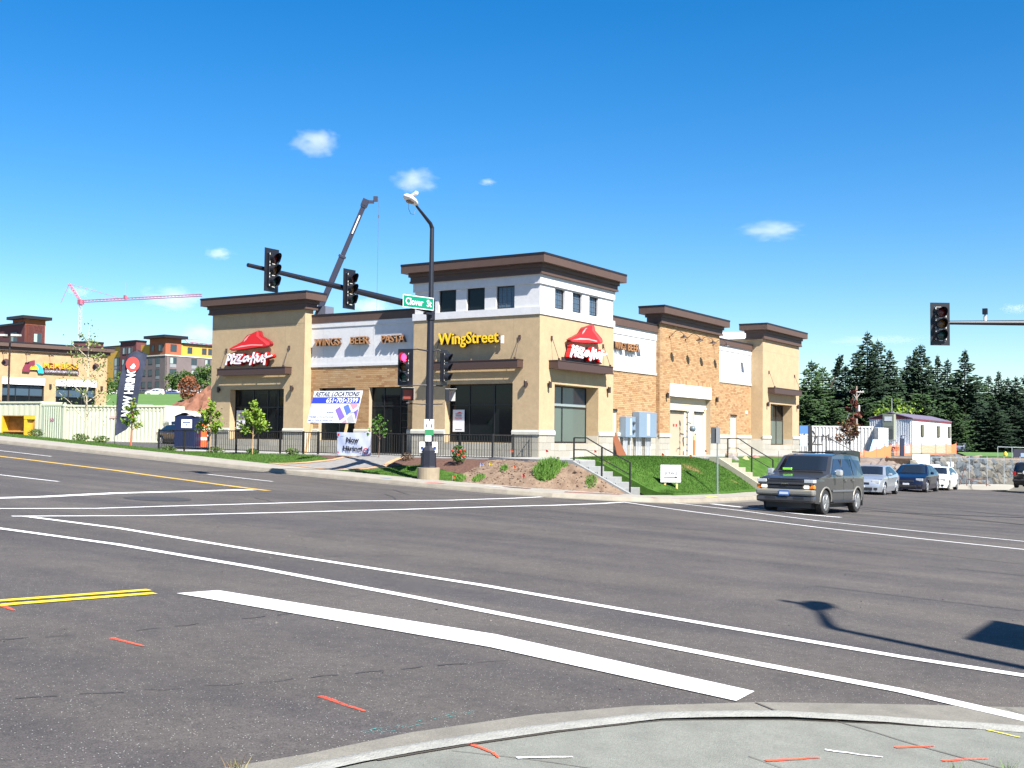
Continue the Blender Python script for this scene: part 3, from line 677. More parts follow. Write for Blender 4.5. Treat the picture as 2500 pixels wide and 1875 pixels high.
def sill(F, plane, a0, a1, parent=None, z0=1.86, z1=2.07, pr=.07):
    mb = MB(); U, V, N = LF if F == 'L' else RF
    O = (plane, a1, 0) if F == 'L' else (a0, plane, 0); L = a1-a0
    prof = [(0, z0), (pr*.75, z0), (pr, z0+.03), (pr, z1-.07), (pr*.5, z1), (0, z1)]
    vs = []; 
    for t in (0, L):
        for d, z in prof: vs.append(Vector(O)+Vector(U)*t+Vector((0,0,1))*z+Vector(N)*d)
    n = 6; mb.add(vs, [tuple(range(n)), tuple(range(2*n-1, n-1, -1))] + [(i, (i+1) % n, (i+1) % n+n, i+n) for i in range(n)])
    return mb.build('stone_sill', SILL, parent or B)
def window(F, plane, a0, a1, z0, z1, va, hz, mats, parent=None, fw=.055, depth_=.06):
    """frame with mullions at va (positions along) and hz (heights); one pane per cell"""
    parent = parent or B; mb = MB(); lo, hi = a0, a1
    xs = [a0]+list(va)+[a1]; zs = [z0]+list(hz)+[z1]
    wb = lambda a, b, c, d: wallbox(mb, F, plane-depth_*0, a, b, c, d, depth_)
    wb(a0, a0+fw, z0, z1); wb(a1-fw, a1, z0, z1); wb(a0+fw, a1-fw, z0, z0+fw); wb(a0+fw, a1-fw, z1-fw, z1)
    for v in va: wb(v-fw/2, v+fw/2, z0+fw, z1-fw)
    for h in hz:
        for p, q in zip(xs, xs[1:]): wb(p+fw*.5+.004, q-fw*.5-.004, h-fw/2, h+fw/2)
    w = mb.build('window', FRAME, parent)
    for j, (c, d) in enumerate(zip(zs, zs[1:])):
        for i, (p, q) in enumerate(zip(xs, xs[1:])):
            mm = mats(i, j) if callable(mats) else mats
            pm = MB(); wallbox(pm, F, plane+depth_*.5, p+.01, q-.01, c+.01, d-.01, .012)
            pm.build('pane', mm, w)
    return w
def cornice(x0, x1, y0, y1, zt, name='cornice', drop=.83, ov=.436):
    mb = MB(); fb = zt-.40
    mb.box(x0-ov, x1+ov, y0-ov, y1+ov, fb, zt-.085)
    mb.box(x0-.13, x1+.13, y0-.13, y1+.13, zt-drop+.09, fb-.16)
    mb.box(x0-.20, x1+.20, y0-.20, y1+.20, fb-.16, fb)
    mb.box(x0-.16, x1+.16, y0-.16, y1+.16, zt-drop, zt-drop+.09)
    o = mb.build(name, BRN, B)
    c = MB(); c.box(x0-ov-.015, x1+ov+.015, y0-ov-.015, y1+ov+.015, zt-.085, zt); c.build('cornice_cap', BRND, o)
    return o
def sub(parent, mb, name, m, smooth=False, bevel=0):
    return mb.build(name, m, parent, smooth, bevel)
# --- openings
H_TL = (25.70, 29.17, 1.53, 4.03); H_LL = (38.73, 42.37, 1.53, 3.97)
my = lambda y: y*1.005
H_M1 = (my(34.54), my(36.74), 1.53, 4.00); H_M2 = (my(31.45), my(33.68), FZ, 4.02)
H_TR = (41.22, 45.09, 1.53, 4.02); H_BT = (52.64, 57.80, FZ, 3.93); H_ET = (67.15, 71.13, 1.50, 4.02)
H_D1 = (46.50, 47.32, FZ, 3.05); H_D2 = (62.52, 63.50, FZ, 3.17)
XM = XC+.50; YM1 = YC+.22; YM2 = YC+.75
F0 = -.9
# --- main tower
wall('L', XC, YC+.7, 30.95, F0, 6.86, .7, [H_TL]).build('wall', STUC, B)
wall('R', YC, XC, 46.5, F0, 6.86, .7, [H_TR]).build('wall', STUC, B)
UW_L = [(25.68, 26.61, 7.17, 8.15), (27.19, 28.13, 7.17, 8.15), (28.69, 29.62, 7.17, 8.15)]
UW_R = [(41.23, 42.07, 7.22, 8.08), (42.72, 43.57, 7.22, 8.08), (44.22, 45.06, 7.22, 8.08)]
wall('L', XC+.03, YC+.43, 30.92, 6.86, 8.55, .4, UW_L).build('wall', WHT, B)
wall('R', YC+.03, XC+.03, 46.47, 6.86, 8.55, .4, UW_R).build('wall', WHT, B)
mb = MB()
for z0, z1, p in ((6.862, 7.17, .05), (8.13, 8.52, .04)):
    mb.box(XC-p, 46.5+p, YC-p, YC+.05, z0, z1); mb.box(XC-p, XC+.05, YC+.05, 30.95+p, z0, z1)
mb.box(46.45, 46.55, YC+.05, 30.9, 6.862, 7.17); mb.box(46.45, 46.54, YC+.05, 30.9, 8.13, 8.52)
mb.build('band', WHT, B)
mb = MB(); mb.box(46.2, 46.497, YC+.7, 30.95, 5, 6.86); mb.box(XC+.7, 46.4, 30.65, 30.948, F0, 6.86); mb.box(46.2, 46.47, YC+.43, 30.9, 6.86, 8.55); mb.box(XC+.43, 46.2, 30.6, 30.92, 6.86, 8.55); mb.box(XC+.3, 46.3, YC+.3, 30.7, 8.45, 8.6)
mb.build('side_wall', WHT, B)
cornice(XC, 46.5, YC, 30.95, 9.35)
def grid_window(F, plane, h, dark):
    a0, a1, z0, z1 = h; w = (a1-a0); hh = z1-z0
    o = window(F, plane, a0, a1, z0, z1, [], [], GLASS if dark else GLASSB, fw=.06)
    if not dark:
        mb = MB()
        for k in (1, 2, 3):
            wallbox(mb, F, plane+.012, a0+w*k/4-.008, a0+w*k/4+.008, z0+.06, z1-.06, .012); wallbox(mb, F, plane+.008, a0+.06, a1-.06, z0+hh*k/4-.008, z0+hh*k/4+.008, .006)
        sub(o, mb, 'glazing_bar', mat('bar_grey', (.10, .12, .14), .5))
for i, h in enumerate(UW_L): grid_window('L', XC+.12, h, i > 0)
for h in UW_R: grid_window('R', YC+.12, h, False)
gm = lambda i, j: GLASS
window('L', XC+.36, 25.70, 29.17, 1.55, 4.03, [26.84, 28.13], [3.13], gm)
window('R', YC+.62, 41.22, 45.09, 1.55, 4.02, [42.95], [3.10], lambda i, j: GLASSG if j == 0 else GLASSB)
m_ = MB(); m_.box(41.3, 45.0, YC+.605, YC+.612, 3.14, 3.24); m_.build('blind_edge', GLASSL, B)
for F, pl, a0, a1 in (('L', XC+.33, 25.72, 29.15), ('R', YC+.58, 41.24, 45.07)):
    mb = MB(); wallbox(mb, F, pl-.06, a0, a1, 1.48, 1.545, .2); mb.build('window_sill', FRAME, B)
# --- left tower
wall('L', XC, 37.45, 43.74, F0, 6.9, .6, [H_LL]).build('wall', STUC, B)
wall('L', XC+.001, 37.451, 43.739, 6.9, 7.8, .55).build('wall', STUC, B)
cornice(XC, XC+.55, 37.45, 43.74, 8.56)
GLC = mat('glass_clear_dark', (.01, .013, .014), .05, spec=.4); GLC.node_tree.nodes['Principled BSDF'].inputs['Alpha'].default_value = .50
window('L', XC+.36, 38.73, 42.37, 1.55, 3.97, [39.43, 40.13, 41.10], [3.09], lambda i, j: GLC)
for nm, col, q in (('interior_panel', (.16, .16, .09), (39.9, 41.0, 2.5, 3.75)), ('menu_board', (.70, .50, .03), (39.0, 39.75, 3.15, 3.62)), ('menu_board', (.30, .34, .34), (41.25, 41.5, 3.2, 3.8)), ('counter', (.12, .16, .17), (38.9, 40.2, 1.9, 2.6)), ('interior_panel', (.22, .12, .06), (39.5, 40.6, 2.75, 3.0))):
    mb = MB(); mb.box(XC+.62, XC+.70, *q); mb.build(nm, mat('inside_%d%d' % (col[0]*99, q[0]*10), col, .6), B)
mb = MB(); wallbox(mb, 'L', XC+.28, 38.75, 42.35, 1.48, 1.545, .2); mb.build('window_sill', FRAME, B)

# --- middle bay, street side
wall('L', XM, 30.95, 37.45, F0, 4.98, .4, [H_M1, H_M2]).build('wall', MORTAR, B)
wall('L', XM-.004, 30.951, 37.449, 4.98, 7.1, .35).build('wall', WHT, B)
mb = MB(); mb.box(XM-.06, XM, 30.951, 37.449, 4.98, 5.11); mb.box(XM-.03, XM, 30.951, 37.449, 5.11, 5.42); mb.box(XM-.035, XM, 30.951, 37.449, 6.86, 7.08); mb.build('band', WHT, B)
mb = MB(); mb.box(XM-.05, XM+.45, 30.951, 37.72, 7.08, 7.42); mb.build('parapet_fascia', BRN, B)
mb = MB(); mb.box(XM-.07, XM+.47, 30.951, 37.74, 7.42, 7.50); mb.build('parapet_cap', BRND, B)
window('L', XM+.2, H_M1[0], H_M1[1], 1.55, 4.00, [my(35.64)], [3.12], GLASS)
window('L', XM+.2, H_M2[0], H_M2[1], FZ+.03, 4.02, [my(32.0), my(32.96)], [3.12], GLASS)
mb = MB()
for k in range(5): wallbox(mb, 'L', XM+.19, my(31.53), my(31.95), 1.5+k*.32, 1.52+k*.32, .01)
mb.build('shelf', mat('inside_green', (.03, .05, .03), .7), B)
# --- long front
wall('R', YM1, 46.5, 51.47, F0, 4.92, .4, [H_D1]).build('wall', MORTAR, B)
wall('R', YM1-.004, 46.501, 51.469, 4.92, 7.1, .35).build('wall', WHT, B)
mb = MB(); mb.box(46.501, 51.469, YM1-.06, YM1, 4.92, 5.06); mb.build('band', SILL, B)
mb = MB(); mb.box(46.501, 51.469, YM1-.035, YM1, 6.66, 7.05); mb.build('band', WHT, B)
mb = MB(); mb.box(46.45, 51.6, YM1-.12, YM1+.45, 7.05, 7.39); mb.build('parapet_fascia', BRN, B)
mb = MB(); mb.box(46.45, 51.6, YM1-.14, YM1+.47, 7.39, 7.46); mb.build('parapet_cap', BRND, B)
wall('R', YC, 51.47, 59.06, F0, 7.6, .5, [H_BT]).build('wall', MORTAR, B)
cornice(51.47, 59.06, YC, YC+.55, 8.39, drop=.87)
wall('R', YM2, 59.06, 65.8, F0, 5.05, .4, [H_D2]).build('wall', MORTAR, B)
wall('R', YM2-.004, 59.061, 65.799, 5.05, 7.25, .35).build('wall', WHT, B)
mb = MB(); mb.box(59.061, 65.799, YM2-.06, YM2, 5.05, 5.20); mb.build('band', SILL, B)
mb = MB(); mb.box(59.061, 65.799, YM2-.035, YM2, 6.9, 7.2); mb.build('band', WHT, B)
mb = MB(); mb.box(59.061, 66.0, YM2-.12, YM2+.45, 7.2, 7.50); mb.build('parapet_fascia', BRN, B)
mb = MB(); mb.box(59.061, 66.0, YM2-.14, YM2+.47, 7.50, 7.57); mb.build('parapet_cap', BRND, B)
wall('R', YC, 65.8, 72.42, F0, 7.95, .7, [H_ET]).build('wall', STUC, B)
mb = MB(); mb.box(65.801, 66.2, YC+.7, YC+2.2, F0, 7.95); mb.box(72.0, 72.419, YC+.7, YC+6, F0, 7.95); mb.build('side_wall', STUC, B)
cornice(65.8, 72.42, YC, YC+.9, 8.82, drop=.93)
window('R', YC+.62, 67.15, 71.13, 1.50, 4.02, [68.5, 69.9], [3.06], lambda i, j: GLASSG if j == 0 else GLASS)
mb = MB(); wallbox(mb, 'R', YC+.5, 67.17, 71.11, 1.44, 1.50, .2); mb.build('window_sill', FRAME, B)
# end tower far side: windowless brick strip
# --- body and roof
mb = MB(); mb.box(XC+.92, 72.0, YM2+.4, 43.6, F0, 6.7); mb.box(XC+.92, XC+1.4, 31, 43.6, F0, 6.7); mb.box(46.6, 59.0, YM1+.5, YM2+.5, 3.3, 6.7); mb.build('roof', mat('roof_membrane', (.45, .45, .44), .9), B)
mb = MB(); mb.box(XC+.72, XC+1.0, YC+.72, 31.0, FZ, 6.8); mb.box(XC+.8, 46.4, YC+.73, YC+.9, FZ, 6.8); mb.build('inner_wall', STUC, B)
mb = MB(); mb.add([(60.5, 27.2, 6.7), (72.2, 27.2, 6.7), (72.2, 27.2, 8.95), (60.5, 27.2, 7.95), (60.5, 27.5, 6.7), (72.2, 27.5, 6.7), (72.2, 27.5, 8.95), (60.5, 27.5, 7.95)], [(0,1,2,3), (7,6,5,4), (0,4,5,1), (1,5,6,2), (2,6,7,3), (3,7,4,0)]); mb.build('roof_screen', WHITE, B)
mb = MB(); mb.box(XC+.9, XC+1.5, 37.0, 37.6, 7.0, 7.95); mb.build('roof_unit', mat('unit_grey', (.12, .13, .17), .5), B)
# --- stone base, sills
for F, pl, a0, a1, ho, sl in (('L', XC, YC, 30.95, [H_TL], [(YC-.06, 25.70), (29.17, 31.0)]), ('L', XC, 37.45, 43.74, [H_LL], [(37.40, 38.73), (42.37, 43.8)]),
        ('L', XM, 30.98, 37.42, [H_M1, H_M2], [(30.98, H_M2[0]), (H_M2[1], H_M1[0]), (H_M1[1], 37.4)]),
        ('R', YC, XC, 46.5, [H_TR], [(XC-.06, 41.22), (45.09, 46.56)]), ('R', YM1, 46.55, 51.42, [H_D1], [(47.32, 51.45)]),
        ('R', YC, 51.47, 59.06, [H_BT], [(51.41, 52.64), (57.80, 59.12)]), ('R', YM2, 59.1, 65.78, [H_D2], [(59.08, 62.52), (63.50, 65.78)]), ('R', YC, 65.8, 72.42, [H_ET], [(65.74, 67.15), (71.13, 72.48)])):
    cuts = []
    hs_ = [(u, v, zl, zh) for u, v, zl, zh in ho]
    # full height where there is no hole, low course under windows
    edges = sorted({a0, a1} | {h[0] for h in hs_ if a0 < h[0] < a1} | {h[1] for h in hs_ if a0 < h[1] < a1})
    for p, q in zip(edges, edges[1:]):
        m_ = (p+q)/2; top = 1.86; hh = [h for h in hs_ if h[0] < m_ < h[1]]
        if hh: top = hh[0][2]-.03
        if top - FZ > .2: stone_course(F, pl, p, q, FZ, top)
    for p, q in sl: sill(F, pl, p, q)
# returns of the corner-side sills and blocks inside the deep window recesses
for x_ in (45.06, 71.10): stone_mb = MB(); stone_mb.box(x_, x_+.028, YC+.02, YC+.6, 1.5, 1.86); stone_mb.build('stone_return', SILL, B)
for F, x0, x1, y0, y1 in (('S', 37.43-.03, 37.43, 0, 0),): pass
for q_ in ((XC, XM, 37.425, 37.45), (51.445, 51.47, YC, YM1), (65.775, 65.8, YC, YM2)): mb = MB(); mb.box(*q_, FZ, 1.86); mb.build('stone_return', SILL, B)
# --- bricks: the largest 300 in the photo are single parts, the rest one joined part
lst = []
lst += brick_face('L', XM, 30.96, 37.44, 2.08, 4.975, [H_M1, H_M2])
single = lst[:]
more = brick_face('R', YM1, 46.52, 51.45, 2.08, 4.915, [H_D1]) + brick_face('R', YC, 51.48, 59.05, 2.08, 7.52, [(52.64, 57.80, FZ, 4.58)]) + brick_face('R', YM2, 59.08, 65.78, 2.08, 5.045, [H_D2])
more += [('T', 51.47, YC+.012, YM1, 2.08+k*.2, 2.08+k*.2+.088) for k in range(27)]
more += [('T', 51.47, YC+.012, YC+.10, 2.18+k*.2, 2.18+k*.2+.088) for k in range(26)]
more += [('T', 51.47, YC+.11, YM1, 2.18+k*.2, 2.18+k*.2+.088) for k in range(26)]
single.sort(key=lambda b: b[2]); rest = single[300:]; single = single[:300]
for b in single: piece('brick', b[0], b[1], round(b[2], 3), round(b[3], 3), b[4], b[5], .012+random.choice((0, .002, .004)), BRICK_M, B)
mb = MB()
for b in rest+more:
    pr = .012+random.choice((0, .002, .004))
    if b[0] == 'T': mb.box(b[1]-pr, b[1]+.01, b[2], b[3], b[4], b[5]); continue
    if b[0] == 'L': mb.box(b[1]-pr, b[1]+.01, b[2], b[3], b[4], b[5])
    else: mb.box(b[2], b[3], b[1]-pr, b[1]+.01, b[4], b[5])
o = mb.build('brickwork', BRICK_M, B, kind='stuff')
# soldier course above the white panel
mb = MB()
for k in range(48): mb.box(52.64+k*.1075+.005, 52.64+(k+1)*.1075-.005, YC-.018, YC+.01, 4.60, 4.80)
mb.build('brick_lintel', BRICK_M, B, kind='stuff')
# --- control joints in the stucco
mb = MB(); jt = .012
for y in (25.69, 29.63): mb.box(XC-.002, XC, y-jt/2, y+jt/2, 4.1, 6.85)
for y, z0, z1 in ((38.7, 4.0, 7.1), (38.72, 7.1, 7.7)): mb.box(XC-.002, XC, y-jt/2, y+jt/2, z0, z1)
mb.box(XC-.002, XC, 37.46, 43.73, 7.06, 7.08); mb.box(65.81, 72.41, YC-.002, YC, 7.18, 7.20); mb.box(65.799, 65.801, YC, YM2, 7.18, 7.20)
mb.build('stucco_joint', STUCD, B, kind='stuff')
mb = MB()
for y in (36.7, 34.48, 33.65): mb.box(XM-.008, XM, y-.006, y+.006, 5.43, 6.85)
for y in (36.4, 34.4, 32.6): mb.box(XM-.034, XM, y-.006, y+.006, 5.12, 5.41)
mb.box(46.52, 51.46, YM1-.008, YM1, 6.62, 6.635); mb.build('stucco_joint', WHTJ, B, kind='stuff')
# --- doors and panels on the long front
DOORM = mat('door_cream', (.55, .47, .35), .55); DOORT = mat('door_tan', (.40, .31, .22), .55)
mb = MB(); mb.box(52.64, 57.8, YC+.25, YC+.45, FZ, 3.93); mb.build('infill_wall', mat('stucco_cream', (.56, .47, .33), .85), B)
mb = MB(); mb.box(52.60, 57.84, YC-.05, YC+.02, 3.95, 4.58); mb.build('fascia_panel', WHITE, B)
def door(x0, x1, y, z1, m, label=None, sign=False):
    mb = MB(); mb.box(x0, x1, y-.05, y, FZ+.01, z1); o = mb.build('door', m, B)
    if label: o['label'] = label
    f = MB(); f.box(x0-.05, x0-.002, y-.07, y, FZ+.01, z1+.05); f.box(x1+.002, x1+.05, y-.07, y, FZ+.01, z1+.05); f.box(x0-.002, x1+.002, y-.07, y, z1+.002, z1+.05); sub(o, f, 'door_frame', DOORM)
    d = MB(); d.box(x0-.06, x1+.06, y-.14, y-.071, z1+.05, z1+.14); sub(o, d, 'drip_cap', FRAME)
    h = MB(); h.box(x0+.07, x0+.11, y-.12, y-.05, FZ+.95, FZ+1.15); sub(o, h, 'door_handle', mat('steel', (.4, .4, .4), .3, 1))
    return o
door(52.85, 54.75, YC+.25, 3.12, DOORT, 'wide tan door with two small red stickers'); door(56.1, 57.2, YC+.25, 3.12, DOORM)
door(46.58, 47.27, YM1+.12, 3.0, DOORM); door(62.56, 63.46, YM2+.12, 3.12, DOORM)
mb = MB(); mb.box(53.45, 53.62, YC+.192, YC+.197, 2.42, 2.55); mb.box(53.78, 53.95, YC+.192, YC+.197, 2.42, 2.55); mb.build('sticker', RED, B)
# --- canopies
def awning(F, plane, a0, a1, zb=4.66, zt=4.97, d=.45, rods=()):
    U, V, N = LF if F == 'L' else RF; L = a1-a0; O0 = Vector((plane, a1, 0)) if F == 'L' else Vector((a0, plane, 0))
    def bx(mb, u0, u1, d0, d1, z0, z1): mb.obox(O0+Vector(U)*u0+Vector(N)*d0+Vector((0,0,z0)), U, V, N, u1-u0, z1-z0, d1-d0)
    mb = MB(); bx(mb, 0, L, d-.03, d, zb, zt); bx(mb, 0, .03, .0, d-.03, zb, zt); bx(mb, L-.03, L, .0, d-.03, zb, zt); bx(mb, .03, L-.03, .0, .015, zb, zt)
    bx(mb, -.02, L+.02, d-.05, d+.025, zt, zt+.03); bx(mb, -.02, .04, 0, d-.05, zt, zt+.03); bx(mb, L-.04, L+.02, 0, d-.05, zt, zt+.03)
    bx(mb, -.015, L+.015, d, d+.02, zb-.02, zb+.05)
    o = mb.build('awning', BRNA, B)
    s_ = MB(); bx(s_, .03, L-.03, .07, .165, zb+.04, zb+.07); sub(o, s_, 'awning_slat', BRNA)
    s_ = MB(); bx(s_, .03, L-.03, .20, d-.03, zb+.04, zb+.07); sub(o, s_, 'awning_slat', BRNA)
    for u in (.17, L-.17):
        r = MB(); p0 = O0+Vector(U)*u+Vector(N)*(d-.06)+Vector((0,0,zt+.05)); p1 = O0+Vector(U)*u+Vector(N)*.05+Vector((0,0,5.93))
        r.tube([p0, p1], .012, 6); bx(r, u-.05, u+.05, 0, .05, 5.84, 6.02); bx(r, u-.03, u+.03, d-.10, d-.02, zt+.03, zt+.11); sub(o, r, 'hanger_rod', BRNA)
    return o
awning('L', XC, 25.2, 29.67); awning('L', XC, 38.26, 42.85); awning('R', YC, 40.73, 45.62); awning('R', YC, 66.63, 71.65)
# --- wall lights
SC = mat('sconce_bronze', (.035, .022, .018), .4)
def sconce(F, plane, a, z=3.97):
    U, V, N = LF if F == 'L' else RF; O0 = Vector((plane, a, z)) if F == 'L' else Vector((a, plane, z))
    mb = MB(); mb.obox(O0-Vector(U)*.05-Vector(V)*.06, U, V, N, .10, .12, .05); mb.lathe(O0+Vector(N)*.12, [(.065, -.14), (.07, -.13), (.07, .12), (.06, .14)], 12); mb.build('wall_light', SC, B)
for F, pl, a in (('L', XC, 25.0), ('L', XC, 29.95), ('L', XC, 38.15), ('L', XC, 43.1), ('R', YC, 40.66), ('R', YC, 45.9), ('R', YC, 52.15), ('R', YC, 58.5), ('R', YC, 66.45), ('R', YC, 71.95)): sconce(F, pl, a)
# gooseneck lamps on the brick tower
def gooseneck(parent, O, U, N, m, s=1.0):
    U, N, V = Vector(U), Vector(N), Vector((0,0,1)); O = Vector(O); mb = MB()
    mb.obox(O-U*.05-V*.05, U, V, N, .1, .1, .03)
    pts = [O+N*.03]+[O+N*(.05+.11*k)*s+V*(.0+.30*math.sin(k/7*math.pi*.9)**1.2)*s for k in range(1, 8)]
    mb.tube(pts, .014, 6); e = pts[-1]
    mb.lathe(e, [(.02, .02), (.05, -.02), (.06, -.06), (.20*s, -.14), (.205*s, -.15)], 14)
    return mb.build('gooseneck_lamp', m, parent)
for x in (52.5, 54.45, 56.2, 58.1):
    gooseneck(B, (x, YC, 6.93), (1,0,0), (0,-1,0), SC)
def spotlamp(x, y, z):
    mb = MB(); mb.box(x-.06, x+.06, y-.06, y, z-.05, z+.15); mb.add([(x-.18, y-.02, z+.16), (x+.18, y-.02, z+.16), (x+.22, y-.42, z+.06), (x-.22, y-.42, z+.06), (x-.18, y-.02, z+.13), (x+.18, y-.02, z+.13), (x+.22, y-.42, z+.03), (x-.22, y-.42, z+.03)], [(0,1,2,3), (7,6,5,4), (0,4,5,1), (1,5,6,2), (2,6,7,3), (3,7,4,0)]); mb.build('flood_light', mat('lamp_pale', (.5, .55, .57), .4), B)
spotlamp(49.35, YM1, 6.2); spotlamp(64.3, YM2, 6.25)
mb = MB(); mb.lathe((65.0, YC+.74, 3.52), [(.04, 0), (.09, -.02), (.09, -.16), (.05, -.2)], 10); mb.build('security_camera', WHITE, B)
mb = MB(); mb.box(52.75, 52.95, YC+.15, YC+.25, 3.6, 3.72); mb.build('alarm_bell', RED, B); mb = MB(); mb.lathe((57.62, YC+.2, 3.42), [(.02, -.05), (.07, 0), (.02, .05)], 10, 'y'); mb.build('alarm_bell', WHITE, B)

# ------------------------------------------------------------------ wall signs
def WO(F, a, z, off):   # world point on a face; a = coordinate along it
    return Vector((XC-off, a, z)) if F == 'L' else Vector((a, YC-off, z))
hat = [(0,.0),(.08,.115),(.17,.20),(.305,.36),(.345,.45),(.40,.62),(.445,.70),(.50,.73),(.70,.90),(.72,.89),(.735,.82),(.76,.62),(.90,.42),(.975,.30),(1.0,.18),(.985,.08),(.94,.04),(.72,.03),(.40,-.05),(.16,-.085),(.06,-.09)]
def hut_sign(F, aL, aR, zb, zt, tL, tR, tzb, tzt, label):
    fr = LF if F == 'L' else RF; U, V, N = map(Vector, fr); t = thing('wall_sign', label, 'sign', tuple(WO(F, aL, zb, 0)))
    w = abs(aR-aL); h = zt-zb
    P = [(u*w, (v+.09)/.99*h) for u, v in hat]
    mb = MB(); mb.poly(WO(F, aL, zb, .10), U, V, N, P, .17); mb.build('sign_box', REDD, t)
    cx = sum(p[0] for p in P)/len(P); cy = h*.42
    Q = [(cx+(p[0]-cx)*.965, cy+(p[1]-cy)*.95) for p in P]
    f = MB(); f.poly(WO(F, aL, zb, .271), U, V, N, Q, .012); f.build('sign_face', RED, t)
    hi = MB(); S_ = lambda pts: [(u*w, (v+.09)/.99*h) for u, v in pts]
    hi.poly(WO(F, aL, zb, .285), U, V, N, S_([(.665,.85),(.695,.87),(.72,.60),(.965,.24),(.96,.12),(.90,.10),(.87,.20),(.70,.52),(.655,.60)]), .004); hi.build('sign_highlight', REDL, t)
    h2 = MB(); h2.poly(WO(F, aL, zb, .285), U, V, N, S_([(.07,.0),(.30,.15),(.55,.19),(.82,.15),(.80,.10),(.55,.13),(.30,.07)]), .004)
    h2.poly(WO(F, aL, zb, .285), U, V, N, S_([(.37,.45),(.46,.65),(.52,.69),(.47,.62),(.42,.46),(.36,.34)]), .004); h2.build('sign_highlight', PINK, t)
    # brush lettering
    k = 1.0/1420; yk = 1.0/360
    def T(pts): return [((x-10)*k*abs(tR-tL), (1300-(y+.05*x))*yk*(tzt-tzb)) for x, y in pts]
    strokes = [[(135,1020),(90,1140),(35,1290)], [(100,1035),(185,1045),(205,1095),(160,1160),(95,1180)], [(245,1100),(215,1185),(200,1262)], [(262,1082),(385,1085),(262,1240),(330,1250),(480,1248)],
               [(390,1030),(525,1032),(395,1180),(540,1188)], [(700,1062),(620,1085),(565,1160),(595,1205),(655,1175),(712,1085)], [(712,1075),(700,1150),(725,1185)],
               [(885,975),(835,1120),(775,1275)], [(985,1000),(935,1110),(900,1230)], [(730,1140),(850,1100),(1000,1070)], [(1015,1060),(975,1150),(1000,1195),(1050,1180),(1105,1090)], [(1135,1035),(1110,1120),(1125,1195)],
               [(1245,985),(1215,1120),(1190,1262)], [(1140,1120),(1270,1075),(1410,1035)], [(268,1035),(272,1022)]]
    rb = MB(); wb = MB(); sh = MB(); sw = 43*k*abs(tR-tL)
    for i, s_ in enumerate(strokes):
        O0 = WO(F, tL, tzb, .08); brush(sh, O0, fr, T(s_), sw*1.7, .03)
        brush(rb, O0+N*.031, fr, T(s_), sw*1.25, .17); brush(wb, O0+N*.21, fr, T(s_), sw*(.85 if i != 14 else 1.2), .05)
    sh.build('sign_backing', REDD, t); rb.build('sign_outline', RED, t); wb.build('sign_lettering', mat('letter_white', (.80, .76, .82), .4), t)
    return t
hut_sign('L', 42.23, 39.38, 5.88, 6.80, 42.45, 39.24, 5.18, 5.86, 'red roof-shaped sign over white brush lettering PizzaHut above the canopy of the left tower')
hut_sign('R', 41.97, 44.95, 5.86, 6.78, 41.95, 45.25, 5.20, 5.86, 'red roof-shaped sign over white PizzaHut lettering on the sunlit side of the corner tower')
mb = MB(); mb.box(41.75, 44.55, YC-.07, YC-.005, 5.06, 5.20)  # dark strip for the shadow and backing under the lettering
t = [o for o in bpy.data.objects if o.name.startswith('wall_sign') and o.parent is None][-1]; mb.build('sign_raceway_shade', mat('raceway_shade', (.03, .02, .025), .5), t)
YW = mat('sign_yellow', (.80, .50, .02), .4); YWD = mat('sign_side_dark', (.05, .03, .01), .5)
t = thing('wall_sign', 'yellow WingStreet channel letters above the canopy on the shaded tower face', 'sign', (XC, 27.8, 5.6))
mb = MB(); put_text(mb, 'WingStreet', (XC-.10, 29.40, 5.57), LF, 3.13, .66, .16, .018); mb.build('sign_returns', YWD, t)
mb = MB(); put_text(mb, 'WingStreet', (XC-.262, 29.40, 5.57), LF, 3.13, .66, .03, .012); mb.build('sign_lettering', YW, t)
mb = MB(); mb.box(XC-.16, XC-.10, 26.1, 26.22, 5.70, 6.02); mb.build('sign_end_plate', WHITE, t)
mb = MB(); mb.box(XC-.06, XC-.003, 26.4, 29.3, 5.78, 5.95); mb.build('sign_raceway_shade', MATS['raceway_shade'], t)  # raceway behind the letters
COP = mat('copper_letter', (.50, .24, .10), .35, metal=.3); COPD = mat('copper_dark', (.09, .045, .03), .5)
def word(s, F, a0, z0, w, h, label):
    plane = XM if F == 'L' else YM1; O0 = (plane-.04, a0, z0) if F == 'L' else (a0, plane-.04, z0); fr = LF if F == 'L' else RF; N = Vector(fr[2])
    t = thing('wall_sign', label, 'sign', O0); mb = MB(); put_text(mb, s, O0, fr, w, h, .17, .012); mb.build('sign_returns', COPD, t)
    mb = MB(); put_text(mb, s, Vector(O0)+N*.172, fr, w, h, .015, .004); mb.build('sign_lettering', COP, t)
word('WINGS', 'L', 37.12, 5.98, 1.58, .34, 'copper letters WINGS on the white band of the middle bay, left of BEER')
word('BEER', 'L', 34.87, 5.99, 1.07, .34, 'copper letters BEER in the middle of the white band facing the street')
word('PASTA', 'L', 33.03, 5.99, 1.34, .34, 'copper letters PASTA in shadow on the white band next to the corner tower')
word('WINGS', 'R', 46.65, 5.92, 1.10, .34, 'copper letters of WINGS partly hidden behind the corner tower edge on the long front')
word('BEER', 'R', 48.0, 5.92, 1.12, .34, 'copper letters BEER on the sunlit white band of the long front')
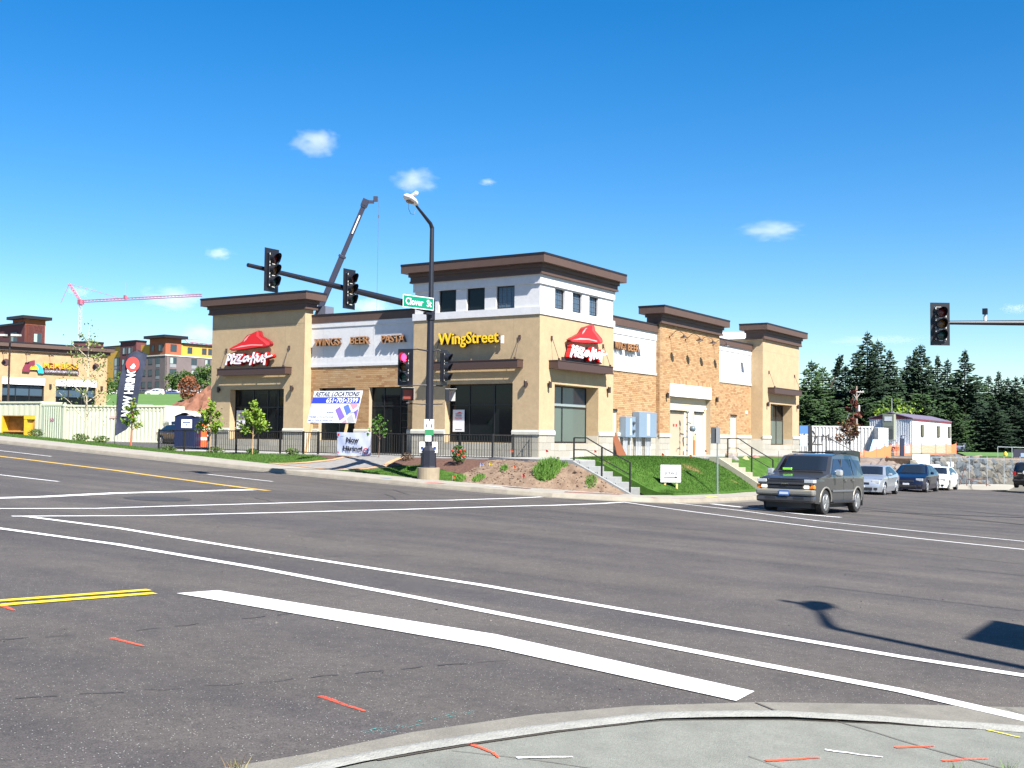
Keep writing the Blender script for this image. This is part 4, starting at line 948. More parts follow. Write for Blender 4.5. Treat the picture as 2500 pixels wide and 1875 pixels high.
# posters in the windows
def poster(label, y0, y1, z0, z1, plane):
    t = thing('window_poster', label, 'poster', (plane, y0, z0)); w = y1-y0; h = z1-z0
    mb = MB(); mb.box(plane-.006, plane, y0, y1, z0, z1); mb.build('sheet', mat('poster_white', (.62, .60, .62), .5), t)
    O0 = (plane-.0075, y1, z0)
    mb = MB(); mb.poly(O0, *LF, [(u*w*.66+w*.17, h*(.82+v*.09)) for u, v in hat], .0012); put_text(mb, 'NOW', (plane-.0075, y1-w*.2, z0+h*.55), LF, w*.6, h*.12, .0012, .01); mb.build('red_print', RED, t)
    mb = MB(); 
    for k in range(2): mb.poly(O0, *LF, [(w*.24, h*(.70+k*.05)), (w*.76, h*(.70+k*.05)), (w*.76, h*(.73+k*.05)), (w*.24, h*(.73+k*.05))], .0012)
    mb.poly(O0, *LF, [(w*.22, h*.08), (w*.78, h*.08), (w*.78, h*.11), (w*.22, h*.11)], .0012); mb.build('dark_print', mat('print_dark', (.06, .05, .07), .6), t)
poster('white hiring poster with red roof emblem in the dark corner tower window', 28.37, 28.98, 1.98, 2.93, XC+.33)
poster('white hiring poster behind the young tree in the left tower window', 41.62, 42.22, 2.02, 2.94, XC+.33)
# ------------------------------------------------------------------ concrete stairs with black railings
def stairs(x0, x1, ytop, ztop, zbot, n, tread, label, cheek_left=True, m=CONC_S):
    t = thing('concrete_stairs', label, 'stairs', (x0, ytop, zbot)); rise = (ztop-zbot)/n
    for i in range(n):
        zt = ztop-rise*(i+1)+ (0 if i < n-1 else 0); y1 = ytop-tread*i; y0 = ytop-tread*(i+1)
        mb = MB(); zt = ztop-rise*i
        mb.box(x0, x1, y0+tread-.001 if False else ytop-tread*(i+1), ytop-tread*i, zbot-.6, ztop-rise*(i+1)+.0) if i < n-1 else None
        if i < n-1: mb.build('step', m, t, bevel=.012)
    mb = MB(); mb.box(x0, x1, ytop, ytop+.45, zbot-.6, ztop+.012); mb.build('landing', m, t, bevel=.012)
    for xa, xb in ((x0-.17, x0-.002),):
        c = MB(); yb = ytop-tread*n-.1
        P = [(xa, ytop+.4, ztop+.03), (xa, ytop-.02, ztop+.03), (xa, yb, zbot+.03), (xa, yb, zbot-.4), (xa, ytop+.4, ztop-.5)]
        c.add(P+[(xb, b, d) for a, b, d in P], [(0,1,2,3,4), (9,8,7,6,5)]+[(i, (i+1) % 5, (i+1) % 5+5, i+5) for i in range(5)]); c.build('cheek_wall', m, t)
    return t
def railing(x, pts, label, mid=.5):
    """pts: (y, zbase, ztop) posts; handrail follows the tops"""
    t = thing('handrail', label, 'railing', (x, pts[0][0], pts[0][1])); r = .024
    for y, zb, zt in [pts[0]]+pts[2:]:
        mb = MB(); mb.box(x-r, x+r, y-r, y+r, zb-.02, zt); mb.build('post', BLACKR, t)
    mb = MB(); mb.tube([(x, p[0], p[2]) for p in pts], r, 6); mb.build('top_rail', BLACKR, t)
    mb = MB(); mb.tube([(x, p[0]+(.04 if i == 1 else 0), p[2]-mid*(1 if i < 2 else 1)) for i, p in enumerate(pts)], r*.75, 6); mb.build('mid_rail', BLACKR, t)
    return t
stairs(35.42, 37.0, 20.13, .915, -.16, 6, .365, 'left flight of grey concrete steps between the bare dirt bank and the lawn')
railing(35.52, [(20.2, .92, 1.765), (19.68, .92, 1.765), (19.07, .44, 1.45), (17.96, -.15, .93)], 'black handrail on the left flight of steps beside the bare dirt', mid=.42)
stairs(45.9, 47.3, 18.95, .965, -.20, 6, .32, 'cream concrete steps behind the grey SUV at the right end of the lawn', m=mat('concrete_cream', (.31, .29, .22), .85, var=.1, vs=4, bump=.2))
railing(47.2, [(19.1, .96, 1.83), (18.6, .96, 1.83), (18.0, .40, 1.45), (17.05, -.15, .93)], 'black handrail on the right flight of steps near the grey SUV', mid=.42)
struct(sheet('terrace', [(45.75, 19.38), (47.4, 19.38), (47.4, 22.66), (45.75, 22.66)], lambda x, y: .968, CONC_W, 1.0, thick=.2))
# ------------------------------------------------------------------ black patio fence
FX = 37.0
def fz(y): return .885 + .03*sm(26, 44, y)*3 if y > 26 else .885
def fence(label):
    t = thing('patio_fence', label, 'fence', (FX, 24.7, .9))
    pm = MB(); pm.box(-.03, .03, -.03, .03, -.1, 1.0); post = pm.build('post', BLACKR, t, world=False)
    bm_ = MB(); bm_.box(-.008, .008, -.008, .008, .07, .93); bal = bm_.build('baluster', BLACKR, t, world=False)
    def put(src, x, y):
        o = bpy.data.objects.new(src.name.split('.')[0], src.data); C.objects.link(o); o.parent = t; o.location = Vector((x, y, fz(y))) - t.location; return o
    ys = [24.69, 26.25, 29.1, 31.15, 33.76, 34.62, 36.0, 37.35, 38.75, 40.08, 42.2, 44.0]
    for y in ys: put(post, FX, y)
    put(post, 38.49, 24.69)
    y = 24.69+.125
    while y < 44.0:
        if min(abs(y-q) for q in ys) > .05: put(bal, FX, y)
        y += .125
    x = FX+.125
    while x < 39.9:
        if abs(x-38.49) > .05: put(bal, x, 24.69)
        x += .125
    for z, r in ((.95, .022), (.08, .018)):
        for p, q in zip(ys, ys[1:]):
            mb = MB(); mb.tube([(FX, p, fz(p)+z), (FX, q, fz(q)+z)], r, 4); mb.build('rail', BLACKR, t)
        mb = MB(); mb.tube([(FX, 24.69, fz(24.7)+z), (39.9, 24.69, fz(24.7)+z)], r, 4); mb.build('rail', BLACKR, t)
    bpy.data.objects.remove(post); bpy.data.objects.remove(bal)
fence('long black metal fence with thin upright bars round the restaurant patio')
# ------------------------------------------------------------------ traffic signals
POLE = mat('pole_black', (.010, .011, .019), .5)
HOUS = mat('signal_black', (.008, .009, .014), .45)
LENS = {'r': mat('lens_red_off', (.10, .008, .008), .25), 'a': mat('lens_amber_off', (.13, .055, .01), .25), 'g': mat('lens_green_off', (.008, .05, .035), .25),
        'R': mat('lens_red_lit', (.9, .02, .06), .3, emit=(1, .03, .10), estr=3.2)}
GLINT = mat('glint_pale', (.50, .50, .45), .5)  # pale colour for glints painted on the signal housings
def signal_head(parent, c, N, lens='rag', plate=True, s=1.0):
    """c: centre, N: facing direction in plan"""
    N = Vector((N[0], N[1], 0)).normalized(); V = Vector((0,0,1)); U = V.cross(N); c = Vector(c)   # U = viewer's right
    mb = MB(); mb.obox(c-U*.17*s-V*.53*s-N*.11*s, U, V, N, .34*s, 1.06*s, .17*s); o = mb.build('signal_head', HOUS, parent, bevel=.02)
    if plate:
        p = MB(); b = .13*s
        for a0, a1, z0, z1 in ((-.17-.13, -.175, -.66, .66), (.175, .30, -.66, .66), (-.175, .175, -.66, -.535), (-.175, .175, .535, .66)):
            p.obox(c+U*a0*s+V*z0*s-N*.03, U, V, N, (a1-a0)*s, (z1-z0)*s, .012)
        sub(o, p, 'back_plate', HOUS)
    for i, L in enumerate(lens):
        cc = c+V*(.35-.35*i)*s
        l = MB(); l.lathe(cc+N*.062*s, [(.142*s, 0), (.13*s, .02), (.08*s, .038), (.0001, .045)], 20, (U, V, N)); sub(o, l, 'lens', LENS[L], True)
        h = MB(); n = 14; vs = []; r1, r0 = .158*s, .150*s
        for k in range(n+1):
            a = math.radians(-50+280*k/n); d = U*math.cos(a)+V*math.sin(a); ln = .26*s*(.55+.45*max(0, math.sin(a)))
            vs += [cc+d*r1+N*.06*s, cc+d*r1+N*(.06*s+ln), cc+d*r0+N*.06*s, cc+d*r0+N*(.06*s+ln)]
        fs = []
        for k in range(n): a = 4*k; fs += [(a, a+1, a+5, a+4), (a+2, a+6, a+7, a+3), (a+1, a+3, a+7, a+5)]
        h.add(vs, fs); sub(o, h, 'visor', HOUS)
        rr = MB(); 
        for sx in (-1, 1): rr.obox(cc+U*(sx*.158-.012)*s-V*.15*s+N*.061*s, U, V, N, .024*s, .06*s, .004); rr.obox(cc+U*(sx*.158-.012)*s+V*.10*s+N*.061*s, U, V, N, .024*s, .06*s, .004)
        rr.obox(cc-U*.06*s-V*.178*s+N*.061*s, U, V, N, .12*s, .02*s, .004); sub(o, rr, 'housing_glint', GLINT)['kind'] = 'stuff'
    return o
def ped_head(parent, c, N, lit=(.20, .035, .02)):
    N = Vector((N[0], N[1], 0)).normalized(); V = Vector((0,0,1)); U = V.cross(N); c = Vector(c); mb = MB(); mb.obox(c-U*.22-V*.22-N*.10, U, V, N, .44, .44, .16); o = mb.build('walk_signal', HOUS, parent, bevel=.015)
    f = MB(); f.obox(c-U*.17-V*.17+N*.062, U, V, N, .34, .34, .01); sub(o, f, 'face', mat('walk_face', lit, .5)); h = MB(); h.obox(c-U*.23+V*.225-N*.1, U, V, N, .46, .015, .42); h.obox(c+U*.215-V*.2-N*.1, U, V, N, .015, .42, .38); sub(o, h, 'hood', mat('hood_grey', (.35, .35, .34), .5)); return o
def pole(label, base, zb, D, arm_len, arm_dir, heads, lamp_dir, lamp=True, H=9.45):
    """mast-arm pole; D: street direction of arm"""
    x, y = base; t = thing('traffic_signal_pole', label, 'signal pole', (x, y, zb)); A = Vector((*arm_dir, 0)).normalized()
    mb = MB(); mb.lathe((x, y, 0), [(.40, zb-.5), (.42, zb-.04), (.42, zb)], 24); mb.build('footing', mat('footing', (.27, .22, .15), .85, var=.1, vs=4), t)
    mb = MB(); mb.lathe((x, y, 0), [(.31, zb+.005), (.29, zb+.06), (.275, zb+.62), (.24, zb+.70), (.15, zb+.80), (.14, zb+.84)], 8); mb.build('base_cover', POLE, t)
    mb = MB(); mb.tube([(x, y, zb+.8), (x, y, 5.9), (x, y, 6.6)], [.150, .125, .122], 12); mb.tube([(x, y, 6.61), (x, y, H)], [.095, .078], 12); mb.box(x-.15, x+.15, y-.15, y+.15, 6.1, 6.75) if False else None; mb.build('pole', POLE, t, smooth=False)
    mb = MB(); mb.lathe((x, y, 0), [(.125, 6.0), (.16, 6.02), (.16, 6.78), (.10, 6.80)], 12); mb.build('arm_clamp', POLE, t)
    if arm_len:
        P0 = Vector((x, y, 6.40)); pts = [P0+A*k/6*arm_len+Vector((0,0,.42*(k/6)**.9)) for k in range(7)]
        mb = MB(); mb.tube(pts, [lerp(.135, .062, k/6) for k in range(7)], 10); mb.build('mast_arm', POLE, t)
    if lamp:
        L = Vector((*lamp_dir, 0)).normalized(); p = Vector((x, y, H)); e = p+L*.95+Vector((0,0,.62))
        mb = MB(); mb.tube([p-Vector((0,0,.03)), p+L*.10+Vector((0,0,.12)), e], [.078, .07, .045], 10); mb.build('lamp_arm', POLE, t)
        lm = MB(); Wd = Vector((-L.y, L.x, 0)); tl = (L*.93+Vector((0,0,.28))).normalized(); up = tl.cross(Wd).normalized(); up = up if up.z > 0 else -up
        n = 12; rings = []; prof = [(-.02, .06, .07), (.10, .12, .11), (.28, .19, .15), (.48, .20, .15), (.66, .15, .11), (.76, .04, .04)]
        for d, w, hh in prof: rings.append([e+tl*d+Wd*w*math.cos(2*math.pi*k/n)+up*(hh*math.sin(2*math.pi*k/n)*(1 if math.sin(2*math.pi*k/n) > 0 else .55)+.05) for k in range(n)])
        lm.add([q for r_ in rings for q in r_], [(i*n+k, i*n+(k+1) % n, (i+1)*n+(k+1) % n, (i+1)*n+k) for i in range(len(rings)-1) for k in range(n)]+[tuple(range(n)), tuple((len(rings)-1)*n+k for k in range(n))])
        lo = lm.build('lamp_head', mat('lamp_white', (.72, .72, .72), .35), t, smooth=True)
        gl = MB(); gl.lathe(e+tl*.40-up*.045, [(.001, -.02), (.10, -.015), (.15, .0), (.15, .02)], 14, (tl, Wd, up)); sub(lo, gl, 'lamp_glass', mat('lamp_glass', (.18, .13, .11), .2), True)
        cm = MB(); q = e+tl*.34+up*.24; cd = (Wd*-.85-tl*.35-up*.12).normalized() if True else Wd; cs = cd.cross(up).normalized(); cu = cs.cross(cd)
        cm.obox(q-cd*.30-cs*.06-cu*.06, cd, cu, cs, .48, .12, .12); co = cm.build('video_camera', MATS['lamp_white'], t, bevel=.015)
        c2 = MB(); c2.obox(q+cd*.18-cs*.045-cu*.045, cd, cu, cs, .09, .09, .09); sub(co, c2, 'camera_lens', HOUS); c3 = MB(); c3.tube([q-cu*.05, e+tl*.2+up*.12], .02, 6); c3.tube([q+cd*.1-cu*.1, q+cd*.1-cu*.2], .03, 6); sub(co, c3, 'camera_bracket', HOUS)
        w = MB(); w.tube([e+tl*.45-up*.10, e+tl*.40-up*.30, e+tl*.22-up*.42, e+tl*.05-up*.36, e+tl*.0-up*.10], .008, 5); w.build('drip_loop', HOUS, t)
    for h in heads: signal_head(t, *h)
    return t
PX, PY = 33.42, 25.1
tp = pole('tall black signal pole with mast arm, lit red signal and street lamp', (PX, PY), .62, None, 9.15, (-1, 0),
     [((25.0, 25.1-.28, 6.74), (0, -1), 'rag'), ((28.58, 25.1-.28, 6.58), (0, -1), 'rag'), ((32.62, 25.62, 4.26), (-1, -.22), 'Rag'), ((33.72, 24.66, 4.28), (.25, -1), 'rag')], (-1, 0))
mb = MB(); mb.tube([(33.4, 25.1, 4.87), (32.9, 25.3, 4.92), (32.66, 25.62, 4.88)], .03, 6); mb.tube([(33.4, 25.1, 4.87), (33.6, 24.85, 4.92), (33.72, 24.74, 4.86)], .03, 6)
mb.tube([(33.4, 25.1, 3.62), (32.66, 25.58, 3.6)], .028, 6); mb.tube([(33.4, 25.1, 3.62), (33.72, 24.72, 3.6)], .028, 6); mb.tube([(33.4, 25.1, 2.92), (32.66, 25.58, 2.95)], .028, 6); mb.tube([(33.4, 25.1, 2.92), (33.72, 24.72, 2.95)], .028, 6); mb.build('signal_bracket', POLE, tp)
ped_head(tp, (32.72, 25.55, 3.27), (-1, -.75)); ped_head(tp, (33.9, 24.62, 3.27), (.75, -1), (.02, .02, .02))
N_ = Vector((-.86, -.5, 0)).normalized(); U_ = Vector((0,0,1)).cross(N_)
def plate(mb, cx, z0, z1, w, d=.0): o_ = Vector((PX, PY, 0))+N_*(.155+d)+U_*(cx-w/2)+Vector((0,0,z0)); mb.obox(o_, U_, (0,0,1), N_, w, z1-z0, .01)
mb = MB(); plate(mb, .02, 2.0, 2.38, .36); mb.build('crossing_sign', mat('sign_white', (.62, .63, .62), .5), tp)
mb = MB(); plate(mb, .04, 2.32, 2.40, .05, .011); plate(mb, -.08, 2.08, 2.2, .04, .011); plate(mb, .12, 2.08, 2.2, .04, .011); mb.build('sign_print', MATS['print_dark'], tp)
mb = MB(); plate(mb, .03, 1.80, 1.99, .32); mb.build('green_sticker', mat('sticker_green', (.03, .20, .08), .5), tp)
mb = MB(); plate(mb, .0, 1.57, 1.79, .22); mb.build('small_sign', MATS['sign_white'], tp)
for cx in (-.22, .24):
    mb = MB(); plate(mb, cx, 1.16, 1.56, .20, -.04); b_ = mb.build('push_button_plate', MATS['sign_white'], tp)
    m2 = MB(); plate(m2, cx, 1.28, 1.38, .09, -.028); plate(m2, cx, 1.19, 1.23, .05, -.028); sub(b_, m2, 'button_print', mat('print_blue', (.02, .04, .16), .5))
# street name sign on the arm
GS = mat('sign_green', (.0, .20, .11), .45)
t = thing('street_sign', 'green street name sign reading Clover St on the mast arm', 'street sign', (32.4, 24.9, 6.3))
sg = math.sin; a_ = Vector((1, 0, .03)).normalized(); Nn = Vector((0, -1, 0)); z0 = 6.29
mb = MB(); mb.obox((31.48, 24.88, z0), a_, (0,0,1), Nn, 1.80, .46, .012); mb.build('sign_border', mat('sign_border_white', (.75, .78, .76), .45), t)
mb = MB(); mb.obox(Vector((31.48, 24.868, z0))+a_*.03+Vector((0,0,.03)), a_, (0,0,1), Nn, 1.74, .40, .004); mb.build('sign_panel', GS, t)
mb = MB(); put_text(mb, 'Clover  St', Vector((31.48, 24.862, z0))+a_*.14+Vector((0,0,.11)), (a_, (0,0,1), Nn), 1.52, .25, .003, .012); mb.build('sign_lettering', mat('sign_text_white', (.80, .84, .82), .4), t)
mb = MB(); mb.box(32.9, 33.3, 24.9, 25.05, 6.18, 6.26); mb.build('sign_bracket', POLE, t)
# signal across the street at the right, arm reaching in from outside the frame
A2 = Vector((.54, -.84, 0))
t = thing('traffic_signal_pole', 'black mast arm with a three-lens signal reaching in from the right edge of the photo', 'signal pole', (41.3, .2, -.7))
bx_, by_ = 41.3, .2; P1 = Vector((36.6, 7.85, 5.44)); P0 = Vector((bx_, by_, 5.50))
mb = MB(); mb.tube([P0, (P0+P1)/2, P1], [.15, .105, .06], 10); mb.build('mast_arm', POLE, t)
mb = MB(); mb.lathe((bx_, by_, 0), [(.3, -1), (.28, -.2), (.15, .0), (.14, 6.2), (.09, 6.3), (.08, 9.5)], 12); mb.build('pole', POLE, t)
signal_head(t, (36.5, 7.85, 5.39), (-.80, -.52), 'rag')
d_ = (P0-P1).normalized(); q = P1+d_*1.35
mb = MB(); mb.tube([q, q+Vector((0,0,.22))], .05, 6); mb.build('camera_mount', mat('mount_pale', (.5, .52, .54), .4), t)
mb = MB(); mb.box(q.x-.07, q.x+.07, q.y-.07, q.y+.07, q.z+.26, q.z+.44); mb.tube([q+Vector((0,0,.2)), q+Vector((0,0,.3))], .02, 6); mb.build('video_camera', HOUS, t)
# same kind of pole at the near corner, outside the frame: only its shadow reaches the picture
NX, NY = 7.95, -4.75
tn = pole('signal pole at the near corner outside the frame, casting the foreground shadow', (NX, NY), .05, None, 9.0, (1, 0),
     [((14.6, NY+.28, 6.7), (0, 1), 'rag'), ((8.7, NY-.5, 4.2), (1, .2), 'rag')], (1, 0))
mb = MB(); mb.box(9.0, 10.7, NY+.3, NY+.34, 6.95, 7.7); mb.build('sign_panel', GS, tn)
# ------------------------------------------------------------------ signs in the ground
def board(name, label, cat, TL, TR, BL, legs, thick, m):
    pass
t = thing('real_estate_sign', 'leaning white and blue retail locations board on wooden posts in front of the brick wall', 'sign', (37.8, 33.9, .92))
TLp, TRp, BLp = Vector((38.36, 35.32, 3.735)), Vector((38.36, 32.50, 3.72)), Vector((37.92, 35.27, 2.315))
U_b = (TRp-TLp).normalized(); V_b = (TLp-BLp).normalized(); V_b = (V_b-U_b*V_b.dot(U_b)).normalized(); N_b = U_b.cross(V_b).normalized()
if N_b.x > 0: N_b = -N_b
Wb, Hb = (TRp-TLp).length, (TLp-BLp).length; FR = (U_b, V_b, N_b)
mb = MB(); mb.obox(BLp, U_b, V_b, N_b, Wb, Hb, .02); mb.build('board', mat('board_white', (.62, .64, .70), .5), t)
def bp(u, v, d=.021): return BLp+U_b*u*Wb+V_b*v*Hb+N_b*d
mb = MB(); mb.obox(bp(.0, .60), U_b, V_b, N_b, Wb*.985, Hb*.20, .002); mb.build('blue_band', mat('band_blue', (.03, .05, .40), .5), t)
mb = MB(); put_text(mb, 'RETAIL LOCATIONS', bp(.04, .82), FR, Wb*.91, Hb*.15, .002, .03, .25); mb.build('black_lettering', mat('ink_black', (.015, .012, .02), .5), t)
mb = MB(); put_text(mb, '651•705•3399', bp(.30, .62, .024), FR, Wb*.65, Hb*.155, .002, .018); mb.build('white_lettering', WHITE, t)
mb = MB(); put_text(mb, 'blue|stone', bp(.01, .40), FR, Wb*.52, Hb*.17, .0015); mb.build('pale_lettering', mat('ink_pale', (.38, .40, .46), .5), t)
mb = MB(); put_text(mb, 'PRIME LOCATIONS', bp(.02, .145), FR, Wb*.50, Hb*.055, .0015, .006); put_text(mb, 'MULTIPLE SPACES', bp(.02, .04), FR, Wb*.50, Hb*.055, .0015, .006); put_text(mb, 'www.               .com', bp(.36, .29, .0245), FR, Wb*.60, Hb*.05, .0015, .004); mb.build('small_lettering', mat('ink_blue', (.03, .04, .14), .5), t)
def diamonds(cols):
    for nm, col, P_ in cols:
        mb = MB(); mb.poly(bp(0, 0), U_b, V_b, N_b, [(a*Wb, b*Hb) for a, b in P_], .0018); o = mb.build('diamond', mat(nm, col, .5), t)
diamonds([('d_purple', (.20, .12, .42), [(.53,.40),(.61,.50),(.76,.18),(.67,.06)]), ('d_blue', (.09, .15, .50), [(.68,.50),(.77,.58),(.86,.36),(.79,.22)]), ('d_pink', (.55, .25, .30), [(.80,.59),(.96,.59),(.97,.52),(.89,.40)]),
    ('d_blue', (.09, .15, .50), [(1.0,.58),(1.0,.44),(.985,.50)]), ('d_purple', (.20, .12, .42), [(.92,.34),(1.0,.44),(1.0,.10),(.985,.12)]), ('d_grey', (.38, .38, .38), [(.80,.14),(.89,.28),(.985,.02),(.85,.005)]), ('d_pink', (.55, .25, .30), [(.72,.01),(.79,.10),(.83,.01)])])
WOOD = mat('raw_timber', (.55, .36, .17), .8, var=.12, vs=8, stretch=(4, 4, .5))
for u in (.07, .80):
    p = bp(u, .0, -.012); q = bp(u, .9, -.012); mb = MB(); dn = Vector((p.x-.30, p.y+.10, .92)); w = U_b*.12
    vs = [q, q+w, q+w-N_b*.05, q-N_b*.05, p, p+w, p+w-N_b*.05, p-N_b*.05, dn, dn+w, dn+w-N_b*.05, dn-N_b*.05]
    mb.add(vs, [(0,1,2,3), (11,10,9,8)]+[(a+k, a+(k+1) % 4, a+4+(k+1) % 4, a+4+k) for a in (0, 4) for k in range(4)]); mb.build('post', WOOD, t)
# cloth banner tied to the fence
t = thing('fence_banner', 'white cloth banner reading Now Hiring! tied low on the black fence', 'banner', (FX-.05, 31.2, .9))
nx_, nz_ = 20, 12; y0_, y1_ = 32.65, 30.75; vs = []; bz, tz = .93, 1.90
for j in range(nz_+1):
    for i in range(nx_+1):
        u, v = i/nx_, j/nz_; sag = .008*math.sin(u*9)*(1-v)+.02*math.sin(u*math.pi)*math.sin(v*math.pi)
        vs.append((FX-.06-sag-.006*math.sin(u*17+v*6), lerp(y0_, y1_, u)+.04*(1-v)*(u-.5)-.03*math.sin(v*3.1)*(1 if u < .1 else -1 if u > .9 else 0)*.6, lerp(bz, tz, v)-.045*(1-v)*u-.02*math.sin(u*math.pi)*v))
def bsurf(u, v, d=.03):
    i = min(nx_-1, max(0, int(u*nx_))); j = min(nz_-1, max(0, int(v*nz_))); fu, fv = u*nx_-i, v*nz_-j; W_ = nx_+1
    a, b, c, e = [Vector(vs[k]) for k in (j*W_+i, j*W_+i+1, (j+1)*W_+i, (j+1)*W_+i+1)]; return a*(1-fu)*(1-fv)+b*fu*(1-fv)+c*(1-fu)*fv+e*fu*fv+Vector((-d, 0, 0))
fs = [(j*(nx_+1)+i, j*(nx_+1)+i+1, (j+1)*(nx_+1)+i+1, (j+1)*(nx_+1)+i) for j in range(nz_) for i in range(nx_)]
o = mobj('cloth', vs, fs, mat('banner_cloth', (.62, .64, .72), .8, col2=(.42, .48, .68), vs=.9), t, smooth=True)
def cloth_text(s, u0, v0, w, h, m, name, bold=.035):
    v, f = text_geo(s, 1, 1, .0, bold); mobj(name, [bsurf(u0+p[0]*w, v0+p[1]*h) for p in v], f, m, t)
cloth_text('Now', .30, .56, .37, .24, MATS['ink_black'], 'black_lettering'); cloth_text('Hiring!', .20, .14, .58, .28, MATS['ink_black'], 'black_lettering')
mb = MB()
for k in range(14):
    a0, a1 = 2*math.pi*k/14, 2*math.pi*(k+1)/14
    mb.quad(bsurf(.87+.075*math.cos(a0), .22+.13*math.sin(a0)), bsurf(.87+.075*math.cos(a1), .22+.13*math.sin(a1)), bsurf(.87+.05*math.cos(a1), .22+.085*math.sin(a1)), bsurf(.87+.05*math.cos(a0), .22+.085*math.sin(a0)))
mb.quad(bsurf(.93,.12), bsurf(.97,.08), bsurf(.99,.01), bsurf(.95,.03)); mb.quad(bsurf(.03,.93), bsurf(.09,.95), bsurf(.08,.84), bsurf(.03,.83)); mb.quad(bsurf(.03,.16), bsurf(.07,.15), bsurf(.07,.07), bsurf(.03,.07)); mb.build('red_print', RED, t)
mb = MB(); mb.quad(bsurf(.13,.90), bsurf(.20,.88), bsurf(.34,.95), bsurf(.25,.91)); mb.quad(bsurf(.86,.90), bsurf(.90,.92), bsurf(.97,.88), bsurf(.92,.93)); mb.build('grey_print', MATS['ink_pale'], t)
# entrance sign on the lawn
def entrance_sign(label, p0, U, w, h, zb, zt, legw, arrow, gz):
    U = Vector(U).normalized(); V = Vector((0,0,1)); N = U.cross(V); p0 = Vector(p0); t = thing('entrance_sign', label, 'sign', (p0.x, p0.y, gz))
    mb = MB(); mb.obox(Vector((p0.x, p0.y, zb)), U, V, N, w, zt-zb, .03); mb.build('board', mat('sign_board_white', (.72, .72, .70), .5), t); hh = zt-zb
    b = lambda u, v: Vector((p0.x, p0.y, zb))+U*u*w+V*v*hh+N*.031
    mb = MB(); put_text(mb, 'ENTRANCE', b(.19, .42 if arrow else .30), (U, V, N), w*.62, hh*.20, .002, .02)
    if arrow: mb.obox(b(.13, .26), U, V, N, w*.60, hh*.05, .002); mb.poly(b(0, 0), U, V, N, [(w*.72, hh*.21), (w*.86, hh*.285), (w*.72, hh*.36)], .002)
    mb.build('lettering', mat('ink_slate', (.02, .025, .05), .5), t)
    mb = MB(); mb.obox(b(.3, .80), U, V, N, w*.4, hh*.03, .002); mb.obox(b(.28, .10), U, V, N, w*.42, hh*.02, .002); mb.build('small_print', mat('ink_faint', (.40, .32, .34), .5), t)
    for u in (.18, .76):
        mb = MB(); q = Vector((p0.x, p0.y, gz-.1))+U*u*w-N*.04; mb.obox(q, U, V, N, .07, zb+hh*.5-gz, .035); mb.build('leg', mat('stake_yellow', (.62, .44, .16), .8), t)
entrance_sign('white entrance sign with a black arrow on two stakes in the lawn', (37.95, 17.95, 0), (.52, -.80, 0), .74, .6, .19, .82, .07, True, -.06)
# street sign seen from its edge/back on a thin steel post
t = thing('sign_post', 'thin galvanised post with the dark back of a sign, standing on the lawn edge', 'sign post', (40.65, 16.95, -.2))
mb = MB(); mb.tube([(40.75, 16.9, -.3), (40.72, 16.9, 2.3)], .032, 6); mb.build('post', mat('galvanised', (.30, .33, .36), .45, metal=.5), t)
mb = MB(); mb.obox((40.62, 17.12, 1.62), Vector((.45, -.89, 0)), (0,0,1), Vector((-.89, -.45, 0)), .30, .60, .012); mb.obox((40.72, 16.97, 1.62), Vector((.8, -.6, 0)), (0,0,1), Vector((-.6, -.8, 0)), .05, .62, .06) if False else None; mb.build('sign_back', mat('sign_back', (.05, .055, .06), .5), t)
mb = MB(); mb.obox((40.66, 16.93, 1.62), Vector((.6, -.8, 0)), (0,0,1), Vector((-.8, -.6, 0)), .16, .60, .012); mb.build('sign_side', mat('sign_side_grey', (.22, .23, .24), .4, metal=.3), t)
# small marker flags stuck in the dirt and grass
def flag(label, x, y, zf, m, h=.32, lean=.05):
    z = zf(x, y); t = thing('marker_flag', label, 'flag', (x, y, z)); mb = MB(); mb.tube([(x, y, z-.05), (x+lean, y+lean*.5, z+h)], .003, 4); mb.build('wire', mat('wire', (.3, .3, .3), .5, 1), t)
    mb = MB(); P = [(x+lean, y+lean*.5, z+h), (x+lean-.02, y+lean*.5-.09, z+h-.01), (x+lean+.01, y+lean*.5-.13, z+h-.10), (x+lean, y+lean*.5-.01, z+h-.11)]; mb.add(P+[(a+.004, b, c) for a, b, c in P], [(0,1,2,3), (7,6,5,4), (0,4,5,1), (2,6,7,3), (1,5,6,2), (3,7,4,0)]); mb.build('flag', m, t)
ORF = mat('flag_orange', (.85, .14, .04), .6); REF = mat('flag_red', (.60, .03, .02), .6); BLF = mat('flag_blue', (.25, .35, .75), .6); YLF = mat('flag_yellow', (.80, .60, .03), .6)
tz_ = lambda x, y: .95
flag('orange marker flag in front of the concrete pole footing', 33.75, 24.25, bank_z, ORF, .22); flag('blue and white marker flag on the dark mulch right of the pole', 35.3, 24.1, bank_z, BLF, .16); flag('yellow marker flag right next to the blue one', 35.4, 23.75, bank_z, YLF, .16)
flag('orange marker flag among weeds in the middle of the dirt bank', 34.7, 22.25, bank_z, ORF, .22); flag('pale red marker flag low on the dirt bank', 34.35, 21.65, bank_z, REF, .14); flag('orange flag by the bottom of the fence corner post', 36.6, 23.6, tz_, ORF, .35)
flag('red flag standing against the stone base at the building corner', 39.7, 23.9, tz_, REF, .33); flag('red flag in front of the stone recess under the big side window', 43.8, 23.9, tz_, REF, .30); flag('orange flag at the top edge of the lawn below the tan door', 50.8, 22.5, lambda x, y: .92, ORF, .12)
